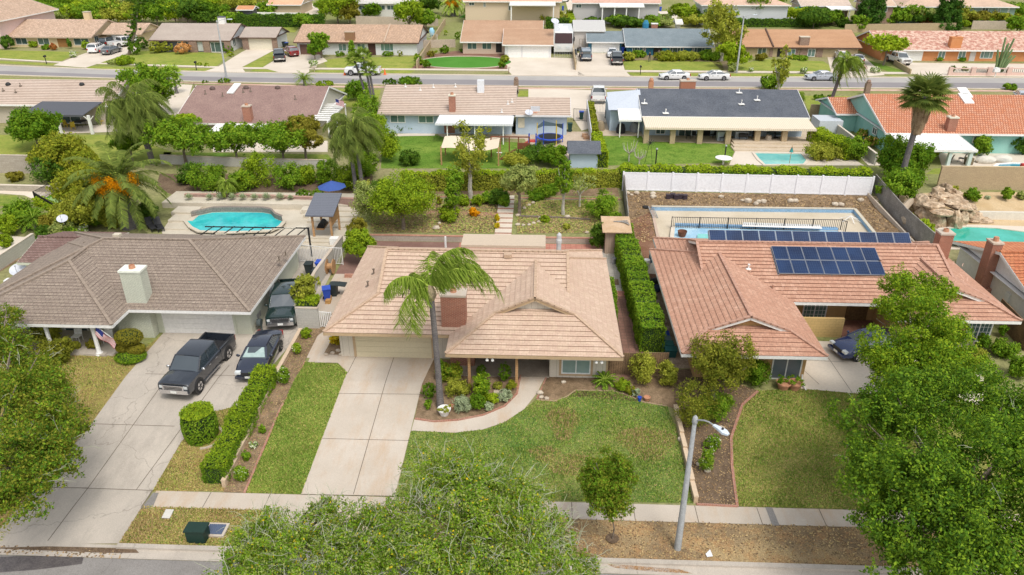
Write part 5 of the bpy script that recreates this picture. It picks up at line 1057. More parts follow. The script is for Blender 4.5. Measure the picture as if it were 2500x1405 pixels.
for a,b,w_,h_,l,lab in ((2460,880,60,40,'b','green bushes by the curved path beside the white house'),(2447,826,22,30,'f','small dark topiary beside the gridded patio window'),(2400,860,30,40,'f','leafy dark plant below the gridded window'),(2380,900,60,40,'d','olive ground plant behind the bright tree'),(2490,930,50,60,'b','wide green bush at the edge of the leafy street tree')):bush(a,b,w_,h_,l,lab)
# plants by the left house porch
for a,b,w_,h_,l,lab in ((130,895,80,60,'u','loose flowering bush against the shaded porch'),(110,850,60,60,'d','grey green bush at the end of the porch'),(225,857,30,26,'t','small clipped shrub in front of the porch chairs'),(180,860,26,22,'d','thin bush beside the porch post'),(30,900,100,80,'u','dense green bush beneath the overhanging tree')):bush(a,b,w_,h_,l,lab,dens=.8)
run('porch_step',[(140,862),(262,868)],.35,.14,conc_old,label='low concrete step along the front of the shaded porch',cat='step')
for px_,l_ in ((208,'white rocking chair behind the round porch post'),(283,'white ladder back chair at the open end of the porch')):q=P(px_,822,0);chair(Vector((q.x,41.3,.1)),-1.5,l_,white,group='white chairs on the porch')
# flag on the porch corner
def flag(p,d,dn,w_,h_,label,n=13):
    p=Vector(p);d=Vector(d).normalized();dn=Vector(dn).normalized();root=T('flag',label,'flag',p);sd_=d.cross(dn);mb=MB();K=10
    for i in range(K):
        for j in range(n):
            pts=[]
            for a,b in ((i,j),(i+1,j),(i+1,j+1),(i,j+1)):u,v=a/K,b/n;pts.append(p+d*(u*w_)+dn*(v*h_)+sd_*(.05*math.sin(u*9+v*2)*w_))
            mb.face(pts,2 if (i<K*.4 and j<7) else (0 if j%2==0 else 1))
    mb.build('flag_cloth',[plain('flag_red',(.45,.03,.04),.8),plain('flag_white',(.72,.72,.72),.8),plain('flag_blue',(.02,.03,.16),.8)],root);return root
q=P(232,800,2.3);f_=flag((q.x+.1,q.y-.1,2.35),(.75,-.1,-.55),(-.35,0,-.9),1.5,.55,'striped flag with blue corner drooping from the porch eave')
MB().tube([(q.x-.2,q.y+.3,2.3),(q.x+1.2,q.y-.2,1.5)],.02,6).build('flag_pole',white,f_)
q=G(328,855);q.x+=.55;MB().ell((q.x,q.y,.3),(.16,.1,.16),8,6).ell((q.x+.1,q.y-.05,.5),(.07,.07,.08),8,6).lathe((q.x,q.y,0),[(.2,0),(.12,.15)],8).build('garden_ornament',plain('orn',(.6,.6,.6)),None,True,label='small grey goose ornament beside the stacked domes',cat='ornament')
# bins, spools in the left side yard
bin_(757,672,'dark bin with printed lid by the white bar gate');bin_(776,688,'dark bin with a white sticker beside the wooden spool');bin_(784,668,'bright blue bin behind the two dark bins',bluep);bin_(817,722,'dark bin with its lid flung open on the side path',open_=True)
bin_(800,734,'blue bin standing next to the open dark bin',bluep,rz=.3)
q=G(800,668);root=T('cable_spool','large pale wooden cable spool leaning on the block wall','spool',q);[MB().tube([(q.x+dx,q.y,q.z+.62),(q.x+dx+.05,q.y,q.z+.62)],.6,20).build('spool_flange',wood,root) for dx in (0,.5)];MB().tube([(q.x,q.y,q.z+.62),(q.x+.5,q.y,q.z+.62)],.25,14).build('spool_core',wood,root)
pot(738,695,.5,.5,'dark plastic tub with a small shrub in the side yard',binblk,'d',plant=.4)
tree(770,745,670,78,'d','small airy olive shrub tree above the parked dark pickup',dens=.7,name='shrub_tree',lobes=4,cat='small tree',q=Vector((-15.95,45.2,.0)),crown_low=.35)
q=G(802,742);MB().box(q.x-.2,q.y-.1,0,q.x+.15,q.y+.25,.3).box(q.x-.25,q.y+.3,0,q.x+.1,q.y+.6,.35).build('cardboard_box',plain('card',(.5,.28,.1)),None,label='brown carton standing beside the blue bin',cat='box')

# ---------------- left back yard (pool)
pave=M('pool_deck',(.52,.46,.36),(.6,.54,.44),sc_=.5,f=.07)
drape('pool_deck',[(395,565),(445,495),(700,498),(850,500),(842,610),(700,612),(400,585)],pave,.02)
def pool(name,label,pts,mat,coping=conc,band=None,z=0,px=True,rise=.0):
    q=[P(a,b,z) if px else Vector((a,b,z)) for a,b in pts];root=T(name,label,'swimming pool',q[0]);MB().face([(p.x,p.y,z+.05) for p in q]).__class__
    m_=MB();m_.face([(p.x,p.y,z+.06) for p in q]);o=m_.build('water',mat,root)
    c=MB();n=len(q);cen=sum(q,Vector())/n
    for i in range(n):
        a,b=q[i],q[(i+1)%n];da=(a-cen);db=(b-cen);a2=a+da.normalized()*.35;b2=b+db.normalized()*.35
        c.raw([(a.x,a.y,z+.02),(b.x,b.y,z+.02),(b2.x,b2.y,z+.02),(a2.x,a2.y,z+.02),(a.x,a.y,z+.13),(b.x,b.y,z+.13),(b2.x,b2.y,z+.13),(a2.x,a2.y,z+.13)],[(4,5,6,7),(0,1,5,4),(2,3,7,6)])
    c.build('coping',coping,root)
    if band:
        c=MB()
        for i in band[1]:a,b=q[i],q[(i+1)%n];c.raw([(a.x,a.y,z+.1),(b.x,b.y,z+.1),(b.x,b.y,z+band[2]),(a.x,a.y,z+band[2]),(a.x,a.y+.35,z+band[2]),(b.x,b.y+.35,z+band[2])],[(0,1,2,3),(3,2,5,4)])
        c.build('raised_wall',band[0],root)
    return root
stoneb=M('stone_grey_brown',(.22,.18,.16),(.32,.27,.23),sc_=2,f=.15,pat=('brick',.4,.2,.02,(.18,.15,.13),(.26,.22,.19)))
pool('swimming_pool','freeform turquoise pool with a raised stone back wall',[(456,541),(468,532),(497,526),(520,521),(560,520),(640,521),(662,525),(672,536),(690,543),(680,555),(655,566),(560,568),(490,566),(470,556)],water,pave,(stoneb,(1,2,3,4,5,6,7),.55),z=.22)
for i,(y,x0,x1) in enumerate(((61.6,-20.6,-16.8),(62.6,-21.2,-16.8),(63.6,-21.8,-16.8),(64.6,-22.3,-16.8),(65.7,-36.0,-16.8))):MB().box(x0,y,0,x1,y+(1.0 if i<4 else 3.2),.14*(i+1)+.02).build('pool_step',pave,None,kind='structure')
for i in range(3):MB().box(-33.5-i*.4,60.6+i*1.6,0,-31.2-i*.4,62.2+i*1.6,.16*(i+1)).build('pool_step',pave,None,kind='structure')
for i in range(3):MB().box(-21.0,58.4-i*.5,0,-17,58.9-i*.5,.45-.14*i).build('pool_step',pave,None,kind='structure')
# gazebo (small grill shelter)
q=P(800,570,.1);x0,x1=P(777,575,.1).x,P(812,575,.1).x;y0,y1=58.7,61.2;root=T('grill_gazebo','small wooden grill shelter with slate grey mono roof','gazebo',(x0,y0,.1))
for x in (x0,x1+.3):
    for y in (y0,y1):MB().box(x-.08,y-.08,.1,x+.08,y+.08,2.5+(y-y0)*.22).build('post',wood,root)
mb=MB();mb.raw([(x0-.45,y0-.4,2.42),(x1+.7,y0-.4,2.42),(x1+.7,y1+.5,3.25),(x0-.45,y1+.5,3.25),(x0-.45,y0-.4,2.52),(x1+.7,y0-.4,2.52),(x1+.7,y1+.5,3.35),(x0-.45,y1+.5,3.35)],[(3,2,1,0),(4,5,6,7),(0,1,5,4),(1,2,6,5),(2,3,7,6),(3,0,4,7)]);mb.build('roof',M('slate_roof',(.15,.16,.19),f=.1,pat=('rows',.25,1,.1,(.08,.085,.1))),root)
MB().box(x0-.1,y0-.12,2.28,x1+.4,y0-.02,2.42).build('beam',wood,root);MB().box(x1+.25,y0+.08,1.3,x1+.33,y1-.08,2.6).build('side_screen',wood,root)
MB().box(x0,y0+.5,.85,x0+.75,y1-.4,.93).build('counter',wood,root)
g_=T('gas_grill','black gas grill standing under the wooden shelter','grill',(x0+.4,y0+1,.93));MB().tube([(x0+.4,y0+.8,1.1),(x0+.4,y0+1.9,1.1)],.26,12).build('grill_hood',black,g_);MB().box(x0+.1,y0+.7,.935,x0+.7,y0+2.0,1.08).build('grill_body',black,g_)
# patio umbrella
def umbrella(q,r,h,m,label):
    root=T('patio_umbrella',label,'umbrella',q);MB().tube([q,(q.x,q.y,q.z+h+.1)],.03,7).build('pole',wood,root);mb=MB()
    for k in range(8):
        a,b=k*math.pi/4,(k+1)*math.pi/4;mb.face([(q.x,q.y,q.z+h),(q.x+r*math.cos(a),q.y+r*math.sin(a),q.z+h-.6),(q.x+r*math.cos(b),q.y+r*math.sin(b),q.z+h-.6)])
    mb.build('canopy',m,root);mb=MB();[mb.bar((q.x,q.y,q.z+h-.03),(q.x+r*math.cos(k*math.pi/4),q.y+r*math.sin(k*math.pi/4),q.z+h-.63),.025) for k in range(8)];mb.build('ribs_lattice',black,root)
umbrella(Vector((P(815,498,.7).x,P(815,498,.7).y,.7)),1.35,2.3,plain('canvas_blue',(.05,.1,.32),.9),'blue patio umbrella beside the tall palm trunks')
# iron pergola bars behind the left roof
q=G(757,618);root=T('iron_pergola','dark metal pergola frame with a corner post by the steps','pergola',q);z0_=2.6;a_=P(752,556,z0_);MB().box(a_.x-.06,a_.y-.06,0,a_.x+.06,a_.y+.06,z0_).build('post',black,root);mb=MB();
for i in range(10):x=a_.x-.1-i*.85;mb.bar((x,a_.y,z0_),(x-.4,a_.y-2.2,z0_),.06);mb.bar((x,a_.y-.25*i,z0_+.05),(x-.9,a_.y-.25*i,z0_+.05),.09,.03,1) if i<9 else None
mb.bar((a_.x+.1,a_.y,z0_-.06),(a_.x-8.5,a_.y,z0_-.06),.08);mb.build('beam_lattice',[black,offwhite],root)
q=G(818,600);mb=MB();mb.box(q.x-.35,q.y-.3,q.z,q.x+.35,q.y+.3,q.z+.75);mb.build('pool_equipment',white,None,label='white plastic equipment box at the top of the yard steps',cat='equipment box')
for a,l_,rz_ in ((390,'dark mesh lounger nearer the palm beside the pool',2.2),(372,'dark mesh lounger tucked under the palm fronds',2.3)):
    q=P(a,560,.05);root=T('sun_lounger',l_,'lounger',(0,0,0),'loungers by the pool');MB().box(-.9,-.3,.3,.4,.3,.35).build('seat',trim_m,root);MB().bar((.4,0,.33),(1.0,0,.85),.6,.05).build('backrest',trim_m,root);[MB().box(sx-.03,sy-.03,0,sx+.03,sy+.03,.3).build('leg',trim_m,root) for sx in (-.8,.3) for sy in (-.25,.25)];root.location=q;root.rotation_euler=(0,0,rz_)
# retaining wall and agaves behind the pool
run('retaining_wall',[(455,492),(600,493),(770,500),(905,505)],.3,.75,M('wall_mauve',(.34,.22,.18),(.42,.3,.26),sc_=1,f=.1,pat=('brick',.3,.15,.012,(.28,.2,.17),(.32,.2,.17))),cap=plain('cap_pink',(.48,.3,.24)),label='low mauve stone wall with pink cap behind the pool',cat='wall')
for i,(a,s) in enumerate(((470,26),(520,24),(545,26),(575,26),(600,26),(628,26),(657,30),(690,30),(715,18))):
    q=G(a,497);q.y-=.5;V=[]
    for k in range(30):
        az=k*2.4;el=1.35-1.2*k/30;L=s/ppm(q)*.55;d=np.array([math.cos(az)*math.cos(el),math.sin(az)*math.cos(el),math.sin(el)]);sd=np.array([-math.sin(az),math.cos(az),0])*.08;c=np.array(q)+[0,0,.7];V.append([c,c+d*L*.5+sd,c+d*L,c+d*L*.5-sd])
    quads('agave_plant',np.array(V),[LV['s']],None,None,label=f'blue grey agave rosette, {ORD[i]} from the date palm along the pool wall',cat='agave',group='agaves along the pool wall')
run('back_wall',[(395,400),(520,405),(640,409),(800,413)],.2,.95,block_lt,cap=conc,label='long pale block wall behind the citrus bushes',cat='wall')
run('back_wall',[(-60,421),(125,424)],.2,1.9,block,cap=conc,label='plastered block wall behind the putting green yard',cat='wall')
drape('planting_bed',[(390,425),(910,430),(905,500),(455,490),(380,460)],dirt_dk,.015)
for a,b,w_,h_,l,lab in ((500,475,90,62,'b','round citrus bush behind the agaves near the big palm'),(460,455,60,45,'c','dark bush at the wall end beside the date palm'),(630,470,90,80,'a','bright citrus tree behind the pool middle'),(700,470,80,58,'b','citrus bush between bright citrus and the umbrella'),(745,455,50,45,'a','light green bush beside the blue umbrella'),(740,495,36,28,'f','clipped round shrub on the pool wall'),(775,497,40,30,'b','wider clipped shrub next to the umbrella pole'),(800,460,60,60,'b','leafy bush behind the blue umbrella')):bush(a,b,w_,h_,l,lab,round_='clipped' in lab)
palm(560,492,452,'short thin palm in the bed behind the pool','queen',1.5,22,H_=1.9,r=.09,name='small_palm');
palm(335,555,452,'big date palm with orange fruit stalks beside the pool','date',4.7,40,q=Vector((P(326,548,.1).x,61.0,.1)),H_=4.3,r=.55,name='date_palm',lf='m')
tree(190,560,400,170,'e','golden green leafy tree behind the date palm',lobes=8,name='backyard_tree',q=Vector((P(250,520,.1).x,63.5,.1)),crown_low=.05,cap=12000,dens=1.1)
tree(290,560,470,150,'d','olive leafed tree below the date palm crown',lobes=6,name='backyard_tree',q=Vector((P(235,545,.1).x,60.3,.1)),crown_low=.02,cap=10000)
for k,(a,b,tp,cr_,nf_,wx,lab) in enumerate(((368,412,235,4.6,36,.5,'tall queen palm with ragged crown beside the dark pine'),(388,400,225,4.2,30,.6,'second queen palm trunk just beside the ragged one'),(845,505,300,3.2,26,.3,'queen palm with pale trunk above the blue umbrella'),(862,505,285,3.4,30,.5,'queen palm with the widest crown above the umbrella'))):palm(a,b,tp+30,lab,'queen',cr_,nf_,wind=(wx*1.6,0,-.1),r=.19,q=Vector((P(a,b,.9).x,69 if k>1 else 76,.9)),lean=(-1.3 if k==0 else-.3,0),lf='m',e0=1.35)
tree(330,300,150,130,'b','dark pine top rising behind the ragged queen palm',name='pine_tree',lobes=5,q=Vector((P(352,240,4).x+.5,96,1.2)),crown_low=.1)
# far left back garden with putting green
drape('garden_path',[(-40,455),(100,462),(140,466),(95,492),(60,478),(-40,470)],conc_far,.02);drape('putting_green',[(90,494),(140,468),(200,466),(260,510),(230,540),(170,530)],lawn_turf,.02);drape('putting_green',[(116,486),(150,474),(200,474),(215,500),(170,506),(135,500)],M('green_pale',(.25,.38,.14),f=.05),.03)
drape('lawn',[(-40,478),(40,478),(55,500),(-40,508)],lawn,.02);drape('garden_path',[(-60,572),(70,580),(90,600),(60,625),(-60,640)],conc_far,.02);drape('planting_bed',[(-60,628),(55,632),(-60,700)],dirt,.025)
run('garden_wall',[(-60,463),(90,467),(180,470)],.3,.55,block,cap=conc_far,label='low stone garden wall above the putting green',cat='wall');run('garden_wall',[(88,600),(-30,680)],.2,1.1,block_lt,cap=conc_far,label='plastered low wall under the satellite dishes',cat='wall')
hedgebox('clipped_hedge',[(95,500),(165,528)],.8,.7,'h','low lime green hedge beside the putting green',size=.7)
railing([(88,495),(135,470)],1.1,'thin black railing at the head of the putting green');railing([(90,494),(175,545)],1.0,'thin black railing above the lime hedge')
for a,b,w_,h_,l,lab in ((117,455,92,62,'c','big round dark bush against the plastered wall'),(35,446,36,22,'t','small bronze bush at the foot of the wall'),(145,560,50,34,'r','red leafed bush in the crowded border'),(120,572,50,40,'t','mixed bush with orange flowers in the border'),(150,585,60,36,'g','grey green mound next to the little roof'),(185,560,60,60,'c','dark bush beside the olive tree'),(60,560,70,60,'b','leafy green bush in the border middle'),(20,580,50,50,'a','bright bush by the curved garden path'),(8,610,36,30,'a','small bright plant in the curved planter'),(200,575,30,20,'w','white blossoms above the ridge vent')):bush(a,b,w_,h_,l,lab)
for a,b,lab in ((50,540,'wide sago palm in the crowded border'),(88,560,'second sago palm lower in the border')):palm(a,b,b-25,lab,'cycad',1.7,44,H_=.9,r=.2,name='sago_palm',lf='f')
q=Vector((P(80,585,2.4).x,56.8,2.0));dish(None,q,.45,-1.3,'pale satellite dish above the crowded border',.5);q=P(50,672,1.2);dish(None,Vector((q.x,q.y,1.1)),.62,-1.3,'wide satellite dish over the plastered low wall',.5)
MB().box(P(10,695,1).x,P(10,695,1).y,1.0,P(30,695,1).x,P(10,695,1).y+.5,1.3).build('vent_box',white,None,label='white vent hood low at the corner of the taupe roof',cat='vent')

for a,b,w_,h_,l,lab in ((230,560,70,60,'b','leafy bush filling the border below the date palm'),(270,560,60,50,'d','olive bush at the foot of the date palm'),(105,590,50,30,'c','dark low bush above the small mauve roof'),(170,600,50,34,'b','green bush against the mauve roof ridge'),(30,545,60,34,'f','dark leafy bush at the edge of the putting green'),(225,470,90,70,'e','golden leafed bush above the putting green'),(360,545,50,40,'c','dark bush behind the poolside loungers'),(590,476,60,50,'b','citrus bush between the short palm and the bright citrus'),(850,470,60,60,'a','light green bush between the two palm trunks'),(890,440,70,60,'b','leafy bush below the hedge end beside the palms'),(930,500,60,50,'c','dark bush behind the bright citrus tree'),(1330,545,26,14,'a','low bright weed clump on the bare terrace'),(1195,500,40,26,'b','leafy fern clump beside the upper steps'),(1130,505,34,22,'a','leafy low shrub on the upper path'),(1500,560,30,40,'b','green bush against the narrow board fence'),(1340,480,50,22,'b','leafy clump under the hedge wall')):bush(a,b,w_,h_,l,lab)
# ---------------- middle back yard (terraces)
drape('yard_soil',[(905,568),(1225,570),(1225,520),(905,510)],yardmix,.01);drape('yard_soil',[(1262,570),(1478,570),(1500,500),(1262,500)],yardmix,.01)
drape('yard_soil',[(905,505),(1235,510),(1235,480),(905,480)],dirt,.012);drape('lawn',[(1268,530),(1290,490),(1510,490),(1510,540),(1440,528)],lawn_olive,.014);rect('yard_soil',-16,67.6,7.6,70,dirt,.012)
capb=M('cap_brick',(.42,.2,.14),(.5,.28,.2),sc_=3,f=.1)
run('retaining_wall',[(-15.8,59.1),(-3.9,59.1)],.22,.1,block,px=False,z0=-.6,cap=capb,label='brick capped retaining wall behind the mauve patio',cat='wall');run('retaining_wall',[(-2.4,59.1),(5.4,59.1)],.22,.1,block,px=False,z0=-.6,cap=capb,label='brick capped retaining wall behind the red tile patio',cat='wall')
run('retaining_wall',[(-12,67.3),(-4.0,67.3)],.2,.1,block,px=False,z0=-.6,cap=capb,label='upper terrace wall between the bright citrus and the steps',cat='wall');run('retaining_wall',[(-1.9,67.3),(7.7,67.3)],.2,.1,block,px=False,z0=-.6,cap=capb,label='upper terrace wall beside the twisted dead branches',cat='wall')
run('log_edging',[(1268,530),(1360,533),(1440,538)],.15,.15,bark,label='dark timber edging across the terrace lawn',cat='edging')
drape('brick_path',[(1040,515),(1235,520),(1235,530),(1040,524)],brick_flat,.03)
mb=MB();x0,x1=-3.85,-2.4
for i in range(9):y=58.9+i*.95;z=.5+.095*i;MB().box(x0,y,.0,x1,y+.95,z).build('garden_step',conc_far,None,kind='structure');MB().box(x0-.01,y-.03,z-.12,x1+.01,y-.001,z-.002).build('step_riser',brick_flat,None,kind='structure')
hedgebox('ivy_hedge',[(985,465),(1240,462),(1515,458)],.9,1.75,'d','long dense hedge wall at the top of the middle yard',topc='h',size=.75,dens=1.15)
hedgebox('ivy_hedge',[(-20,0),(0,0)] if False else [(8.1,70.6),(20,70.5),(31.5,70.3)],1.3,2.15,'b','bright ivy hedge spilling behind the white fence',px=False,topc='h',size=.8)
tree(985,560,410,160,'a','big bright citrus tree on the lower terrace',lobes=8,name='citrus_tree',crown_low=.08,cap=16000,dens=1.2,size=.9)
bush(900,560,80,100,'g','grey green oleander bush beside the citrus tree');bush(880,480,70,50,'d','pale olive bush behind the palm trunks',q=Vector((P(900,490,1).x,66,.7)))
tree(1110,540,400,56,'b','slim columnar tree rising from the brick path',lobes=3,name='columnar_tree',crown_low=.15,dens=.9);bush(1095,545,58,34,'a','round bright juniper at the foot of the slim tree')
tree(1150,480,300,110,'d','bare branched thin tree before the shade sail',lobes=5,name='sparse_tree',dens=.22,bk=bark_w,crown_low=.2)
tree(1268,525,400,100,'g','feathery grey green tree beside the garden steps',lobes=6,name='backyard_tree',crown_low=.35,dens=.85);tree(1375,525,385,50,'b','narrow ivy clad tree on the terrace lawn',lobes=4,name='backyard_tree',dens=.5,crown_low=.2,bk=bark_w)
tree(1415,505,420,90,'g','twisted mostly bare tree near the white fence end',lobes=4,name='dead_tree',dens=.1,bk=bark_w);bush(1465,545,84,62,'b','loose green bush beside the grey board fence',dens=.6)
for a,b,w_,h_,l,lab in ((1157,532,24,22,'o','orange yellow round shrub by the brick path'),(1213,560,14,14,'y','small yellow flower clump near the steps'),(1214,545,12,20,'y','taller yellow flower spike near the steps'),(1216,505,50,34,'c','dark palm like plant beside the upper steps'),(1165,505,30,26,'a','light green plant on the upper path'),(1072,500,14,18,'t','small bronze shrub by the upper path'),(1230,512,30,30,'b','green plant against the steps edge'),(1310,490,60,16,'f','low dark groundcover along the upper terrace'),(1382,562,24,12,'d','low weed tuft on the bare terrace')):bush(a,b,w_,h_,l,lab)
for i,(a,b,s) in enumerate(((1065,560,.6),(1073,547,.35),(1182,462,.4),(1190,461,.35),(1264,551,.4),(1278,552,.35),(1292,551,.35),(1303,547,.35),(1315,543,.3),(1318,535,.35),(1280,510,.35),(1292,503,.35),(1302,497,.35),(1385,532,.5),(1264,528,.4),(1433,570,.35))):rock(a,b,s,['large boulder below the bright juniper','smaller boulder behind the large one by the juniper','boulder lying under the hedge wall','second boulder touching the one under the hedge wall'][i] if i<4 else f'pale boulder, {ORD[i - 4]} of the stones curving beside the garden steps','boulders on the middle terraces')
tree(868,660,560,84,'a','shaggy green shrub tree against the pale block wall',lobes=5,name='shrub_tree',crown_low=.15,q=Vector((P(872,660,0).x,54.3,0)),cat='small tree')
bush(870,585,50,40,'t','dry brown twiggy top of the shrub by the wall',q=Vector((P(872,600,1).x,55.5,1.9)),dens=.4)
run('brick_planter',[(842,678),(895,678),(912,640)],.2,.3,capb,label='small brick kerb round the shrub bed by the wall',cat='edging')
hedgebox('shrub_hedge',[(1487,800),(1487,760),(1483,715)],.8,1.3,'b','narrow leafy hedge beside the brick side path',size=.8)
# shed
q=P(1497,628,0);root=T('garden_shed','small beige shed with a warped plywood roof','shed',q);mb=MB();mb.box(5.5,57.0,0,7.2,58.9,2.0);mb.build('wall',M('shed_wall',(.42,.32,.24),f=.08,pat=('rows',.2,0,.1,(.3,.22,.16))),root);mb=MB();mb.raw([(5.2,56.6,2.05),(7.6,56.6,2.05),(7.6,59.3,2.4),(5.2,59.3,2.4),(5.2,56.6,2.12),(7.6,56.6,2.12),(7.6,59.3,2.47),(5.2,59.3,2.47)],[(3,2,1,0),(4,5,6,7),(0,1,5,4),(1,2,6,5),(2,3,7,6),(3,0,4,7)]);mb.build('roof',M('plywood',(.5,.34,.2),(.58,.42,.28),sc_=1.5,f=.1),root)
mb=MB();[mb.bar((6.2+i*.25,58.3,2.4),(7.4+i*.02,58.6-i*.3,2.38),.12,.03) for i in range(4)];mb.build('scrap_plank',wood_grey,None,label='loose grey boards lying on the shed roof',cat='boards')
bush(1478,612,40,60,'c','dark shrub beside the beige shed wall',q=Vector((5.0,57.6,0)))
pot(1498,645,.4,.55,'galvanised bucket beside the beige shed',steel)
run('wood_fence',[(1521,462),(1527,520),(1531,565)],.08,1.7,wood_grey,label='narrow grey board fence running down from the white fence',cat='fence')
# ---------------- right back yard
drape('yard_soil',[(1522,468),(2125,478),(2270,600),(1600,592),(1540,590),(1530,520)],dirt,.012);drape('yard_soil',[(1540,540),(1585,520),(1620,640),(1595,700),(1575,640)],dirt_red,.016)
# white vinyl fence
vin=plain('vinyl_white',(.82,.82,.85),.5);a=Vector((8.1,69.75,zg(8.2,69.75)));b=Vector((31.75,69.3,zg(31.75,69.3)));root=T('vinyl_fence','long white vinyl privacy fence across the upper yard','fence',a);n=10;mb=MB()
for i in range(n):p0,p1=a.lerp(b,i/n),a.lerp(b,(i+1)/n);mb.bar(p0+Vector((0,0,.95)),p1+Vector((0,0,.95)),.05,1.6);mb.bar(p0+Vector((0,0,1.8)),p1+Vector((0,0,1.8)),.09,.12);mb.bar(p0+Vector((0,0,.12)),p1+Vector((0,0,.12)),.09,.14)
mb.build('fence_panel',vin,root)
for i in range(n+1):p0=a.lerp(b,i/n);MB().box(p0.x-.08,p0.y-.08,p0.z-.1,p0.x+.08,p0.y+.08,p0.z+1.95).build('post',vin,root)
run('wood_fence',[(2130,468),(2200,552),(2275,622)],.08,1.75,wood_grey,label='leaning grey board fence down the pool side boundary',cat='fence')
run('kerb_wall',[(2118,478),(2200,566),(2230,598)],.15,.3,conc,label='low concrete footing along the grey board fence',cat='low wall')
blueW=M('pool_tile_blue',(.2,.38,.6),(.3,.48,.68),sc_=1.5,f=.15,pat=('brick',.4,.2,.012,(.35,.45,.55),(.22,.4,.6)))
drape('pool_deck',[(1592,512),(2085,520),(2145,600),(1615,598)],M('deck_sand',(.52,.44,.32),(.6,.52,.4),sc_=.4,f=.08),.03)
run('pool_edge_wall',[(1590,514),(2085,520),(2140,588)],.25,.38,blueW,cap=plain('cap_sand',(.55,.5,.4)),label='low blue tiled wall framing the sandy pool deck',cat='low wall')
run('pool_edge_wall',[(1592,516),(1610,600)],.25,.1,M('cap_sand2',(.5,.38,.3),f=.1),label='low tan kerb at the shed end of the pool deck',cat='low wall')
pl=pool('drained_pool','nearly empty rectangular pool with faded blue sides',[(1645,583),(1648,556),(2045,566),(2060,590),(1900,600),(1730,598)],M('pool_paint',(.24,.45,.62),(.42,.6,.7),sc_=.8,f=.15),conc_far,(blueW,(1,),.3),z=.35)
drape('pool_puddle',[(1700,596),(1702,582),(1760,584),(1760,598)],water_p,.42,kind='thing',label='patch of green water left in the drained pool',cat='water');drape('pool_cover',[(1810,566),(1812,556),(2000,562),(2005,572)],white,.5,kind='thing',label='white folded cover lying in the drained pool',cat='cover')
railing([(1638,560),(2050,567),(2062,572)],1.15,'long thin black railing before the drained pool',gap=.16)
for a,b,lab in ((1631,482,'dark crate at the shed end of the crate row'),(1642,480,'dark crate second in the row by the white fence'),(1650,483,'low dark crate in the middle of the crate row'),(1660,482,'dark crate with a lid fourth in the row'),(1672,483,'dark crate at the far end of the crate row')):q=G(a,b+3);MB().box(q.x-.2,q.y-.2,q.z,q.x+.2,q.y+.2,q.z+.42).box(q.x-.23,q.y-.23,q.z+.36,q.x+.23,q.y+.23,q.z+.4).build('dark_crate',plain('crate_dark',(.05,.035,.045)),None,label=lab,cat='crate',group='dark crates below the white fence')
for i,(a,b,s) in enumerate(((1530,475,.6),(1542,478,.35),(1554,474,.5),(1594,475,.5),(1594,483,.6),(1760,483,.5),(1826,494,.7),(1812,492,.4),(1845,500,.5),(1852,495,.5),(1863,495,.6),(1930,494,.6),(1941,494,.6),(2038,502,.6),(2052,503,.6),(2100,492,.6),(2137,496,.6),(2143,509,.5))):rock(a,b,s,f'pale rock on bare soil, {ORD[i]} from the grey board fence along the white fence','rocks below the white fence')
a=G(1588,512)+Vector((0,0,.3));root=T('metal_ladder','aluminium ladder lying over the corner of the pool deck','ladder',a);b=G(1600,535)+Vector((0,0,.12));mb=MB();s=Vector((.22,0,0));mb.bar(a-s,b-s,.05);mb.bar(a+s,b+s,.05);[mb.bar(a.lerp(b,t)-s,a.lerp(b,t)+s,.035) for t in np.linspace(.05,.95,8)];mb.build('ladder_frame',steel,root)
MB().lathe(G(1664,584),[(.3,.3),(.42,.75),(.4,.75),(.3,.4)],14).build('fire_pit',M('rust',(.18,.08,.05),f=.2),None,label='round rusty fire bowl beside the drained pool',cat='fire bowl')
MB().lathe(G(1576,508),[(.3,0),(.32,.12),(.2,.2)],12).build('rubber_ring',rubber,None,label='black rubber ring lying by the ladder',cat='tyre')
q=G(2075,540);root=T('broken_parasol','collapsed pale parasol frame lying on the deck','parasol',q);mb=MB();[mb.bar(q+Vector((0,0,.5)),q+Vector((1.0*math.cos(k),.8*math.sin(k),.05)),.05) for k in (.3,1.4,2.6,3.7,4.8,5.7)];mb.build('frame_ribs',white,root)
drape('concrete_pad',[(1573,668),(1600,628),(1612,640),(1612,672)],conc_far,.03)
for i,(a,b,m_,lab) in enumerate(((1608,660,M('blue_grey_board',(.08,.18,.36)),'blue board leaning on the tiled house corner'),(1618,690,orangep,'orange cone among the side yard clutter'),(1592,640,plain('blue_barrel',(.04,.14,.28)),'blue barrel beside the concrete pad'),(1598,695,binblk,'black sack in the gravel by the hedge'),(1604,712,plain('dark_blue_junk',(.04,.06,.13)),'dark blue bundle lying by the house wall'),(1578,655,white,'white bucket by the hedge near the pad'))):
    q=G(a,b);mb=MB()
    if 'board' in lab:mb.bar((q.x,q.y,q.z),(q.x+.5,q.y+.2,q.z+1.3),.8,.06)
    elif 'cone' in lab:mb.lathe(q,[(.22,0),(.22,.04),(.14,.05),(.03,.7)],10)
    elif 'barrel' in lab or 'bucket' in lab:mb.lathe(q,[(.25,0),(.28,.3),(.28,.6),(.25,.75)],12)
    else:mb.ell((q.x,q.y,q.z+.25),(.35,.3,.3),9,6,0,.15)
    mb.build({0:'leaning_board',1:'traffic_cone',2:'barrel',3:'sack',4:'bundle',5:'bucket'}[i],m_,None,label=lab,cat={0:'board',1:'traffic cone',2:'barrel',3:'sack',4:'bundle',5:'bucket'}[i])
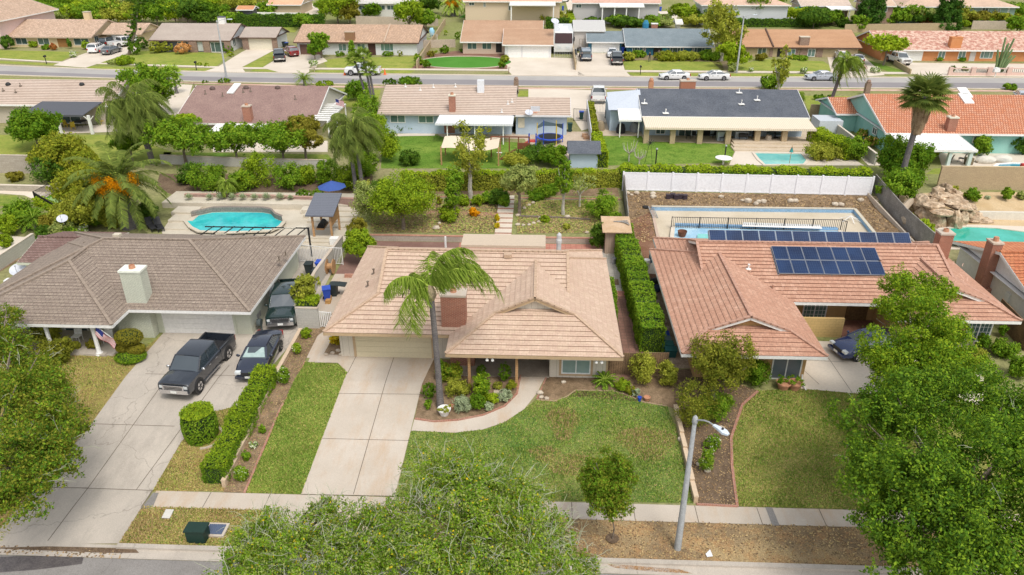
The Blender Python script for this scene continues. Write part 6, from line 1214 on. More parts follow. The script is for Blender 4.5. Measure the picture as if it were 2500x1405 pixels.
# ---------------- far right yard: rock waterfall pool
drape('yard_gravel',[(2130,480),(2300,470),(2640,470),(2640,600),(2300,560)],dirt_sand,.012);drape('pool_deck',[(2240,545),(2700,560),(2700,610),(2300,610),(2270,600)],conc_far,.02)
pool('lagoon_pool','green lagoon pool below the artificial rock grotto',[(2292,575),(2300,562),(2360,557),(2430,560),(2520,572),(2640,600),(2500,606),(2380,600),(2310,592)],water_g,conc_far,None,z=.45)
rk=M('grotto_rock',(.3,.2,.12),(.6,.47,.33),sc_=1.6,f=.25,fsc=5,bump=.8,bsc=3);root=T('rock_grotto','artificial sandstone grotto with caves and a water slide','rock waterfall',G(2320,545));
def rb(px_,py_,z,rx,ry,rz,name='rock_mass'):c=P(px_,py_,z);mb=MB();mb.ell((c.x,c.y,z),(rx*1.15,ry*1.2,rz*.9),9,7,0,.2);mb.build(name,rk,root)
for px_,py_,z,rx,ry,rz in ((2250,495,1.6,.7,.9,.9),(2262,530,.8,.8,.9,1.1),(2285,545,.6,.6,.8,1.0),(2275,500,2.0,.9,.9,.4),(2300,480,2.3,1.0,.8,.4),(2325,492,2.1,1.2,1.0,.35),(2290,470,2.6,.5,.6,.6),(2312,466,2.4,.4,.9,.7),(2330,475,2.3,.5,.9,.5),(2345,505,1.9,.9,.8,.35),(2330,545,.8,.5,.6,1.3),(2350,540,.8,.45,.5,1.2),(2365,505,1.8,.6,.6,.35),(2375,530,.7,.8,.8,.6),(2395,540,.4,.9,.7,.4),(2300,520,1.7,.9,.7,.35),(2360,520,1.3,.5,.6,.8)):rb(px_,py_,z,rx,ry,rz)
c=P(2315,545,.5);MB().ell((c.x,c.y+.4,.6),(.8,.7,1.1),12,8).build('cave_shade',dark_in,root,True)  # solid dark lump, the cave's inner shade painted on
sl=MB();pts_=[P(2225,490,1.6),P(2205,510,1.4),P(2215,540,1.0),P(2240,560,.6),P(2262,575,.3)];sl.tube(pts_,[.3,.4,.42,.42,.4],8);sl.build('water_slide',M('slide_stone',(.42,.34,.25),f=.12),root,True)
run('block_wall',[(2285,462),(2600,465)],.2,2.3,block_tan,cap=plain('cap_yellow',(.6,.48,.3)),label='tall tan brick wall above the sandy planting slope',cat='wall')
run('planter_wall',[(2385,535),(2640,540)],.25,.75,plain('stucco_ivory',(.68,.64,.55)),label='smooth ivory planter wall beside the grotto',cat='wall')
for a,b,w_,h_,l,lab in ((2375,496,36,28,'b','round green shrub on the sandy slope nearest the grotto'),(2325,475,26,20,'d','small olive shrub at the foot of the tan wall'),(2460,493,26,30,'b','upright green shrub halfway along the sandy slope'),(2495,490,20,18,'g','grey shrub at the end of the sandy slope'),(2412,488,12,8,'s','tiny silver plant on the sandy slope'),(2256,580,44,36,'h','lime fern like shrub at the lagoon corner'),(2220,545,26,22,'e','yellowish shrub beside the water slide')):bush(a,b,w_,h_,l,lab)
tree(2190,490,405,110,'b','dense ivy green bush tree at the white fence end',lobes=6,name='backyard_tree',crown_low=.02,cap=9000);tree(2240,480,335,130,'f','glossy dark tree beneath the fan palm',lobes=7,name='backyard_tree',crown_low=.02,cap=12000,q=Vector((P(2245,480,1).x,74,1.1)))
palm(2205,400,200,'tall fan palm with a shaggy brown skirt beside the white patio','fan',2.5,40,q=Vector((W(2196,450,71.3).x,71.3,1.15)),lean=(W(2258,240,71.3).x-W(2196,450,71.3).x,0),r=.27,skirt=3.0,name='fan_palm',lf='m',H_=W(2262,235,71.3).z-1.15)
pot(2229,548,.5,.5,'bright blue glazed pot beside the water slide',bluep)
mb=MB();[mb.ell((P(2370+i*6,640,.3).x,P(2370,640-8*(i%3),.3).y,.3+.35*(i%4)),(.28,.25,.2),7,5,0,.15) for i in range(12)];mb.build('rubble_pile',plain('rubble_grey',(.35,.34,.31)),None,True,label='heap of grey rubble stones beside the white house',cat='stones')
# ---------------- near vehicles
def between(ra,fa,z=None):a=G(*ra);b=G(*fa);return a,b
a,b=G(548,850),G(452,962);car('pickup','black',(a+b)/2+Vector((-.1,-.45,.04)),heading(a,b),'glossy black crew cab pickup parked nose out on the wide drive','pickup truck','parked_pickup')
a,b=G(665,838),G(618,922);car('sedan','navy',(a+b)/2+Vector((0,-.3,.04)),heading(a,b),'dark sedan with a silver sunshade beside the box hedge','car','parked_car',look=('shade',))
a,b=G(715,722),G(690,806);q=(a+b)/2;car('pickup','green',q+Vector((0,0,.04)),heading(a,b),'old dark green pickup parked nose out behind the sedan','pickup truck','parked_pickup',look=('g',))
a,b=G(2170,850),G(2062,868);car('sedan','blue',(a+b)/2+Vector((0,0,.03)),heading(a,b),'deep blue sedan half hidden behind the bright leafy tree','car','parked_car')

# ---------------- loose grass blades and litter on the near ground
def inside(P_,poly):
    x,y=P_[:,0],P_[:,1];r=np.zeros(len(x),bool)
    for (x0,y0),(x1,y1) in zip(poly,poly[1:]+poly[:1]):
        with np.errstate(divide='ignore',invalid='ignore'):r ^= ((y0>y)!=(y1>y))&(x<(x1-x0)*(y-y0)/(y1-y0+1e-12)+x0)
    return r
def blades(name,pts,n,mats,wts,label,h=.07,wd=.06,flat=False,cat='grass',px=True):
    pl=[tuple(G(*p))[:2] for p in pts] if px else pts;a=np.array(pl);C=rng.uniform(a.min(0)-.05,a.max(0)+.05,(n,2));C=C[inside(C,pl)];n=len(C);z=np.array([zg(x,y) for x,y in C]);t=rng.uniform(0,6.28,n)
    g=np.sin(C[:,0]*1.3+np.sin(C[:,1]*.9)*2)*np.sin(C[:,1]*1.1+np.cos(C[:,0]*.7)*2);hh=h*rng.uniform(.5,1.4,n)*(1+.35*g)
    if flat:u=np.stack([np.cos(t),np.sin(t),.2*rng.normal(size=n)],1)*wd*.7;v=np.stack([-np.sin(t),np.cos(t),.3*rng.normal(size=n)],1)*wd*.5;c=np.stack([C[:,0],C[:,1],z+.035],1);V=np.stack([c-u,c-v,c+u,c+v],1)
    else:d=np.stack([np.cos(t),np.sin(t),0*t],1)*wd/2;c=np.stack([C[:,0],C[:,1],z],1);tp=c+np.stack([rng.normal(size=n)*.03,rng.normal(size=n)*.03,hh],1);V=np.stack([c-d,c+d,tp+d*.5,tp-d*.5],1)
    mi=rng.choice(len(mats),n,p=wts);q=np.clip(.5+.5*g,0,1);mi=np.where(rng.uniform(size=n)<q*.5,0,mi);quads(name,V,mats,mi,None,kind='stuff',label=label,cat=cat)
lt_=M('blade_brown',(.28,.2,.1),(.35,.25,.13),rnd=.5,f=0,rough=1)
bl1,bl2,bl3,bl4=M('blade_green',(.22,.32,.05),(.31,.4,.08),rnd=.5,f=0,rough=1,spec=.05),M('blade_yellow',(.36,.38,.09),(.48,.43,.13),rnd=.5,f=0,rough=1,spec=.05),M('blade_straw',(.52,.39,.18),(.42,.3,.14),rnd=.5,f=0,rough=1,spec=.05),M('blade_deep',(.1,.23,.035),(.14,.27,.04),rnd=.5,f=0,rough=1,spec=.05)
blades('lawn_grass',[(967,1213),(1004,1053),(1110,1058),(1180,1050),(1232,1032),(1280,1000),(1310,976),(1352,980),(1385,968),(1405,953),(1500,955),(1530,965),(1570,982),(1628,992),(1650,1045),(1692,1230)],60000,[bl1,bl2,bl3,bl4],[.5,.14,.06,.3],'short grass blades over the big front lawn')
for a,b,ra,rb_,l_ in ((1390,1135,1.5,.8,'worn straw coloured patch near the young street tree'),(1580,1085,1.5,1.3,'worn bare patch near the stepped wall of the big lawn'),(1375,1035,.9,1.4,'faded patch in the upper middle of the big lawn'),(1330,1110,.8,.6,'small faded patch above the twiggy street tree')):
    c_=G(a,b);blades('worn_grass',[(c_.x+ra*(1+.25*math.sin(3*t))*math.cos(t),c_.y+rb_*math.sin(t)) for t in np.linspace(0,6.1,16)],int(1500*ra*rb_),[bl3,bl2,lt_],[.45,.4,.15],l_,h=.1,px=False)
blades('lawn_grass',[(600,1204),(684,1003),(745,886),(826,889),(848,911),(735,1207)],30000,[bl1,bl2,bl3,bl4],[.6,.32,.04,.04],'short grass blades over the narrow lawn between the driveways')
blades('lawn_grass',[(1800,1237),(1787,1140),(1785,1070),(1812,990),(1850,955),(1953,952),(2092,962),(2250,990),(2300,1250)],55000,[bl1,bl2,bl3,bl4],[.3,.4,.2,.1],'patchy yellowing grass over the olive lawn')
blades('lawn_grass',[(373,1200),(441,1083),(475,1040),(515,1008),(592,990),(640,930),(690,880),(548,1200)],16000,[bl2,bl3,bl1,bl4],[.4,.4,.1,.1],'dry grass on the strip round the barrel topiary');blades('lawn_grass',[(100,870),(330,868),(385,820),(0,1330),(-200,1340),(-100,870)],30000,[bl2,bl3,bl1,bl4],[.4,.3,.2,.1],'dry patchy grass before the shaded porch')
blades('lawn_grass',[(xa,24.95),(xb,24.95),(xb,27.38),(xa,27.38)],16000,[bl3,bl2,bl1,bl4],[.45,.35,.1,.1],'dry grass on the parkway by the utility lids',px=False)
lt1,lt2=M('litter_pale',(.5,.36,.18),(.36,.22,.1),rnd=.6,f=0,rough=1),M('litter_dark',(.14,.09,.05),(.2,.14,.08),rnd=.6,f=0,rough=1)
blades('leaf_litter',[(xc,24.95),(30,24.95),(30,27.4),(xc,27.4)],6500,[lt1,lt2,bl3],[.4,.3,.3],'leaf litter and straw on the bare parkway',flat=True,wd=.07,cat='leaves',px=False);blades('leaf_litter',[(1648,1000),(1700,1232),(1800,1237),(1787,1140),(1785,1070),(1812,990),(1850,955),(1700,900)],5000,[lt1,lt2],[.4,.6],'leaf litter over the dark bed by the lamp',flat=True,wd=.06,cat='leaves')
blades('leaf_litter',[(545,1203),(735,812),(800,765),(745,882),(684,1000),(597,1205)],3500,[lt1,lt2,bl1],[.4,.45,.15],'leaf litter in the rose bed between the driveways',flat=True,wd=.06,cat='leaves');blades('leaf_litter',[(-90/1,24.21),(-19,24.21),(-19,24.68),(-90,24.68)],3000,[lt1,lt2],[.3,.7],'leaves gathered in the gutter below the wide driveway',flat=True,wd=.09,cat='leaves',px=False)
blades('leaf_litter',[(905,568),(1225,570),(1225,500),(905,500)],9000,[lt1,lt2,bl1,bl2],[.3,.2,.3,.2],'weeds and litter over the terrace beside the citrus tree',flat=True,wd=.12,cat='leaves');blades('leaf_litter',[(1262,570),(1478,570),(1500,490),(1262,490)],8000,[lt1,lt2,bl1,bl2],[.2,.2,.35,.25],'weeds and litter over the terrace beside the steps',flat=True,wd=.12,cat='leaves');blades('leaf_litter',[(1522,468),(2125,478),(2270,600),(2140,590),(2085,512),(1590,506),(1600,592),(1540,590)],9000,[lt1,lt2],[.5,.5],'wood chips over the bare soil round the drained pool',flat=True,wd=.12,cat='leaves')
# ================================================================== MIDDLE AND FAR ROWS
def GH(name,label,Y,z0,eL,eR,eY,rY,tm,wm,fm,s=.33,ends=('gable','gable'),par=None,ov=.6,axis='x',step=0,gm=None,cap=False,wx=None,cm=None,base=None):
    a=W(eL,eY,Y-ov);b=W(eR,eY,Y-ov);ze=(a.z+b.z)/2;r=on_slope((eL+eR)/2,rY,Y-ov,ze,s);hw=max(2,r.y-(Y-ov))
    root=par or T(name,label,'house',((a.x+b.x)/2,Y,z0))
    zr=roof_block(root,a.x,b.x,Y-ov,Y-ov+2*hw,ze,s,'x',ends,tm,fm,gm or wm,cm,step=step,lift=.03,caps=2 if cap==2 else cap,fas=.22,soffit=True)
    mb=MB();mb.box(a.x+.45,Y,z0-.3,b.x-.45,Y+2*hw-1.2,ze-.03);mb.build('wall',wm,root)
    root['_e']=ze;return root,a.x,b.x,ze,r.y,zr,s
def tile(name,c,c2,row,w_=.3,j=.02,d=.72,f=.08,sc=.6):
    return M(name,c,c2,sc_=sc,f=f,fsc=3,pat=('brick',w_,row,j*row*4,tuple(x*d*.75 for x in c),tuple(x*d for x in c)))
stripe=M('tile_beige_stripe',(.52,.41,.33),(.57,.46,.38),sc_=.3,f=.06,fsc=3,pat=('rows',.4,1,.32,(.24,.17,.13)))
sh_mauve=M('shingle_mauve',(.25,.16,.14),(.3,.2,.17),sc_=.5,f=.16,fsc=7);sh_slate=M('shingle_slate',(.085,.095,.115),(.12,.13,.15),sc_=.4,f=.2,fsc=7)
metalw=M('metal_cover_cream',(.72,.62,.48),f=.04,pat=('rows',.22,0,.25,(.55,.46,.35)));metalW=M('metal_cover_white',(.74,.75,.76),f=.03,pat=('rows',.3,0,.12,(.6,.62,.64)))
bluew=M('stucco_blue_grey',(.4,.5,.6),(.46,.55,.64),sc_=.6,f=.06);tealw=M('stucco_turquoise',(.24,.5,.44),(.3,.55,.49),sc_=.8,f=.06)
block_f=M('block_wall_far',(.46,.38,.3),(.52,.43,.34),sc_=.4,f=.08,fsc=4)
zz=1.2
# road
road=[(-60,188),(0,184),(300,193),(470,200),(800,206),(1250,211),(1700,214),(2100,216),(2700,220)];roadT=[(-60,158),(0,160.5),(250,171),(600,178.5),(1000,183),(1300,186),(1600,189),(2100,190),(2700,192)]
drape('road',roadT+road[::-1],asph2,.02);mid_=[(-60,172),(0,174),(300,184),(600,190),(1000,194),(1500,199),(2100,202),(2700,205)]
drape('road_resurfaced',mid_+road[::-1],asph3,.03)
run('kerb',roadT,.25,.14,conc_far,kind='structure');run('kerb',road,.25,.12,conc_far,kind='structure')
drape('sidewalk',[(-60,145),(0,146),(140,154),(600,169),(1250,174),(2500,184),(2700,185),(2700,180),(2500,179),(1250,170),(600,165),(140,151),(0,143)],conc_far,.03)
drape('sidewalk',[(-60,193),(300,198),(470,205),(800,214),(1250,218),(2700,226),(2700,222),(1250,214),(800,210)],M('walk_pink',(.55,.33,.25),(.6,.45,.36),sc_=.5,f=.1),.025)
# lawns and driveways of the far row
for nm,pts,m_ in (('lawn',[(-60,122),(130,126),(195,128),(150,150),(0,145),(-60,143)],lawn_far),('lawn',[(-60,147),(140,156),(150,161),(-60,153)],lawn_far),('driveway',[(215,128),(330,112),(345,120),(210,166),(130,160),(150,152)],conc_far),
    ('lawn',[(255,150),(345,125),(480,125),(560,135),(525,165),(360,160),(240,160)],lawn_far),('lawn',[(210,162),(515,168),(500,176),(215,168)],lawn_far),('lawn',[(620,170),(740,170),(730,177),(610,175)],lawn_far),('driveway',[(604,121),(672,122),(590,165),(600,178),(498,175),(530,165),(590,128)],conc_far),('lawn',[(672,122),(700,124),(640,166),(592,166)],lawn_far),('driveway',[(700,130),(780,134),(800,150),(755,165),(755,178),(680,177),(640,166)],conc_far),
    ('lawn',[(785,148),(830,142),(1030,138),(1015,160),(1000,170),(850,168),(800,166)],lawn_far),('lawn',[(760,172),(1015,172),(1000,180),(770,178)],lawn_far),('planting_bed',[(1030,138),(1110,125),(1230,130),(1250,172),(1000,171)],M('bark_mulch',(.2,.1,.07),(.26,.15,.1),f=.15)),('driveway',[(1235,141),(1345,141),(1405,143),(1412,176),(1430,186),(1250,184),(1240,172)],conc_far),('driveway',[(1405,130),(1515,131),(1525,172),(1540,187),(1412,185)],conc_far),
    ('lawn',[(1520,150),(1560,147),(1760,152),(1770,176),(1528,172)],lawn_far),('lawn',[(1530,178),(1970,182),(1965,189),(1550,188)],lawn_far),('planting_bed',[(1520,134),(1760,138),(1800,150),(1790,172),(1765,176),(1740,152),(1560,148),(1522,152)],M('shrub_soil',(.22,.2,.09),(.25,.17,.1),f=.15)),('lawn',[(1800,160),(1860,145),(2010,150),(2040,170),(2020,176),(1800,172)],lawn_far),('driveway',[(2020,140),(2110,140),(2130,158),(2160,184),(2075,190),(2030,182)],conc_far),
    ('lawn',[(2110,145),(2160,160),(2230,182),(2185,182),(2130,160)],lawn_lush),('lawn',[(2160,184),(2250,190),(2205,193)],lawn_far),('driveway',[(2185,153),(2700,160),(2700,190),(2250,186),(2220,175)],conc_far),('gravel_bed',[(2430,155),(2700,158),(2700,168),(2440,163)],M('gravel_pink',(.5,.33,.24),f=.2,fsc=5))):drape(nm,pts,m_,.012 if nm in ('lawn','planting_bed','gravel_bed') else .018)
q=G(1135,153);tf=MB();tf.face([(q.x+8.2*math.cos(t),q.y+.2+5.6*math.sin(t),q.z+.05) for t in np.linspace(0,2*math.pi,40)[:-1]]);tf.build('lawn',lawn_turf,None,kind='structure')
run('turf_edging',[(q.x+8.3*math.cos(t),q.y+.2+5.7*math.sin(t)) for t in np.linspace(0,2*math.pi,30)],.14,.1,conc_far,px=False,label='pale concrete edging round the oval artificial lawn',cat='edging')
# mid row grounds
for nm,pts,m_ in (('lawn',[(-60,330),(300,330),(420,372),(400,400),(-60,420)],lawn_far),('lawn',[(400,372),(800,378),(830,408),(395,400)],lawn),('patio',[(110,315),(310,300),(300,322),(140,328)],conc_far),('patio',[(520,345),(800,345),(800,372),(520,372)],conc_far),
    ('lawn',[(935,332),(1060,330),(1100,340),(1290,350),(1320,380),(1240,412),(930,412)],lawn_lush),('patio',[(1062,325),(1435,322),(1450,345),(1400,400),(1300,370),(1280,340),(1080,335)],M('patio_pale_brown',(.5,.4,.3),(.56,.46,.36),f=.08,fsc=5)),('patio',[(935,328),(1062,325),(1062,332),(935,334)],conc_far),
    ('lawn',[(1458,333),(1566,333),(1575,345),(1780,350),(1795,366),(1780,398),(1480,405)],lawn_lush),('patio',[(1450,300),(1990,300),(1990,352),(1780,352),(1575,346),(1566,333),(1455,332)],M('patio_sand',(.52,.42,.3),(.58,.48,.36),f=.06,fsc=5)),('pool_deck',[(1782,352),(2030,356),(2110,405),(1780,404),(1797,366)],conc_far),
    ('driveway',[(1290,216),(1480,222),(1485,300),(1420,320),(1400,290),(1290,240)],conc_far),('lawn',[(800,218),(930,220),(920,262),(830,262)],lawn_far),('lawn',[(1262,222),(1300,222),(1296,236),(1260,236)],lawn_far),('lawn',[(1960,234),(2100,236),(2080,276),(1975,276)],lawn_far),('driveway',[(400,205),(470,208),(440,300),(380,260)],conc_far),('lawn',[(-60,190),(70,193),(40,200),(-60,200)],lawn_far),
    ('side_path',[(2040,322),(2070,325),(2155,405),(2120,405)],conc_far),('patio',[(2290,375),(2700,372),(2700,425),(2440,425),(2400,410),(2300,410)],conc_far),('lawn',[(2280,412),(2390,412),(2410,426),(2260,426)],lawn_far)):drape(nm,pts,m_,.012 if nm=='lawn' else .02)
def steps(px0,px1,py,n,dz,label=None):
    for i in range(n):a=G(px0,py+i*6);b=G(px1,py+i*6);MB().box(a.x,a.y-.3,a.z,b.x,a.y+1.5,a.z+dz*(n-i)).build('patio_step',M('patio_sand'),None,kind='structure')
steps(1790,1985,356,3,.14)
pool('swimming_pool','pale green pool beside the steps of the slate roof house',[(1842,376),(1955,378),(1968,393),(1960,403),(1868,404),(1855,392)],water_p,conc_far,None,z=1.18)
pool('swimming_pool','deep blue pool with white rim at the far right patio',[(2425,414),(2440,404),(2470,402),(2600,405),(2600,430),(2450,430),(2440,420)],water_d,white,None,z=1.18)
# ---- M1
H1,*_r=GH('bungalow','bungalow with beige striped tile roof and dark patio cover with yellow chairs',92.2,zz,-140,268,256,194,stripe,plain('wall_tan',(.5,.44,.36)),white,ends=('gable','gable'))
patio_cover(H1,P(92,256,3.9).x,P(243,256,3.9).x,92,87.3,4.1,3.55,M('cover_slate',(.1,.105,.12),f=.1),[P(146,300,2.5).x,P(224,300,2.5).x],zz,white,.28,brace=True,name='patio_roof')
for px_,py_ in ((20,207),(200,207)):q=on_slope(px_,py_,91.6,3.8,.33);mb=MB();mb.ell(q,(.35,.3,.3),10,6);mb.build('roof_vent',trim_m,H1,True)
for px_,py_ in ((50,210),(262,232),(38,226),(8,222)):vent(H1,on_slope(px_,py_,91.6,3.8,.33),.3,bark)
win(H1,92.2,150,280,195,302,white,glass)
for a,b,lab in ((165,312,'yellow chair under the dark patio roof'),(252,303,'yellow bench at the outer end of the dark patio roof'),(180,318,'second yellow chair nearer the white brace post')):chair(G(a,b),random.uniform(-2,0),lab,yelp,group='yellow patio chairs')
table(G(200,310),.7,.75,'dark patio table among the yellow chairs',trim_m)
tree(45,390,257,128,'f','round dense green tree on the lawn by the dark patio roof',lobes=7,name='garden_tree',crown_low=.18,dens=1.2,cap=13000,q=Vector((P(52,390,1).x,81,1.2)),size=.9)
tree(160,420,322,150,'e','golden bronze leafed tree before the striped roof house',lobes=7,name='garden_tree',crown_low=.1,cap=11000);tree(215,440,360,90,'e','second golden bronze tree below the first one',lobes=5,name='garden_tree',crown_low=.05)
# ---- M2
H2,x0,x1,ze,ry,zr,s_=GH('bungalow','bungalow with mauve brown shingle roof and brick chimney',88.3,zz,420,766,302,209,sh_mauve,plain('wall_cream2',(.6,.56,.5)),white)
q=on_slope(605,298,87.7,ze,.33);chimney(H2,q.x,q.y+.4,ze-.3,W(605,262,q.y).z,.95,.8,brick,conc);
q=on_slope(570,219,87.7,ze,.33);mb=MB();mb.raw([(q.x-.5,q.y-1.1,q.z-.33+.03),(q.x+.35,q.y-1.1,q.z-.3),(q.x+.65,q.y+1.1,q.z+.42),(q.x-.2,q.y+1.1,q.z+.42),(q.x-.5,q.y-1.1,q.z-.15),(q.x+.35,q.y-1.1,q.z-.15),(q.x+.65,q.y+1.1,q.z+.58),(q.x-.2,q.y+1.1,q.z+.58)],[(4,5,6,7),(0,1,5,4),(1,2,6,5),(2,3,7,6),(3,0,4,7)]);mb.build('skylight',white,H2)
for px_,py_ in ((519,218),(601,216),(678,216)):q=on_slope(px_,py_,87.7,ze,.33);mb=MB();mb.ell(q,(.4,.3,.35),10,6);mb.build('roof_vent',plain('vent_brown',(.12,.08,.07)),H2,True)
for px_,py_ in ((475,214),(544,236),(502,230),(594,226),(612,224),(721,243)):vent(H2,on_slope(px_,py_,87.7,ze,.33),.45,bark)
patio_cover(H2,P(525,303,ze).x,P(768,303,ze).x,87.7,84.4,ze-.1,ze-.5,white,[P(a,330,3).x for a in (530,650,760)],zz,white)
mb=MB();a=P(770,300,3.4);b=P(826,262,3.4);x_=x1;
for i in range(9):y=87+i*1.0;mb.box(x_-.3,y,3.25,x_+2.1,y+.45,3.33)
mb.box(x_+1.9,86.6,3.05,x_+2.02,95.8,3.24);mb.build('pergola_slats',white,H2)
for y in (87,91,95.5):MB().box(x_+1.85,y,zz,x_+2.0,y+.15,3.05).build('post',white,H2)
flag((x1+1.6,92.5,4.6),(1,0,-.3),(0,0,-1),1.1,.7,'small striped flag flying off the mauve roofed house')
for a,tp,wd,l,lab in ((455,285,176,'b','shaped tree with crooked trunk nearest the queen palms'),(582,302,140,'b','flat topped dark tree in the middle of the garden row'),(695,298,176,'b','broad dark tree with forked trunk in the garden row'),(750,285,90,'t','taller bronze tinged tree closing the garden row')):tree(a,404 if a!=750 else 400,tp,wd,l,lab,lobes=8,name='garden_tree',crown_low=.26,dens=1.2,cap=11000,clump=.25,group='garden row of shaped trees')
tree(430,380,282,110,'h','bright yellow green tree behind the shaped garden row',lobes=5,name='garden_tree',crown_low=.3,q=Vector((P(430,340,1.2).x,86,1.2)))
tree(325,395,320,80,'f','dark tree behind the date palm fronds',lobes=5,name='garden_tree',crown_low=.3)
for a,b,w_,h_,l,lab in ((900,400,80,110,'b','mid green leafy tree like bush behind the palm trunks'),(945,400,60,70,'a','bright lime bush below the blue grey house'),(1000,408,50,34,'c','dark low bush along the hedge top'),(970,324,60,36,'c','dark bush below the blue wall windows'),(1005,325,40,18,'a','low leafy row under the blue wall window'),(870,250,60,44,'f','fan leaved bush on the front lawn edge'),(895,330,70,90,'b','leafy tree bush between the white pergola and blue wall'),(920,345,50,60,'a','bright bush at the corner of the blue house')):bush(a,b,w_,h_,l,lab)
# ---- M3
H3,x0,x1,ze,ry,zr,s_=GH('bungalow','blue walled bungalow with beige striped tile roof and brick chimney',89.3,zz,921,1258,279,208,stripe,bluew,plain('fascia_grey',(.4,.33,.28)))
GH('','',89.3,zz,1250,1394,282,238,stripe,bluew,plain('fascia_grey2',(.7,.7,.7)),par=H3)
for x in ((953,281,989,300),(1022,283,1058,301)):win(H3,89.3,*x,white,glass_g)
q=on_slope(1104,275,88.7,ze,.33);chimney(H3,q.x,q.y+.4,ze-.3,W(1104,236,q.y).z,.75,.7,brick,offwhite)
q=on_slope(1174,224,88.7,ze,.33);o=MB();o.box(q.x-.42,q.y-.3,q.z-.3,q.x+.42,q.y+.4,W(1174,196,q.y).z);o.build('metal_chimney',plain('flue_white',(.72,.74,.76),.4),H3)
for px_,py_ in ((990,213),(1058,214),(1112,213),(1026,221),(1240,255),(1225,275),(1250,250)):vent(H3,on_slope(px_,py_,88.7,ze,.33),.35,white)
patio_cover(H3,P(1072,281,ze).x,P(1255,281,ze).x,88.9,84.7,ze-.1,3.65,metalW,[P(a,330,2.5).x for a in (1090,1158,1228)],zz,white)
panel(H3,89.3,1265,288,1281,312,offwhite,'back_door');panel(H3,89.3,1085,300,1110,325,brick,'brick_panel');win(H3,89.3,1120,305,1150,324,white,glass)
dish(H3,W(1291,286,88.6),.5,-1.2,mast=.5)
q=G(1306,328);root=T('basketball_hoop','portable basketball hoop standing by the blue wall','basketball hoop',q);MB().tube([q,(q.x,q.y,q.z+2.9)],.05,7).build('pole',trim_m,root);MB().box(q.x-.55,q.y-.06,q.z+2.6,q.x+.55,q.y,q.z+3.4).build('backboard',plain('bb',(.6,.62,.66)),root);mb=MB();mb.tube([(q.x+.23*math.cos(t),q.y-.3+.23*math.sin(t),q.z+2.75) for t in np.linspace(0,6.28,14)],.02,5);mb.build('rim',orangep,root);MB().box(q.x-.5,q.y-.3,q.z,q.x+.5,q.y+.4,q.z+.15).build('base',trim_m,root)
# shade sail and swing set
q0=P(1078,357,3.1);q1=P(1216,367,3.1);sy0,sy1=76.9,80.5;root=T('shade_sail','cream fabric shade sail stretched over a timber play frame','shade sail',G(1150,385));V=[];mb=MB();N=10
for i in range(N+1):
    for j in range(7):u,v=i/N,j/6;V.append((q0.x+(q1.x-q0.x)*u,sy0+(sy1-sy0)*v,3.35-.3*(1-v)-1.0*u*(1-u)*.6+.15*math.sin(u*7)))
mb.raw(V,[(i*7+j,(i+1)*7+j,(i+1)*7+j+1,i*7+j+1) for i in range(N) for j in range(6)]);mb.build('fabric',plain('canvas_cream',(.7,.6,.45),.9),root,True)
for x,y in ((q0.x,sy0),(q1.x,sy0),(q0.x,sy1),(q1.x,sy1)):MB().box(x-.07,y-.07,zz,x+.07,y+.07,3.2).build('post',wood,root)
q=G(1270,385);root=T('swing_set','timber swing frame with a small fort and plank ramp','swing set',q);wr_=plain('red_wood',(.2,.07,.035));x=q.x;y=q.y
for dx in (-3.2,-1.2,-.2,1.0):MB().bar((x+dx,y,zz),(x+dx,y,zz+2.3),.12).build('post',wr_,root)
MB().bar((x-3.2,y,zz+2.3),(x+1.0,y,zz+2.3),.12).build('beam',wr_,root);MB().box(x-.3,y-.6,zz+1.1,x+1.1,y+.6,zz+1.2).box(x-.3,y-.6,zz+1.2,x+1.1,y-.5,zz+1.8).build('platform',wr_,root);MB().bar((x-.4,y-.5,zz+1.1),(x-2.2,y-.8,zz),.5,.06).build('ramp',wr_,root);MB().box(x-2.6,y-.1,zz+.5,x-2.0,y+.1,zz+.55).build('swing_seat',white,root)
# trampoline and toddler slide
q=G(1342,348);root=T('trampoline','blue and yellow trampoline with a sagging safety net','trampoline',q);mb=MB();mb.lathe((q.x,q.y,q.z+.6),[(1.35,0),(1.6,.02),(1.6,.1),(1.3,.12)],18);mb.build('rim_pad',bluep,root);MB().lathe((q.x,q.y,q.z+.7),[(1.3,0),(1.3,.03)],18).build('bed',black,root)
for k in range(6):a=k*1.047;MB().tube([(q.x+1.5*math.cos(a),q.y+1.5*math.sin(a),q.z),(q.x+1.5*math.cos(a),q.y+1.5*math.sin(a),q.z+2.3)],.05,6).build('pole',yelp if k%2 else bluep,root)
mb=MB();[mb.face([(q.x+1.5*math.cos(a),q.y+1.5*math.sin(a),q.z+2.2-.3*(k%2)),(q.x+1.5*math.cos(a+1.047),q.y+1.5*math.sin(a+1.047),q.z+2.2-.3*((k+1)%2)),(q.x+1.5*math.cos(a+1.047),q.y+1.5*math.sin(a+1.047),q.z+1.6),(q.x+1.5*math.cos(a),q.y+1.5*math.sin(a),q.z+1.6)]) for k,a in ((k,k*1.047) for k in range(3))];mb.build('safety_net',plain('net_grey',(.1,.14,.16)),root)
q=G(1300,360);root=T('toddler_slide','red and blue plastic toddler slide tower','toy slide',q);[MB().box(q.x+dx-.08,q.y+dy-.08,q.z,q.x+dx+.08,q.y+dy+.08,q.z+1.5).build('post',bluep,root) for dx in (-.4,.4) for dy in (-.4,.4)];MB().box(q.x-.45,q.y-.45,q.z+.7,q.x+.45,q.y+.45,q.z+.8).build('platform',redp,root);MB().bar((q.x-.4,q.y,q.z+.75),(q.x-1.5,q.y-.3,q.z+.1),.45,.06).build('slide_chute',redp,root);MB().box(q.x+.38,q.y-.3,q.z+.1,q.x+.46,q.y+.3,q.z+.6).build('side_panel',yelp,root)
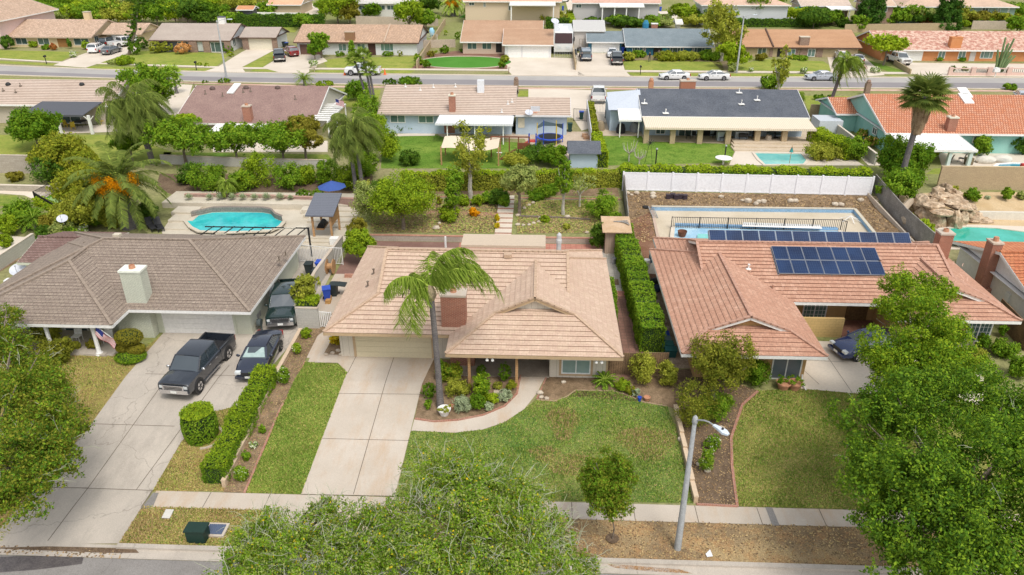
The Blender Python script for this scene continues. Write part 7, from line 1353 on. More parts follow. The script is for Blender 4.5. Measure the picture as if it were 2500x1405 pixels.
for a,b,m_,l,lid_ in ((1419,292,plain('bin_darkgreen',(.02,.07,.06)),'dark green bin with a blue lid behind the bar gate',bluep),(1391,322,plain('bin_dg2',(.02,.06,.05)),'dark green bin at the corner of the blue wall',None),(1482,290,plain('bin_slate',(.05,.08,.12)),'slate blue bin behind the wide bar gate',None)):bin_(a,b,l,m_,lid_)
railing([(1400,296),(1432,298)],1.6,'narrow black bar gate beside the striped roof',gap=.16,name='bar_gate',cat='gate');railing([(1437,276),(1492,278)],1.5,'wide grey bar gate across the middle driveway',plain('gate_grey',(.4,.4,.4)),gap=.2,name='bar_gate',cat='gate')
vin2=plain('vinyl_grey',(.6,.6,.62));run('vinyl_wall',[(1432,275),(1442,352)],.1,1.7,vin2,label='white panel wall between the play yard and driveway gate',cat='fence');hedgebox('ivy_hedge',[(1441,275),(1452,345)],.7,1.4,'e','yellowish narrow hedge along the white panel wall')
hedgebox('ivy_hedge',[(1455,360),(1470,410)],1.0,1.7,'h','lime ivy mass spilling beside the little slate shed')
q=G(1425,405);root=T('garden_shed','little white shed with slate grey shingle roof','shed',q);a,b=q.x-1.5,q.x+1.4;MB().box(a,76.5,1.0,b,79.5,2.9).build('wall',bluew,root);mb=MB();mb.raw([(a-.3,76,2.85),(b+.3,76,2.85),(b+.3,78,3.7),(a-.3,78,3.7),(a-.3,80,2.85),(b+.3,80,2.85)],[(0,1,2,3),(3,2,5,4),(0,3,4),(1,5,2)]);mb.build('roof',sh_slate,root)
tree(1350,405,352,90,'f','round citrus tree with small fruit near the slate shed',lobes=6,name='citrus_tree',crown_low=.05,cap=7000);bush(1300,405,90,40,'c','dark spreading shrub along the hedge below the swing set');bush(1260,410,60,30,'d','feathery low shrub at the hedge top near the swing set')
for a,b,l_ in ((1428,335,'brown carton on the patio by the panel wall'),(1432,340,'second brown carton against the panel wall')):q=G(a,b);MB().box(q.x-.35,q.y-.25,q.z,q.x+.35,q.y+.25,q.z+.4).build('cardboard_box',plain('card2',(.4,.24,.14)),None,label=l_,cat='box')
# ---- M4
H4,x0,x1,ze,ry,zr,s_=GH('bungalow','long bungalow with slate shingle roof and cream metal patio cover',89.6,zz,1566,1978,286,218,sh_slate,bluew,white)
mb=MB();ax=x0-3.5;mb.box(ax,91.5,zz-.2,x0+.5,99,3.7);mb.build('garage_wall',bluew,H4);mb=MB();mb.raw([(ax-.3,90.8,3.95),(x0+.3,90.8,3.95),(x0+.3,ry-.5,zr-.05),(ax-.3,ry-.5,zr-.4)],[(0,1,2,3)]);mb.build('membrane_roof',plain('membrane',(.5,.54,.6)),H4)
patio_cover(H4,ax+.8,x0-.05,90.9,88.3,4.1,3.4,white,[ax+1,x0-.3],zz,white)
patio_cover(H4,x0+.1,P(1992,310,3.4).x,89.1,85.6,ze-.06,ze-.5,metalw,[],zz)
for px_ in (1577,1641,1707,1775,1845,1910,1977):a=P(px_,352,zz);MB().box(a.x-.3,86.0,zz,a.x+.3,86.5,ze-.58).build('column',block_tan,H4)
for px_,py_ in ((1573,254),(1625,278),(1804,228),(1810,256),(1848,246)):q=on_slope(px_,py_,89.0,ze,.33);vent(H4,q,.5,white);MB().box(q.x-.35,q.y-.3,q.z+.02,q.x+.35,q.y+.3,q.z+.1).build('flashing',white,H4)
q=W(1678,212,ry+2);chimney(H4,q.x,ry+2,ze,q.z+.7,1.9,.9,plain('brick_plain',(.4,.17,.1)),conc);
win(H4,89.6,1655,312,1690,335,white,glass);win(H4,89.6,1600,312,1625,328,white,glass);panel(H4,89.6,1715,315,1735,340,dark_in,'patio_door')  # patio doorway is a dark panel coloured as its inner shade
for a,l_ in ((1765,'white kitchen counter block under the patio cover'),(1808,'wider white counter block beside the round barrel')):q=G(a,345);MB().box(q.x-.7,q.y,q.z,q.x+.8,q.y+.8,q.z+1.1).build('outdoor_counter',plain('counter',(.5,.56,.62)),None,label=l_,cat='counter')
q=G(1812,350);mb=MB();mb.tube([(q.x-.5,q.y,q.z+.95),(q.x+.5,q.y,q.z+.95)],.25,10);[mb.bar((q.x+i,q.y,q.z),(q.x+i,q.y,q.z+.9),.05) for i in (-.4,.4)];mb.build('barrel_grill',black,None,label='black barrel grill on legs before the counter',cat='grill')
MB().lathe(G(1874,350),[(.3,0),(.38,.35),(.38,.6),(.3,.95)],14).build('wine_barrel',plain('barrel_pale',(.45,.38,.3)),None,label='pale wooden barrel between two tan columns',cat='barrel')
for i,(a,b) in enumerate(((1680,340),(1695,338),(1740,338),(1760,345),(1840,340),(1895,345))):chair(G(a,b),i*1.1,['dark chair by the first patio door','dark chair beside the sofa corner','dark chair behind the third tan column','dark stool beside the counter block','dark chair near the fourth tan column','dark chair near the round barrel'][i],trim_m,group='dark chairs under the long patio cover')
table(G(1890,340),.9,.75,'blue grey table under the long patio cover',plain('tbl',(.12,.18,.22)));
q=G(1500,330);
for a,b,m_,lab in ((1515,325,plain('cover_black',(.03,.03,.035)),'black covered grill under the small white canopy'),(1548,322,plain('cover_greybag',(.3,.3,.32)),'grey covered stack behind the canopy post'),(1465,318,plain('rack_brown',(.3,.24,.16)),'wooden rack standing on the side patio')):q=G(a,b);mb=MB();mb.lathe(q,[(.55,0),(.6,.5),(.4,1.1),(.15,1.2)],9);mb.build('covered_grill' if 'cover' in lab else 'garden_rack',m_,None,True,label=lab,cat='grill' if 'grill' in lab else 'rack')

for a,b,h_,l_ in ((1600,408,1.9,'black lamp post at the hedge near the lawn'),(1768,395,1.7,'striped dark lamp post beside the pool deck')):q=G(a,b);r_=T('garden_lamp',l_,'lamp',q);MB().tube([q,(q.x,q.y,q.z+h_)],.07,7).build('post',black,r_);MB().lathe((q.x,q.y,q.z+h_),[(.12,0),(.12,.1),(.04,.16)],8).build('lamp_shade',steel,r_)
q=G(1583,400);r_=T('garden_windmill','small dark metal windmill on the lawn','windmill',q);[MB().bar((q.x+dx,q.y,q.z),(q.x+dx*.2,q.y,q.z+2.2),.03).build('leg',black,r_) for dx in (-.4,.4)];mb=MB();[mb.bar((q.x,q.y-.1,q.z+2.3),(q.x+.45*math.cos(k*.628),q.y-.1,q.z+2.3+.45*math.sin(k*.628)),.14,.02) for k in range(10)];mb.build('rotor_blades',black,r_)
for a,b,tp,lab in ((1535,395,342,'leafless pale small tree on the back lawn'),(1560,405,362,'bare twiggy sapling beside the leafless tree')):
    q=G(a,b);r_=T('bare_tree',lab,'tree',q);mb=MB();hh=W(a,tp,q.y).z-q.z;mb.tube([q,(q.x,q.y,q.z+hh*.4)],.07,6)
    for k in range(12):az=k*2.4;e=Vector((q.x+math.cos(az)*hh*.35,q.y+math.sin(az)*hh*.35,q.z+hh*random.uniform(.75,1)));s=Vector((q.x,q.y,q.z+hh*random.uniform(.3,.4)));mb.tube([s,s.lerp(e,.5)+Vector((math.cos(az)*.2,0,-.1)),e],[.05,.03,.01],4)
    mb.build('trunk',bark_w,r_,True)
umbrella(G(1927,400),.22,1.9,teal,'folded pale teal parasol beside the pale pool');q=G(1765,402);MB().lathe(q,[(.9,.7),(.9,.76)],14).lathe(q,[(.1,0),(.1,.7)],8).build('round_table',white,None,label='white round table at the end of the back lawn',cat='table')
hedgebox('clipped_hedge',[(1985,350),(2080,392)],1.8,1.7,'h','large bright cloud clipped hedge beside the pale pool',size=.75);bush(2015,395,90,34,'d','feathery fern bush at the foot of the cloud hedge');bush(2085,395,60,50,'b','leafy bush where the cloud hedge meets the path')
for a in (1990,):q=G(a,335);MB().box(q.x+.6,q.y+1,q.z,q.x+3.4,q.y+4,q.z+1.7).build('shed_box',plain('shed_pale',(.56,.6,.64)),None,label='pale flat roofed storage box behind the cloud hedge',cat='shed')
# ---- M5
S5=M('tile_orange_s',(.56,.29,.18),(.62,.36,.24),sc_=.3,f=.08,fsc=4,pat=('brick',.28,.42,.05,(.32,.1,.05),(.56,.23,.12)))
H5,x0,x1,ze,ry,zr,s_=GH('bungalow','turquoise bungalow with orange barrel tile roof',83.5,zz,2162,2740,328,232,S5,tealw,white)
win(H5,83.5,2372,334,2410,350,white,glass_g);q=on_slope(2322,322,82.9,ze,.33);chimney(H5,q.x,q.y+.4,ze-.3,W(2326,290,q.y).z,.95,.8,brick,offwhite)
patio_cover(H5,P(2180,330,ze).x,P(2330,330,ze).x+.6,83.3,78.3,ze-.02,ze-.55,white,[P(2306,400,zz).x-.2,P(2376,402,zz).x-1.0],zz,plain('post_pale',(.6,.7,.68)),.34,ribs=1.0);
for px_,py_,w_ in ((2358,242,.9),(2355,228,.8)):slab(H5,on_slope(px_,py_,82.9,ze,.33),1.1,2.0,.33,.14,white)
mb=MB();mb.box(x0-1.8,92.4,zz-.2,x0+1,99,3.4);mb.build('side_wing',tealw,H5);roof_block(H5,x0-2.3,x0+2,91.8,99.6,3.5,.3,'x',('gable','gable'),S5,white,tealw,None,step=0,caps=False,name='wing_roof')
sidewin(H5,x0+.42,86,87.2,2.4,3.2,white,glass,-1)
run('block_wall',[(1975,285),(2060,288)],.2,1.6,block_tan,label='tan garden wall with an arched gate',cat='wall');q=G(2022,287);MB().box(q.x-.9,q.y-.2,q.z,q.x+.9,q.y-.1,q.z+1.8).build('arched_gate',black,None,label='dark arched gate set in the tan garden wall',cat='gate')
run('planter_wall',[(2030,318),(2120,378),(2150,400)],.3,.4,block_tan,label='long tan raised planter beside the turquoise wall',cat='low wall');run('boundary_wall',[(2042,330),(2135,403)],.2,1.2,block_lt,cap=conc_far,label='pale boundary wall behind the cloud hedge',cat='wall')
for a,b,w_,h_,l,f_,lab in ((2075,312,50,50,'g','y','grey green bush with yellow roses by the turquoise wall'),(2105,345,26,24,'b','pk','pink rose bush in the tan planter'),(2128,362,34,24,'b','pk','second pink rose bush lower in the tan planter'),(2400,385,40,46,'b',None,'round bush beside the white patio post'),(2460,370,80,50,'f',None,'dark bush against the turquoise wall beyond the patio'),(2490,380,40,40,'c',None,'dark bush at the end of the turquoise wall'),(2285,385,34,34,'a',None,'light bush at the corner of the white patio')):bush(a,b,w_,h_,l,lab,flower=f_,fl=.3)
for a,b,l_,r_ in ((2405,398,'white covered furniture block on the far patio',0),(2445,396,'cream covered lounger beside the deep blue pool',.2)):q=G(a,b);mb=MB();mb.ell((q.x,q.y,q.z+.3),(1.1,.6,.5),12,6,0,.06);mb.build('covered_furniture',plain('cover_cloth',(.62,.58,.5),.9),None,True,label=l_,cat='furniture',group='covered furniture by the far pool')
for a,b,l_ in ((2315,398,'dark mesh chair under the white patio cover'),(2345,396,'dark rocking chair facing the deep blue pool')):chair(G(a,b),2.4,l_,trim_m,group='dark chairs on the far patio')
q=G(2362,402);MB().box(q.x-.3,q.y-.3,q.z,q.x+.4,q.y+.3,q.z+.75).build('side_cabinet',plain('cab',(.2,.16,.1)),None,label='dark slatted cabinet by the white patio post',cat='cabinet')
mb=MB();q=G(2494,425);mb.box(q.x-.3,q.y-.2,q.z,q.x+.3,q.y+.2,q.z+1.1);mb.build('pool_lift_chair',redp,None,label='dark red chair at the edge of the deep blue pool',cat='chair')

# ================================================================== FAR ROW
zf=1.42
tF1=tile('tile_far_tan',(.6,.42,.3),(.66,.48,.36),.4);tF2=M('tile_far_grey',(.42,.35,.3),(.47,.4,.34),sc_=.3,f=.05,fsc=3,pat=('rows',.5,1,.3,(.3,.24,.2)));tF3=tile('tile_far_pink',(.6,.4,.27),(.52,.36,.26),.42,f=.12);tF4=M('tile_far_brown',(.45,.28,.18),(.5,.33,.22),sc_=.3,f=.05,fsc=3,pat=('rows',.5,1,.28,(.3,.17,.1)))
tF5=M('shingle_blue_grey',(.17,.21,.23),(.21,.25,.27),sc_=.5,f=.1,fsc=5);tF6=M('tile_far_orange',(.47,.27,.15),(.52,.31,.18),sc_=.3,f=.05,fsc=3,pat=('rows',.5,1,.28,(.3,.15,.08)));tF7=M('tile_far_mottled',(.42,.19,.14),(.62,.44,.34),sc_=1.7,f=.2,fsc=5,sharp=.1)
wt=plain('wall_yellow',(.66,.52,.32));wwhite=plain('wall_white',(.68,.68,.68));wor=M('wall_orange',(.55,.22,.08),(.6,.27,.12),f=.05);wbl=plain('wall_blue',(.03,.14,.22));wbe=plain('wall_beige',(.55,.43,.33));wsid=M('wall_siding_tan',(.5,.4,.24),f=.05,pat=('rows',.2,1,.12,(.36,.28,.16)))
dkf=plain('fascia_dark',(.12,.07,.05));brf=plain('fascia_tan',(.5,.38,.28))
# F1
h,x0,x1,ze,ry,zr,s_=GH('far_bungalow','yellow bungalow with tan tile roof and carved front door',148.5,zf,10,222,91,47,tF1,wt,brf)
GH('','',151.5,zf,249,345,83,56,tF1,wt,brf,par=h)
for b_ in ((41,92,64,109),(95,92,118,110),(183,92,215,111)):win(h,148.5,*b_,white,glass)
panel(h,148.5,144,92,162,115,M('door_wood_far',(.3,.15,.05),f=.2),'front_door');gdoor(h,151.5,276,85,334,104,white,4,zb=zf);q=W(212,40,ry);chimney(h,q.x,ry+.3,zr-.6,zr+1.3,1.2,1,wt,None,False)
sidewin(h,x1-.44,149.6,151,2.2,3.9,white,glass)
# F0 pink
h0=T('pink_house','corner of a tall pale pink house at the edge of the street','house',P(10,80,zf));roof_block(h0,-122,-104,146,166,6.6,.33,'y',('gable','gable'),tF1,white,plain('wall_pink',(.66,.5,.46)),None,step=0,caps=False);MB().box(-121.4,146.6,zf,-104.6,165,6.55).build('wall',MATS['wall_pink'],h0)
# F2
h,x0,x1,ze,ry,zr,s_=GH('far_bungalow','white bungalow with grey brown roof and brick columns',144.5,zf,362,562,99,57,tF2,wwhite,dkf)
MB().box(x0+.5,144.3,zf,x1-.5,144.49,ze-.1).build('front_siding',plain('siding_dark',(.1,.1,.11)),h)
for a,b in ((467,480),(500,511),(552,562)):panel(h,144.2,a,100,b,130,brick_brown,'brick_column',d=.3,z0=zf)
win(h,144.3,436,102,459,118,white,glass);win(h,144.3,517,103,548,128,white,glass,'tri');panel(h,144.3,485,102,500,125,plain('door_screen',(.5,.52,.5)),'front_door');q=W(541,50,ry);chimney(h,q.x,ry+.2,zr-.5,zr+1.1,1.2,1,white,plain('cap_dark',(.08,.08,.12)),False)
GH('','',147.5,zf,583,674,92,66,tF2,wwhite,dkf,par=h);gdoor(h,147.5,606,94,666,122,offwhite,4,zb=zf)
for a,b in ((595,605),(667,676)):panel(h,147.4,a,93,b,122,brick_brown,'brick_column',d=.2,z0=zf)
sidewin(h,x1-.44,146,147.4,2.2,4.0,white,glass)
# F3
h,x0,x1,ze,ry,zr,s_=GH('far_bungalow','white bungalow with pinkish tan roof and wide brown chimney',142.5,zf,716,1022,104,60,tF3,wwhite,dkf)
gdoor(h,142.5,735,109,785,138,plain('garage_brown',(.16,.09,.07)),4,zb=zf)
for b_ in ((827,107,845,125),(873,107,891,125)):win(h,142.5,*b_,white,glass_g)
win(h,142.5,930,106,960,125,white,glass_g,'tri');panel(h,142.5,900,106,916,132,plain('door_dark_brown',(.07,.03,.025)),'front_door',z0=zf);q=on_slope(854,100,141.9,ze,.33);chimney(h,q.x,q.y+.5,ze,W(854,80,q.y).z,1.75,1,plain('brick_plain_brown',(.27,.15,.08)),brf,False)
mb=MB();a=W(940,104,141.9);mb.bar((a.x-.2,141.9,ze+.1),(W(953,62,ry).x,ry,zr+.1),.25,.2);mb.build('roof_ridge_rib',brf,h)
# F4
h,x0,x1,ze,ry,zr,s_=GH('far_bungalow','beige bungalow with brown tile roof and two white garage doors',144.5,zf,1123,1326,103,50,tF4,wbe,white)
GH('','',141.0,zf,1226,1352,110,71,tF4,wwhite,white,par=h);gdoor(h,141.0,1240,112,1272,141,white,4,zb=zf);gdoor(h,141.0,1276,112,1340,141,white,4,zb=zf)
for b_ in ((1141,105,1164,121),(1177,105,1200,121)):win(h,144.5,*b_,offwhite,glass)
panel(h,144.5,1211,105,1225,128,dark_in,'front_door');dish(h,W(1354,70,143),.8,-1.0,mast=1.2)  # this doorway is a near-black panel, shade in its colour
# F5
h,x0,x1,ze,ry,zr,s_=GH('far_bungalow','dark blue bungalow with blue grey shingle roof',144.0,zf,1527,1745,114,70,tF5,wbl,white)
GH('','',146.5,zf,1432,1524,103,76,tF5,wbl,white,par=h);gdoor(h,146.5,1446,105,1511,131,white,4,zb=zf,frame=white)
for b_ in ((1543,116,1562,131),(1634,116,1662,133),(1693,116,1722,133)):win(h,144.0,*b_,white,glass,'tri')
panel(h,144.0,1594,116,1616,139,dark_in,'front_door',z0=zf);panel(h,144,1618,117,1628,136,plain('door_teal',(.04,.25,.3)),'side_panel')  # doorway shade painted as a near-black panel
for a in (1567,1572,1665,1688):panel(h,143.9,a,116,a+5,137,M('stone_pale',(.4,.36,.33),f=.3),'stone_column',d=.15,z0=zf)
q=W(1577,66,ry);MB().lathe((q.x,ry+.5,zr-.3),[(.6,0),(.6,1.1),(.3,1.7)],8).build('roof_turret',plain('turret_blue',(.03,.2,.34)),h);q=W(1600,68,ry);chimney(h,q.x,ry+1.5,zr-1,zr+.6,1.2,.9,brick,white,False)
# workshop
hs_=T('white_workshop','plain white workshop behind the blue garage','outbuilding',P(1430,112,zf));roof_block(hs_,W(1400,80,149).x,W(1478,80,149).x,149,158,W(1430,75,149).z,.3,'x',('gable','gable'),plain('roof_pale',(.5,.49,.47)),white,wbe,None,step=0,caps=False);MB().box(W(1402,80,149.4).x,149.4,zf,W(1476,80,149.4).x,157.5,W(1430,75,149).z).build('wall',plain('wall_offwhite',(.6,.55,.5)),hs_)
# F6
h,x0,x1,ze,ry,zr,s_=GH('far_bungalow','tan and brick bungalow with orange brown roof and stone chimney',143.5,zf,1788,2106,116,72,tF6,wsid,dkf)
win(h,143.5,1848,117,1872,137,white,glass);
for a,b in ((1876,1888),(1912,1950),(1950,1978),(1990,2010)):panel(h,143.45,a,119,b,146,brick_brown,'brick_panel',d=.12,z0=zf)
win(h,143.3,1921,120,1943,139,white,glass_g);win(h,143.3,1970,120,1992,139,white,glass_g);gdoor(h,143.5,2023,121,2088,147,plain('garage_tan',(.5,.4,.24)),4,zb=zf);panel(h,143.5,1895,119,1910,145,dark_in,'front_door',z0=zf);q=on_slope(1963,111,142.9,ze,.33);chimney(h,q.x,q.y+.4,ze,W(1963,92,q.y).z,1.7,1,brick_brown,conc_far,False)  # entry drawn as a dark panel with its shade painted in
mb=MB();a=W(1888,117,142.9);mb.bar((a.x,142.9,ze+.1),(W(1869,71,ry).x,ry,zr+.1),.25,.2);mb.build('roof_ridge_rib',dkf,h)
# F7
h,x0,x1,ze,ry,zr,s_=GH('far_bungalow','orange stucco bungalow with mottled pink tile roof',140.5,zf,2152,2560,123,76,tF7,wor,white)
gdoor(h,140.5,2192,125,2255,154,white,4,zb=zf)
for b_ in ((2288,125,2310,144),(2337,125,2360,144)):win(h,140.5,*b_,white,glass_g)
win(h,140.5,2391,124,2427,143,white,glass_g,'tri');panel(h,140.5,2363,126,2384,153,plain('door_lattice',(.55,.5,.48)),'front_door',z0=zf);q=on_slope(2332,118,139.9,ze,.33);chimney(h,q.x,q.y+.5,ze,W(2332,93,q.y).z,1.9,1.1,wor,wor,True)
# pink low street wall with iron panels
for a,b,l_ in ((2318,2372,'first pink walled panel with black ironwork by the street'),(2374,2412,'second pink walled panel with black ironwork'),(2414,2460,'third pink walled panel beside the tall cactus'),(2462,2540,'last long pink walled panel at the street')):
    p0,p1=G(a,184),G(b,185);r_=T('street_wall',l_,'wall',p0,'pink street wall panels');pk_=plain('wall_pink2',(.66,.47,.4));MB().bar(p0+Vector((0,0,.2)),p1+Vector((0,0,.2)),.25,.5).build('wall_base',pk_,r_);MB().bar(p0+Vector((0,0,1.1)),p1+Vector((0,0,1.1)),.25,.15).build('wall_top',pk_,r_);[MB().box(p.x-.3,p.y-.2,p.z,p.x+.3,p.y+.2,p.z+1.3).build('pillar',pk_,r_) for p in (p0,p1)];mb=MB();[mb.bar(p0.lerp(p1,t)+Vector((0,0,.45)),p0.lerp(p1,t)+Vector((0,0,1.03)),.05) for t in np.linspace(.08,.92,14)];mb.build('iron_bars_lattice',black,r_)
run('planter_wall',[(2182,158),(2222,182)],.2,.8,block_tan,label='tan wall between the bright round tree and white pickup',cat='low wall')
q=G(2434,182);r_=T('column_cactus','tall clustered column cactus behind the pink street wall','cactus',q)
for k in range(9):a=k*.7;e=Vector((q.x+math.cos(a)*(1.0+k%3*.35)+.5,q.y+math.sin(a)*.6,q.z+3.0+(k%4)*.9));mb=MB();mb.tube([(q.x+math.cos(a)*.4,q.y+math.sin(a)*.3,q.z),e.lerp(q,.4),e,e+Vector((0,0,.1))],[.16,.17,.15,.05],7);mb.build('cactus_arm',M('cactus_green',(.13,.2,.08),(.2,.28,.12),f=.1),r_,True)
# ------------- walls between far lots, sloping fences
for pts,hh,m_,l_ in (([(1018,168),(1087,60)],1.3,block_tan,'stepped tan lot wall between the white and beige bungalows'),([(1030,118),(1112,116)],1.5,block_f,'tan cross wall beside the white tall gate'),([(1405,172),(1392,88)],1.3,block_tan,'sloping pale lot wall beside the motorhome'),([(870,60),(1070,64)],1.8,block_f,'grey back wall behind the pinkish tan roof'),([(2060,80),(2330,76)],1.7,block_tan,'tan back wall behind the mottled pink roof'),([(2370,72),(2460,73)],1.8,block_f,'pale back wall at the far right gardens'),([(405,50),(500,56)],1.8,block_f,'tan back wall behind the grey brown roof'),([(0,20),(40,18)],1.8,block_f,'dark panelled wall at the top corner')):run('garden_wall',pts,.2,hh,m_,steps=10 if hh==1.3 else None,label=l_,cat='wall')
hedgebox('tall_hedge',[(585,66),(790,66)],1.6,2.6,'c','long tall dark hedge behind the white gable garage',dens=1.1);hedgebox('tall_hedge',[(1795,66),(1990,66)],1.6,1.6,'c','dark clipped hedge behind the orange brown roof');hedgebox('tall_hedge',[(1335,70),(1392,72)],1.5,2.2,'c','dark clipped hedge square behind the motorhome');hedgebox('column_hedge',[(1398,78),(1390,48)],1.2,2.0,'h','bright stepped hedge rows beside the white workshop')
run('picket_fence',[(580,40),(735,42)],.12,1.0,white,label='low white fence above the tall dark hedge',cat='fence')
# ------------- far back rows of houses
def BH(label,Y,eL,eR,eY,rY,tm,wm,ends=('gable','gable'),wins=(),cover=None,fm=white):
    z0=zg(0,Y);h,x0,x1,ze,ry,zr,s_=GH('distant_house',label,Y,z0,eL,eR,eY,rY,tm,wm,fm,ends=ends)
    for b_ in wins:win(h,Y,*b_,white,glass)
    if cover:patio_cover(h,W(cover[0],eY,Y-.6).x,W(cover[1],eY,Y-.6).x,Y-.6,Y-4,ze,ze-.4,white,[W(c,eY,Y-4).x for c in cover[2:]],z0,white,.25)
    return h
dt=lambda n,c:M('tile_dist_'+n,c,tuple(x*1.15 for x in c),sc_=.2,f=.08,fsc=2)
BH('tan gabled house above the low white fence',196,650,735,12,-14,dt('a',(.6,.35,.22)),plain('dw_tan',(.5,.4,.28)),fm=white);BH('long house with brick columns behind the round bright tree',188,868,1010,8,-14,dt('b',(.5,.48,.45)),plain('dw_white',(.62,.6,.56)),wins=((876,13,892,25),(922,13,940,25),(945,13,963,25)))
BH('cream house with a green lawn and white awning',182,1130,1372,4,-20,dt('c',(.55,.35,.24)),plain('dw_cream',(.62,.5,.36)),wins=((1145,6,1158,14),(1180,6,1186,18),(1241,8,1250,26)),cover=(1245,1356,1248,1352));BH('grey house with a white patio cover and round tree',183,1396,1615,8,-14,dt('d',(.52,.33,.26)),plain('dw_grey',(.5,.48,.47)),wins=((1406,11,1420,20),),cover=(1463,1570,1472,1502,1531,1562))
BH('house with dull pink hip roof behind the white birch',182,1712,1932,13,-12,dt('e',(.55,.38,.29)),plain('dw_pale',(.58,.6,.6)),ends=('hip','hip'));BH('grey gabled house beside the first cypress',190,1955,2080,15,-6,dt('f',(.5,.4,.33)),plain('dw_brown',(.42,.35,.3)),wins=((2040,22,2052,33),(2058,22,2064,36)),cover=(2015,2080,2018,2078));BH('brown brick house between the two cypress groups',180,2125,2190,15,-10,dt('g',(.52,.38,.28)),plain('dw_brick',(.34,.22,.17)),wins=((2148,17,2168,30),))
BH('green house with a long tan hip roof at the top right',184,2200,2490,17,-14,dt('h',(.5,.36,.27)),plain('dw_green',(.24,.34,.28)),ends=('hip','hip'),wins=((2395,19,2415,31),(2434,19,2444,31),(2458,19,2466,34)))
BH('tan house with a dark shade cloth at the top left',205,480,600,-2,-20,dt('i',(.55,.4,.3)),plain('dw_tan2',(.5,.42,.32)));BH('pale house peeking above the top left trees',200,80,300,-6,-24,dt('j',(.55,.42,.33)),plain('dw_lt',(.6,.55,.48)));BH('white house at the top left corner',195,-60,45,4,-16,dt('k',(.45,.42,.4)),plain('dw_w2',(.6,.58,.55)))
BH('little shed with orange tile roof behind the hedge',178,575,618,24,16,dt('l',(.5,.24,.12)),plain('dw_slate',(.12,.12,.13)));BH('slatted pale shed behind the grey house',165,1650,1668,58,52,dt('m',(.6,.58,.52)),plain('dw_sh',(.5,.5,.46)))
for nm,pts,m_ in (('lawn',[(1140,32),(1240,33),(1225,44),(1120,44)],lawn_turf),('lawn',[(1410,42),(1640,34),(1640,52),(1430,55)],lawn_lush),('driveway',[(735,10),(800,10),(790,38),(730,36)],conc_far),('driveway',[(1380,0),(1400,0),(1405,40),(1390,40)],conc_far),('lawn',[(2085,86),(2150,88),(2140,104),(2110,106)],lawn),('patio',[(1600,28),(1660,28),(1650,50),(1640,50)],conc_far),('lawn',[(680,66),(730,68),(720,80),(660,80)],lawn_far),('patio',[(2110,40),(2180,40),(2200,56),(2110,58)],conc_far),('patio',[(1700,40),(1960,46),(1950,52),(1700,50)],conc_far)):drape(nm,pts,m_,.03)
pool('swimming_pool','narrow pale blue pool behind the bare round shrubs',[(1255,36),(1330,36),(1335,40),(1250,40)],water_p,conc_far,None,z=zg(0,190))
drape('pool_deck',[(540,8),(560,8),(560,14),(540,14)],conc_far,.03)
q=G(462,14);root=T('shade_canopy','teal shade canopy on dark posts in a top garden','canopy',q);MB().box(q.x-6,q.y-2,q.z+2.6,q.x+7,q.y+4,q.z+2.75).build('canopy',teal,root);[MB().box(q.x+dx,q.y-2,q.z,q.x+dx+.3,q.y-1.7,q.z+2.6).build('post',bark,root) for dx in (-5.5,0,6)]
q=G(370,10);MB().box(q.x-6,q.y,q.z,q.x+5,q.y+.3,q.z+2.4).build('teal_screen',teal,None,label='teal fabric fence screen above the leafy far gardens',cat='screen')
q=G(838,56);root=T('swing_set','play tower with a teal canopy behind the pinkish roof','swing set',q);MB().box(q.x-1.2,q.y-.8,q.z+2.0,q.x+1.2,q.y+.8,q.z+3.3).build('canopy',teal,root);MB().bar((q.x-7,q.y,q.z+2.1),(q.x,q.y,q.z+2.1),.12).build('beam',offwhite,root);[MB().bar((q.x+dx,q.y,q.z),(q.x+dx,q.y,q.z+2.1),.12).build('post',offwhite,root) for dx in (-7,-1.2,1.2)]
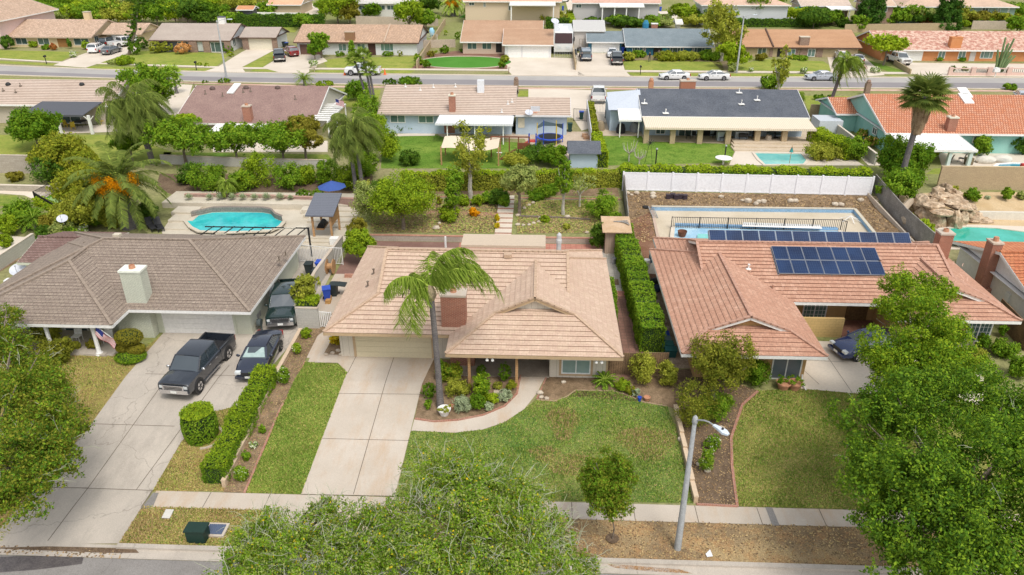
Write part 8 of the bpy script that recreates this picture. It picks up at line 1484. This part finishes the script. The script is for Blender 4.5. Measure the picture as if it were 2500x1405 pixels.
# ------------- trees and shrubs of the far rows
TS=[ # base px, base py, top, width, tone, label, lobes
 (45,70,18,100,'b','broad leafy tree behind the pink house',6),(120,60,5,110,'b','dark leafy tree behind the tan tile roof',6),(160,62,20,70,'g','grey green tree behind the tan tile roof',5),(200,60,8,80,'h','yellow green tree near the far white chimney',5),(240,62,2,90,'b','leafy tree just beyond the tan roof gable',5),(290,62,5,90,'d','olive tree behind the tan garage roof',5),(330,60,12,80,'a','bright tree behind the spindly pine',5),(385,62,12,70,'f','dark tree behind the grey brown roof',5),(430,60,8,56,'h','lime leafed tall tree behind the grey brown roof',4),(460,60,2,70,'c','dark slim tree beside the lime one',4),(515,56,6,66,'f','round topped tree before the shade canopy',5),(505,62,30,56,'c','blue grey agave like clump under the round topped tree',3),(565,64,32,54,'b','short bright tree by the white chimney',4),(745,72,34,44,'b','leafy ivy tree at the end of the dark hedge',4),(825,58,-20,80,'a','tall bright tree behind the play tower',6),(855,58,0,46,'t','bronze tree beside the play tower',4),(912,48,8,44,'f','small round tree before the brick column house',4),(1000,76,0,90,'a','large bright tree above the pinkish tan roof',7),(1040,72,24,50,'b','smaller half of the bright tree over the roof end',4),(1050,34,-12,50,'c','dark leaning tree before the pale house',4),
 (1270,52,18,52,'d','bare round shrub tree before the narrow pool',4),(1330,54,24,66,'d','olive shrub tree at the end of the narrow pool',5),(1430,38,0,40,'f','small round street tree before the grey house',5),(1505,66,38,44,'b','small dark tree behind the workshop roof',4),(1590,66,40,40,'b','shrubby tree behind the blue grey roof',4),(1625,68,42,44,'g','greyish shrub tree behind the blue grey roof',4),(1665,55,12,60,'a','round bright tree beside the pale shed',5),(1700,66,36,60,'d','olive tree behind the white birch',4),(1850,56,-30,90,'b','large forked tree above the dark clipped hedge',7),(1985,70,24,70,'c','dark domed tree at the hedge end',5),(1960,60,16,80,'h','lime tree before the grey gabled house',5),(2030,60,30,50,'b','leafy shrub tree before the grey gabled house',4),(2095,78,38,48,'b','lopsided small tree against the cypress',4),(2205,60,12,80,'b','dense leafy tree between the cypress groups',5),(2240,60,14,70,'g','grey green tree between the cypress groups',5),(2330,62,14,80,'d','olive tree before the green house',5),(2370,62,26,80,'t','bronze green tree before the green house',5),(2430,62,34,70,'e','golden bush tree before the green house',4),(2480,82,40,70,'b','leafy tree by the right hand gardens',5),(2345,72,48,34,'a','small bright tree on the far back wall',3),(2490,50,10,50,'f','dark tree at the far garden edge',4),
 (785,142,80,56,'b','slender tree before the brown garage door',5),(770,148,100,40,'f','smaller tree beside the slender one',4),(2156,160,88,108,'h','big bright yellow green tree on the corner lawn',8),(1785,168,102,76,'h','dense rounded bright tree beside the far lamp',6)]
TS+=[(80+i*74,26+(i%3)*4,-16,84,'bfagcbhd'[i],['round','dark','bright','grey green','deep green','leafy','lime','olive'][i]+' tree of the upper garden row, '+ORD[i]+' from the street corner',5) for i in range(8)]+[(2215+i*62,50,8+i%2*8,80,'bdbtb'[i],['broad','olive','dense','bronze','last'][i]+' tree of the row before the long tan hip roof',5) for i in range(5)]
TS+=[(a,b,b-h_,w_,l,lab,5) for a,b,h_,w_,l,lab in ((1520,68,26,60,'c','dark tree filling the gap beside the stone terrace'),(1600,66,22,60,'b','leafy tree behind the blue turret'),(1735,60,40,70,'c','dark tree behind the thin birch'),(1790,58,36,60,'b','deep green tree at the end of the clipped hedge'),(2010,62,34,60,'f','dark tree between the lime tree and the domed tree'),(2180,66,34,50,'b','dark tree hugging the cypress group'),(2265,64,36,60,'c','shadowy tree before the second cypress group'),(2350,60,34,60,'b','deep green tree behind the small wall tree'),(2400,58,30,60,'f','dark tree under the green house windows'),(660,34,26,50,'b','leafy tree beside the tan gabled house'),(950,30,30,50,'b','leafy tree before the brick columns'),(1210,48,20,50,'b','shrubby tree at the edge of the upper lawn'),(1450,64,18,40,'c','dark shrub tree behind the workshop gable'),(800,30,34,50,'b','leafy tree beside the top drive'))]
for a,b,tp,wd,l,lab,lo in TS:tree(a,b,tp-3,wd*(1.4 if b<75 else 1),l,lab,lobes=lo,name='far_tree',crown_low=.42 if b>140 and l=='h' and wd>100 else .12,cap=5000,dens=1.0)
tree(1760,150,5,110,'d','tall white trunked birch with thin drooping foliage',lobes=8,name='birch_tree',crown_low=.15,dens=.33,bk=bark_w,trunk_r=.3,cap=9000,depth=.8);tree(1862,222,118,50,'d','thin half bare tree in front of the street',lobes=5,name='sparse_tree',dens=.25,bk=bark_w,crown_low=.2,q=Vector((P(1862,222,1.2).x,108,1.2)))
for a,tp,lab in ((2105,-30,'first tall dark cypress behind the orange brown roof'),(2130,-34,'second tall cypress touching the first'),(2297,-30,'tall dark cypress behind the mottled roof'),(2318,-32,'another dark cypress beside the mottled roof one')):
    q=G(a,74);k=ppm(q);r=21/k;hh=W(a,tp,q.y).z-q.z;root=T('cypress_tree',lab,'cypress',q,'tall dark cypresses');quads('crown',crown([(q.x,q.y,q.z+hh*(.1+.2*i),r*(1.15-.12*i),r*(1.15-.12*i),hh*.17) for i in range(5)],.3,2.2,cap=9000,clump=.3),[LV['k']],None,root);MB().tube([q,(q.x,q.y,q.z+hh*.5)],.2,6).build('trunk',bark,root)
# spindly pine by the street, far left
q=G(365,116);q.y=141;root=T('norfolk_pine','spindly dark pine with tiered branches beside the round topiary','pine tree',q);hh=W(340,0,q.y).z-q.z;top_=W(337,2,q.y);mb=MB();mb.tube([q,Vector(q).lerp(top_,.5)+Vector((.5,0,0)),top_],[.3,.2,.05],7);bl=[]
for i in range(16):t=.15+.85*i/16;c=Vector(q).lerp(top_,t);r=2.6*(1-t)+.7;mb.tube([c,c+Vector((r*math.cos(i*2.1),r*.4*math.sin(i*2.1),.2))],[.07,.02],4);bl.append((c.x,c.y,c.z,.5,.5,.7));bl.append((c.x+r*.6*math.cos(i*2.1),c.y,c.z+.1,.8,.3,.1))
quads('crown',crown(bl,.28,.9,cap=5000),[LV['c']],None,root);mb.build('trunk',bark,root)
BS=[(14,122,30,30,'c','dark clipped shrub by the pink house drive',0),(78,117,26,14,'a','grassy clump below the yellow wall windows',0),(112,122,22,10,'b','low bush row below the second yellow wall window',0),(128,124,16,14,'r','reddish bush by the carved door',0),(170,120,10,22,'c','small potted topiary by the carved door',0),(208,122,20,16,'a','bright round bush at the yellow wall corner',0),(177,142,16,14,'w','white rose bush beside the tan driveway',0),(328,136,30,26,'f','ball topiary on a stem beside the spindly pine',1),(346,122,30,26,'c','dark ball topiary behind the other ball',1),(378,132,34,26,'d','olive domed shrub by the grey brown roof',1),(405,130,34,24,'d','second olive domed shrub by the brick columns',1),(442,134,42,24,'pk','pink flowering domed shrub before the brick columns',1),(555,130,26,16,'b','square clipped green shrub by the white gable',1),(560,140,20,12,'h','lime rounded shrub at the driveway edge',1),(300,160,44,18,'a','spreading juniper at the driveway corner',0),(275,158,30,8,'g','low grey groundcover by the tan driveway',0),(505,164,14,8,'h','small lime shrub by the sidewalk',1),(485,162,16,7,'h','flat lime shrub next to the small one',1),
 (828,140,26,12,'b','boxy clipped hedge below the first green window',1),(858,140,20,34,'b','white flowering vine on the far porch column',0),(900,141,16,7,'c','low dark hedge by the far front step',1),(945,139,30,11,'b','rounded hedge below the triple window',1),(976,139,16,13,'d','barrel clipped shrub before the white wall',1),(765,168,22,18,'w','white flowering bush by the driveway mouth',0),(1020,150,18,16,'a','bright shrub against the tan lot wall',0),(1023,160,20,18,'b','lower green shrub against the tan lot wall',0),(1085,132,20,18,'f','sago like plant in the mulch bed',0),(1064,135,12,10,'h','small lime ball in the mulch bed',1),(1042,167,18,16,'f','dark shrub at the near corner of the mulch bed',0),(1050,140,20,12,'t','brownish plant in the mulch bed',0),(1225,168,16,16,'f','dark plant by the far driveway edge',0),(1232,155,20,18,'d','small palm like plant by the far driveway edge',0),(1143,130,40,8,'c','low foundation row under the beige windows',0),(1205,128,16,14,'f','dark round bush by the beige doorway',1),(1230,128,14,20,'b','square bush beside the white garage doors',1),(1088,88,12,12,'h','lime ball shrub in the side garden',1),(1117,98,16,20,'b','boxy hedge at the end of the side garden',1),
 (1535,150,36,18,'d','yellowish ornamental grass mound by the blue corner',0),(1560,142,36,14,'b','green shrub row beside the dark blue wall',0),(1630,150,60,18,'e','golden groundcover mound before the blue door',0),(1680,150,60,18,'d','olive groundcover mound before the blue windows',0),(1735,150,50,22,'b','green groundcover near the birch trunk',0),(1788,178,24,18,'g','grey shrub at the lamp foot',0),(1834,177,12,10,'w','small white rose beside the far lamp',0),(1902,180,18,16,'w','white rose bush on the middle of the verge',0),(1963,181,16,14,'w','white rose bush nearer the bent palm',0),(1950,149,50,8,'b','low green row below the brick windows',0),(1860,150,26,16,'t','brown tinged bush below the tan wall window',0),(2140,180,24,14,'w','white flowering bush below the big bright tree',0),(2060,182,22,14,'t','bronze bush by the flag covered car',0),(2290,150,40,8,'f','rose row below the orange wall windows',0),(2350,151,20,8,'f','small rose row beside the lattice door',0),(2325,176,12,14,'c','dark upright plant by the pink wall',0),(2358,174,14,8,'g','grey agave behind the pink wall',0),
 (885,36,14,14,'r','reddish ball shrub before the brick column house',1),(1000,210,56,14,'f','long clipped hedge tops by the road',0),(790,212,46,9,'a','flat clipped hedge by the pink paving',1),(545,205,30,10,'b','domed shrub top beyond the mauve ridge',1),(497,205,18,6,'b','small domed shrub beyond the mauve ridge',1),(950,216,34,20,'c','dark arched bush at the striped roof corner',1),(1885,222,50,30,'b','bushy palm like shrub by the road',0),(2002,246,26,12,'b','leafy rose shrub in the pink verge',0),(2027,246,14,12,'f','small dark rose shrub in the pink verge',0),(2240,225,0,0,'b','',0),(2470,222,30,14,'b','small palm top behind the orange roof',0),(1380,60,30,20,'d','shrub by the stepped hedge rows',0),(1555,68,40,18,'c','dark shrub by the stone terrace',0),(2270,66,40,30,'r','reddish dark shrub between cypress groups',0),(2060,68,40,16,'c','violet dark shrub beside the domed tree',0),(2400,68,60,20,'b','green shrub along the far pale wall',0)]
for a,b,w_,h_,l,lab,rd in BS:
    if w_:bush(a,b,w_,h_,l,lab,round_=bool(rd))
# small palms along the street
palm(440,225,180,'small fan palm beyond the mauve roof','fan',1.6,20,name='fan_palm',r=.2,q=Vector((P(440,225,1.2).x,110,1.2)),lf='q')
palm(745,212,190,'short fan leaved palm beside the pink paving','cycad',2.0,30,H_=1.2,r=.25,name='small_palm',lf='p')
for a,tp,lab,lx in ((912,148,'tallest of three thin palms in front of the white pickup',-.4),(922,138,'second thin palm with an upright tuft',.2),(928,172,'shortest thin palm of the street trio',.5)):palm(a,262,tp,lab,'fan',1.5,18,q=Vector((P(a+8,262,1.2).x,98,1.2)),r=.16,name='thin_palm',lf='p',lean=(-1.0+lx,0),group='three thin street palms')
palm(1978,268,148,'wind bent queen palm streaming over the street','queen',3.4,26,wind=(1.6,0,-.3),q=Vector((P(1978,265,1.2).x,98,1.2)),lean=(1.2,0),r=.22)
palm(1905,225,200,'leafy small palm beside the half bare tree','queen',1.6,18,q=Vector((P(1900,225,1.2).x,106,1.2)),H_=1.5,r=.15,name='small_palm')
palm(1105,40,2,'broad arching palm above the side garden','date',4.0,34,q=G(1107,40),H_=3.0,r=.45,name='arching_palm',lf='q');palm(1150,34,20,'small arching palm beside the big one','queen',2.6,16,H_=1.6,r=.2,q=G(1148,42),name='small_palm')
# ------------- street furniture
street_lamp(G(553,190),8.6,1.6,'far concrete lamp near the curving lot',az=.3);street_lamp(G(1798,179),8.8,1.6,'far concrete lamp beside the bright rounded tree',az=.3)
for a,b,lab,m_ in ((114,157,'dark mailbox beside the yellow bungalow verge',black),(480,172,'black mailbox on the grey brown house verge',black),(1563,183,'black mailbox beside the blue house lawn',black)):mailbox(a,b,lab,m_,m_,1.2,(.3,.5,.3))
mailbox(1242,182,'brick mailbox pillar beside the wide far driveway',conc,brick_brown,1.0,(.6,.6,.2));mailbox(2428,190,'white stucco mailbox arch at the street',white,white,.9,(.9,.6,.7));mailbox(768,175,'stubby stone mailbox by the white flowering bush',conc,conc,.6,(.8,.6,.3))
for a,b,lab in ((1262,213,'stone pillar at the corner of the striped roof'),(2097,222,'brown stone pillar by the pink verge'),(2480,215,'dark stone pillar near the silver car'),(1580,214,'red brick pillar beyond the slate ridge')):q=G(a,b);q.y=min(q.y,113);MB().box(q.x-.35,q.y-.35,q.z-.2,q.x+.35,q.y+.35,q.z+1.7).lathe((q.x,q.y,q.z+1.7),[(.3,0),(.35,.2),(.2,.5)],8).build('stone_pillar',brick_brown if 'red' not in lab else terra,None,label=lab,cat='pillar')
q=G(980,212);q.y=113;MB().lathe((q.x,q.y,1.2),[(.18,0),(.16,.6),(.24,.65),(.16,.9),(.05,1.0)],8).build('fire_hydrant',yelp,None,True,label='yellow fire hydrant beyond the striped roof ridge',cat='fire hydrant')
for a,b,lab in ((842,184,'orange cone in front of the white utility pickup'),(940,183,'orange cone behind the white utility pickup')):q=G(a,b);MB().box(q.x-.25,q.y-.25,q.z,q.x+.25,q.y+.25,q.z+.05).lathe((q.x,q.y,q.z+.05),[(.2,0),(.04,.9)],10).build('traffic_cone',orangep,None,label=lab,cat='traffic cone',group='orange cones round the utility pickup')
for a,b,m_,lab,ld in ((701,118,binblk,'dark bin with a blue lid beside the white gable garage',bluep),(694,116,binblk,'dark bin half behind the blue lidded one',None),(1374,26,bluep,'blue bin beside the cream house wall',None),(1612,28,bluep,'blue bin beside the grey shed door',None),(1604,28,bark,'brown bin next to the blue one by the shed door',None),(1520,130,bluep,'blue bin against the dark blue garage wall',None),(1406,135,binblk,'dark bin behind the small trailer',None)):bin_(a,b,lab,m_,ld)
# ------------- people
person(G(1420,152),2.2,'person in dark clothes standing beside the dark pickup on the driveway',(.03,.035,.05),(.05,.06,.09));person(G(1585,152),-1.2,'person in black with a cap standing on the lawn edge',(.015,.015,.018),(.08,.075,.07),arms='hold');person(G(1607,147),-1.6,'person in a dull green top in front of the dark doorway',(.08,.07,.05),(.05,.045,.04))
# ------------- far vehicles
def at(kind,col,a,b,lab,cat,hd=None,look=(),name='parked_car',group='cars in the far driveways',dz=.03):
    A,B=G(*a),G(*b);return car(kind,col,(A+B)/2+Vector((0,0,dz)),heading(A,B) if hd is None else hd,lab,cat,name,group,look)
at('suv','white',(222,134),(252,120),'white hatchback beside the grey sedan','car');at('sedan','grey',(250,138),(295,124),'dark grey sedan parked nearest the street on the tan drive','car');at('pickup','white',(280,118),(326,110),'white crew cab pickup before the tan garage','pickup truck',name='parked_pickup');at('suv','black',(258,114),(278,108),'dark hatchback squeezed behind the white pickup','car')
at('pickup','black',(684,156),(682,138),'black pickup seen from behind on the sloping drive','pickup truck',name='parked_pickup');at('suv','red',(722,141),(700,130),'dark red hatchback beside the black pickup','car');at('suv','silver',(737,24),(737,16),'white van like car at the top drive','van')
k_=at('pickup','white',(925,183),(850,183),'white utility pickup parked between two orange cones','pickup truck',look=('u',),name='utility_pickup',group='cars parked along the far street')
at('pickup','bluegrey',(1433,158),(1425,132),'blue grey pickup with a camper shell on the side drive','pickup truck',look=('shell',),name='parked_pickup');at('pickup','black',(1508,166),(1502,143),'black pickup seen from behind next to the white sedan','pickup truck',name='parked_pickup',look=('b2',));at('sedan','white',(1495,130),(1494,146),'white sedan facing the street before the blue garage','car')
at('sedan','white',(1680,194),(1612,194),'white sedan with bright wheels parked at the far kerb','car',group='cars parked along the far street');at('sedan','white',(1776,195),(1709,195),'white fastback with dark wheels parked at the far kerb','car',group='cars parked along the far street');at('sedan','silver',(2036,196),(1970,196),'silver blue sedan half hidden by the bent palm','car',group='cars parked along the far street')
at('suv','white',(2058,157),(2048,138),'white boxy wagon close to the tan garage door','car');at('sedan','white',(2098,162),(2088,144),'white sedan beside the boxy wagon','car');c_=at('sedan','silver',(2090,178),(2065,160),'silver sedan with a striped flag over its back','car')
q=G(2082,172);f_=flag((q.x-.8,q.y-.3,q.z+1.55),(.9,-.3,-.15),(.2,-.8,-.7),2.4,1.0,'striped flag spread over the back of the silver sedan')
at('pickup','white',(2172,148),(2210,162),'white pickup facing the street beside the bright round tree','pickup truck',look=('c',),name='parked_pickup');at('pickup','white',(1461,262),(1460,228),'white pickup seen from behind on the middle driveway','pickup truck',look=('m',),name='parked_pickup');at('suv','silver',(2500,262),(2484,240),'silver car cut off beside the orange roofed house','car');at('suv','red',(-8,105),(12,104),'dark red car beside the pink house','car')
at('suv','white',(1360,8),(1385,4),'white car by the cream house side','car')
# utility rack on the white pickup
q=G(897,181);
# motorhome
A,B=G(1375,95),G(1376,142);q=G(1375,134);root=T('motorhome','white motorhome with a wide dark windshield behind a low gate','motorhome',q);x,y,z=q;hw=1.75;y0,y1=y,y+11
mb=MB();mb.raw([(x-hw,y0+.1,z+.5),(x+hw,y0+.1,z+.5),(x+hw,y0,z+1.9),(x-hw,y0,z+1.9),(x-hw,y0+.5,z+4.1),(x+hw,y0+.5,z+4.1),(x-hw,y1,z+.5),(x+hw,y1,z+.5),(x+hw,y1,z+4.1),(x-hw,y1,z+4.1)],[(0,1,2,3),(3,2,5,4),(4,5,8,9),(6,9,8,7),(1,7,8,5,2),(0,3,4,9,6),(0,6,7,1)]);mb.build('body',PT['white'],root)
mb=MB();mb.raw([(x-hw*.94,y0-.03,z+2.0),(x+hw*.94,y0-.03,z+2.0),(x+hw*.92,y0+.4,z+3.8),(x-hw*.92,y0+.4,z+3.8)],[(0,1,2,3)]);mb.build('windshield',M('windshield_brown',(.06,.03,.03),f=0,rough=.15),root)
for sx in (-1,1):MB().box(x+sx*.8-.35,y0-.05,z+1.1,x+sx*.8+.35,y0+.02,z+1.5).build('headlight',head_m,root);MB().box(x+sx*(hw+.05),y0-.1,z+2.4,x+sx*(hw+.3),y0+.1,z+3.2).build('mirror',trim_m,root);[MB().tube([(x+sx*(hw-.25),yy,z+.5),(x+sx*(hw+.02),yy,z+.5)],.48,14).build('wheel',rubber,root) for yy in (y0+2,y1-3)]
for dx,dy in ((-.3,2.5),(.4,5),(-.4,7.5),(.5,1.6)):MB().box(x+dx-.35,y0+dy,z+4.1,x+dx+.35,y0+dy+.8,z+4.35).build('roof_unit',white,root)
railing([(1353,141),(1406,142)],1.6,'low white bar gate in front of the motorhome',plain('gate_white',(.6,.6,.6)),gap=.3,name='bar_gate',cat='gate',post=2.5)
# small trailer
q=G(1425,128);root=T('utility_trailer','small rusty mesh utility trailer beside the workshop','trailer',q);MB().box(q.x-.9,q.y,q.z+.5,q.x+.9,q.y+3,q.z+.6).build('trailer_bed',trim_m,root);mb=MB();[mb.bar((q.x-.9+i*.6,q.y,q.z+.6),(q.x-.9+i*.6,q.y,q.z+2.4),.06) for i in range(4)];mb.bar((q.x-.9,q.y,q.z+2.4),(q.x+.9,q.y,q.z+2.4),.06);mb.bar((q.x-.9,q.y,q.z+1.5),(q.x+.9,q.y,q.z+1.5),.06);mb.build('ramp_grate',bark,root);[MB().tube([(q.x+s*1.0,q.y+1.5,q.z+.33),(q.x+s*1.18,q.y+1.5,q.z+.33)],.33,12).build('wheel',rubber,root) for s in (-1,1)]
# odds and ends in the gardens
q=G(1937,50);r_=T('garden_statue','teal sculpture standing beside the white bench','statue',q);MB().lathe(q,[(.5,0),(.4,1.5),(.5,2.2),(.2,3)],7).bar((q.x,q.y,q.z+2.6),(q.x+1.5,q.y,q.z+3.1),.4).build('figure',teal,r_)
for a,b,lab in ((1390,40,'white skiff on the side yard behind the lot wall'),(1895,50,'long low white bench wall in the upper garden')):q=G(a,b);mb=MB();mb.ell((q.x,q.y,q.z+.5),(1.2 if 'skiff' in lab else 6,.6,.5),10,6);mb.build('boat' if 'skiff' in lab else 'bench_wall',white,None,True,label=lab,cat='boat' if 'skiff' in lab else 'bench')
run('stone_terrace',[(1522,64),(1568,64)],.5,1.0,M('stone_stack',(.5,.4,.3),(.3,.24,.18),sc_=1.5,f=.2),label='dry stacked stone terrace behind the workshop',cat='wall')
for a,b,m_,lab in ((1335,30,black,'black covered grill on the cream house patio'),(1298,32,trim_m,'row of dark chairs on the cream house patio'),(1475,34,trim_m,'dark patio table under the grey house cover'),(1695,30,black,'black kettle grill by the hip roofed house'),(2153,48,plain('cov_nav',(.04,.05,.08)),'dark covered barbecue beside the brown brick house')):q=G(a,b);MB().lathe(q,[(.7,0),(.9,.8),(.6,1.4),(.2,1.5)],9).build('covered_grill',m_,None,True,label=lab,cat='grill')
railing([(1040,92),(1068,100)],1.2,'white gate panel at the garden end by the tan wall',white,gap=.3,name='garden_gate',cat='gate')
q=G(1055,90);mb=MB();mb.ell((q.x,q.y,q.z+.9),(.6,.5,.9),8,6,0,.2);mb.build('inflatable_toy',plain('lightblue',(.3,.55,.7)),None,True,label='pale blue inflatable toy behind the white bungalow',cat='toy')
for a,b,m_ in ((625,45,0),(642,42,0)):pass
for o in list(COL.objects):
    if '_e' in o:del o['_e']
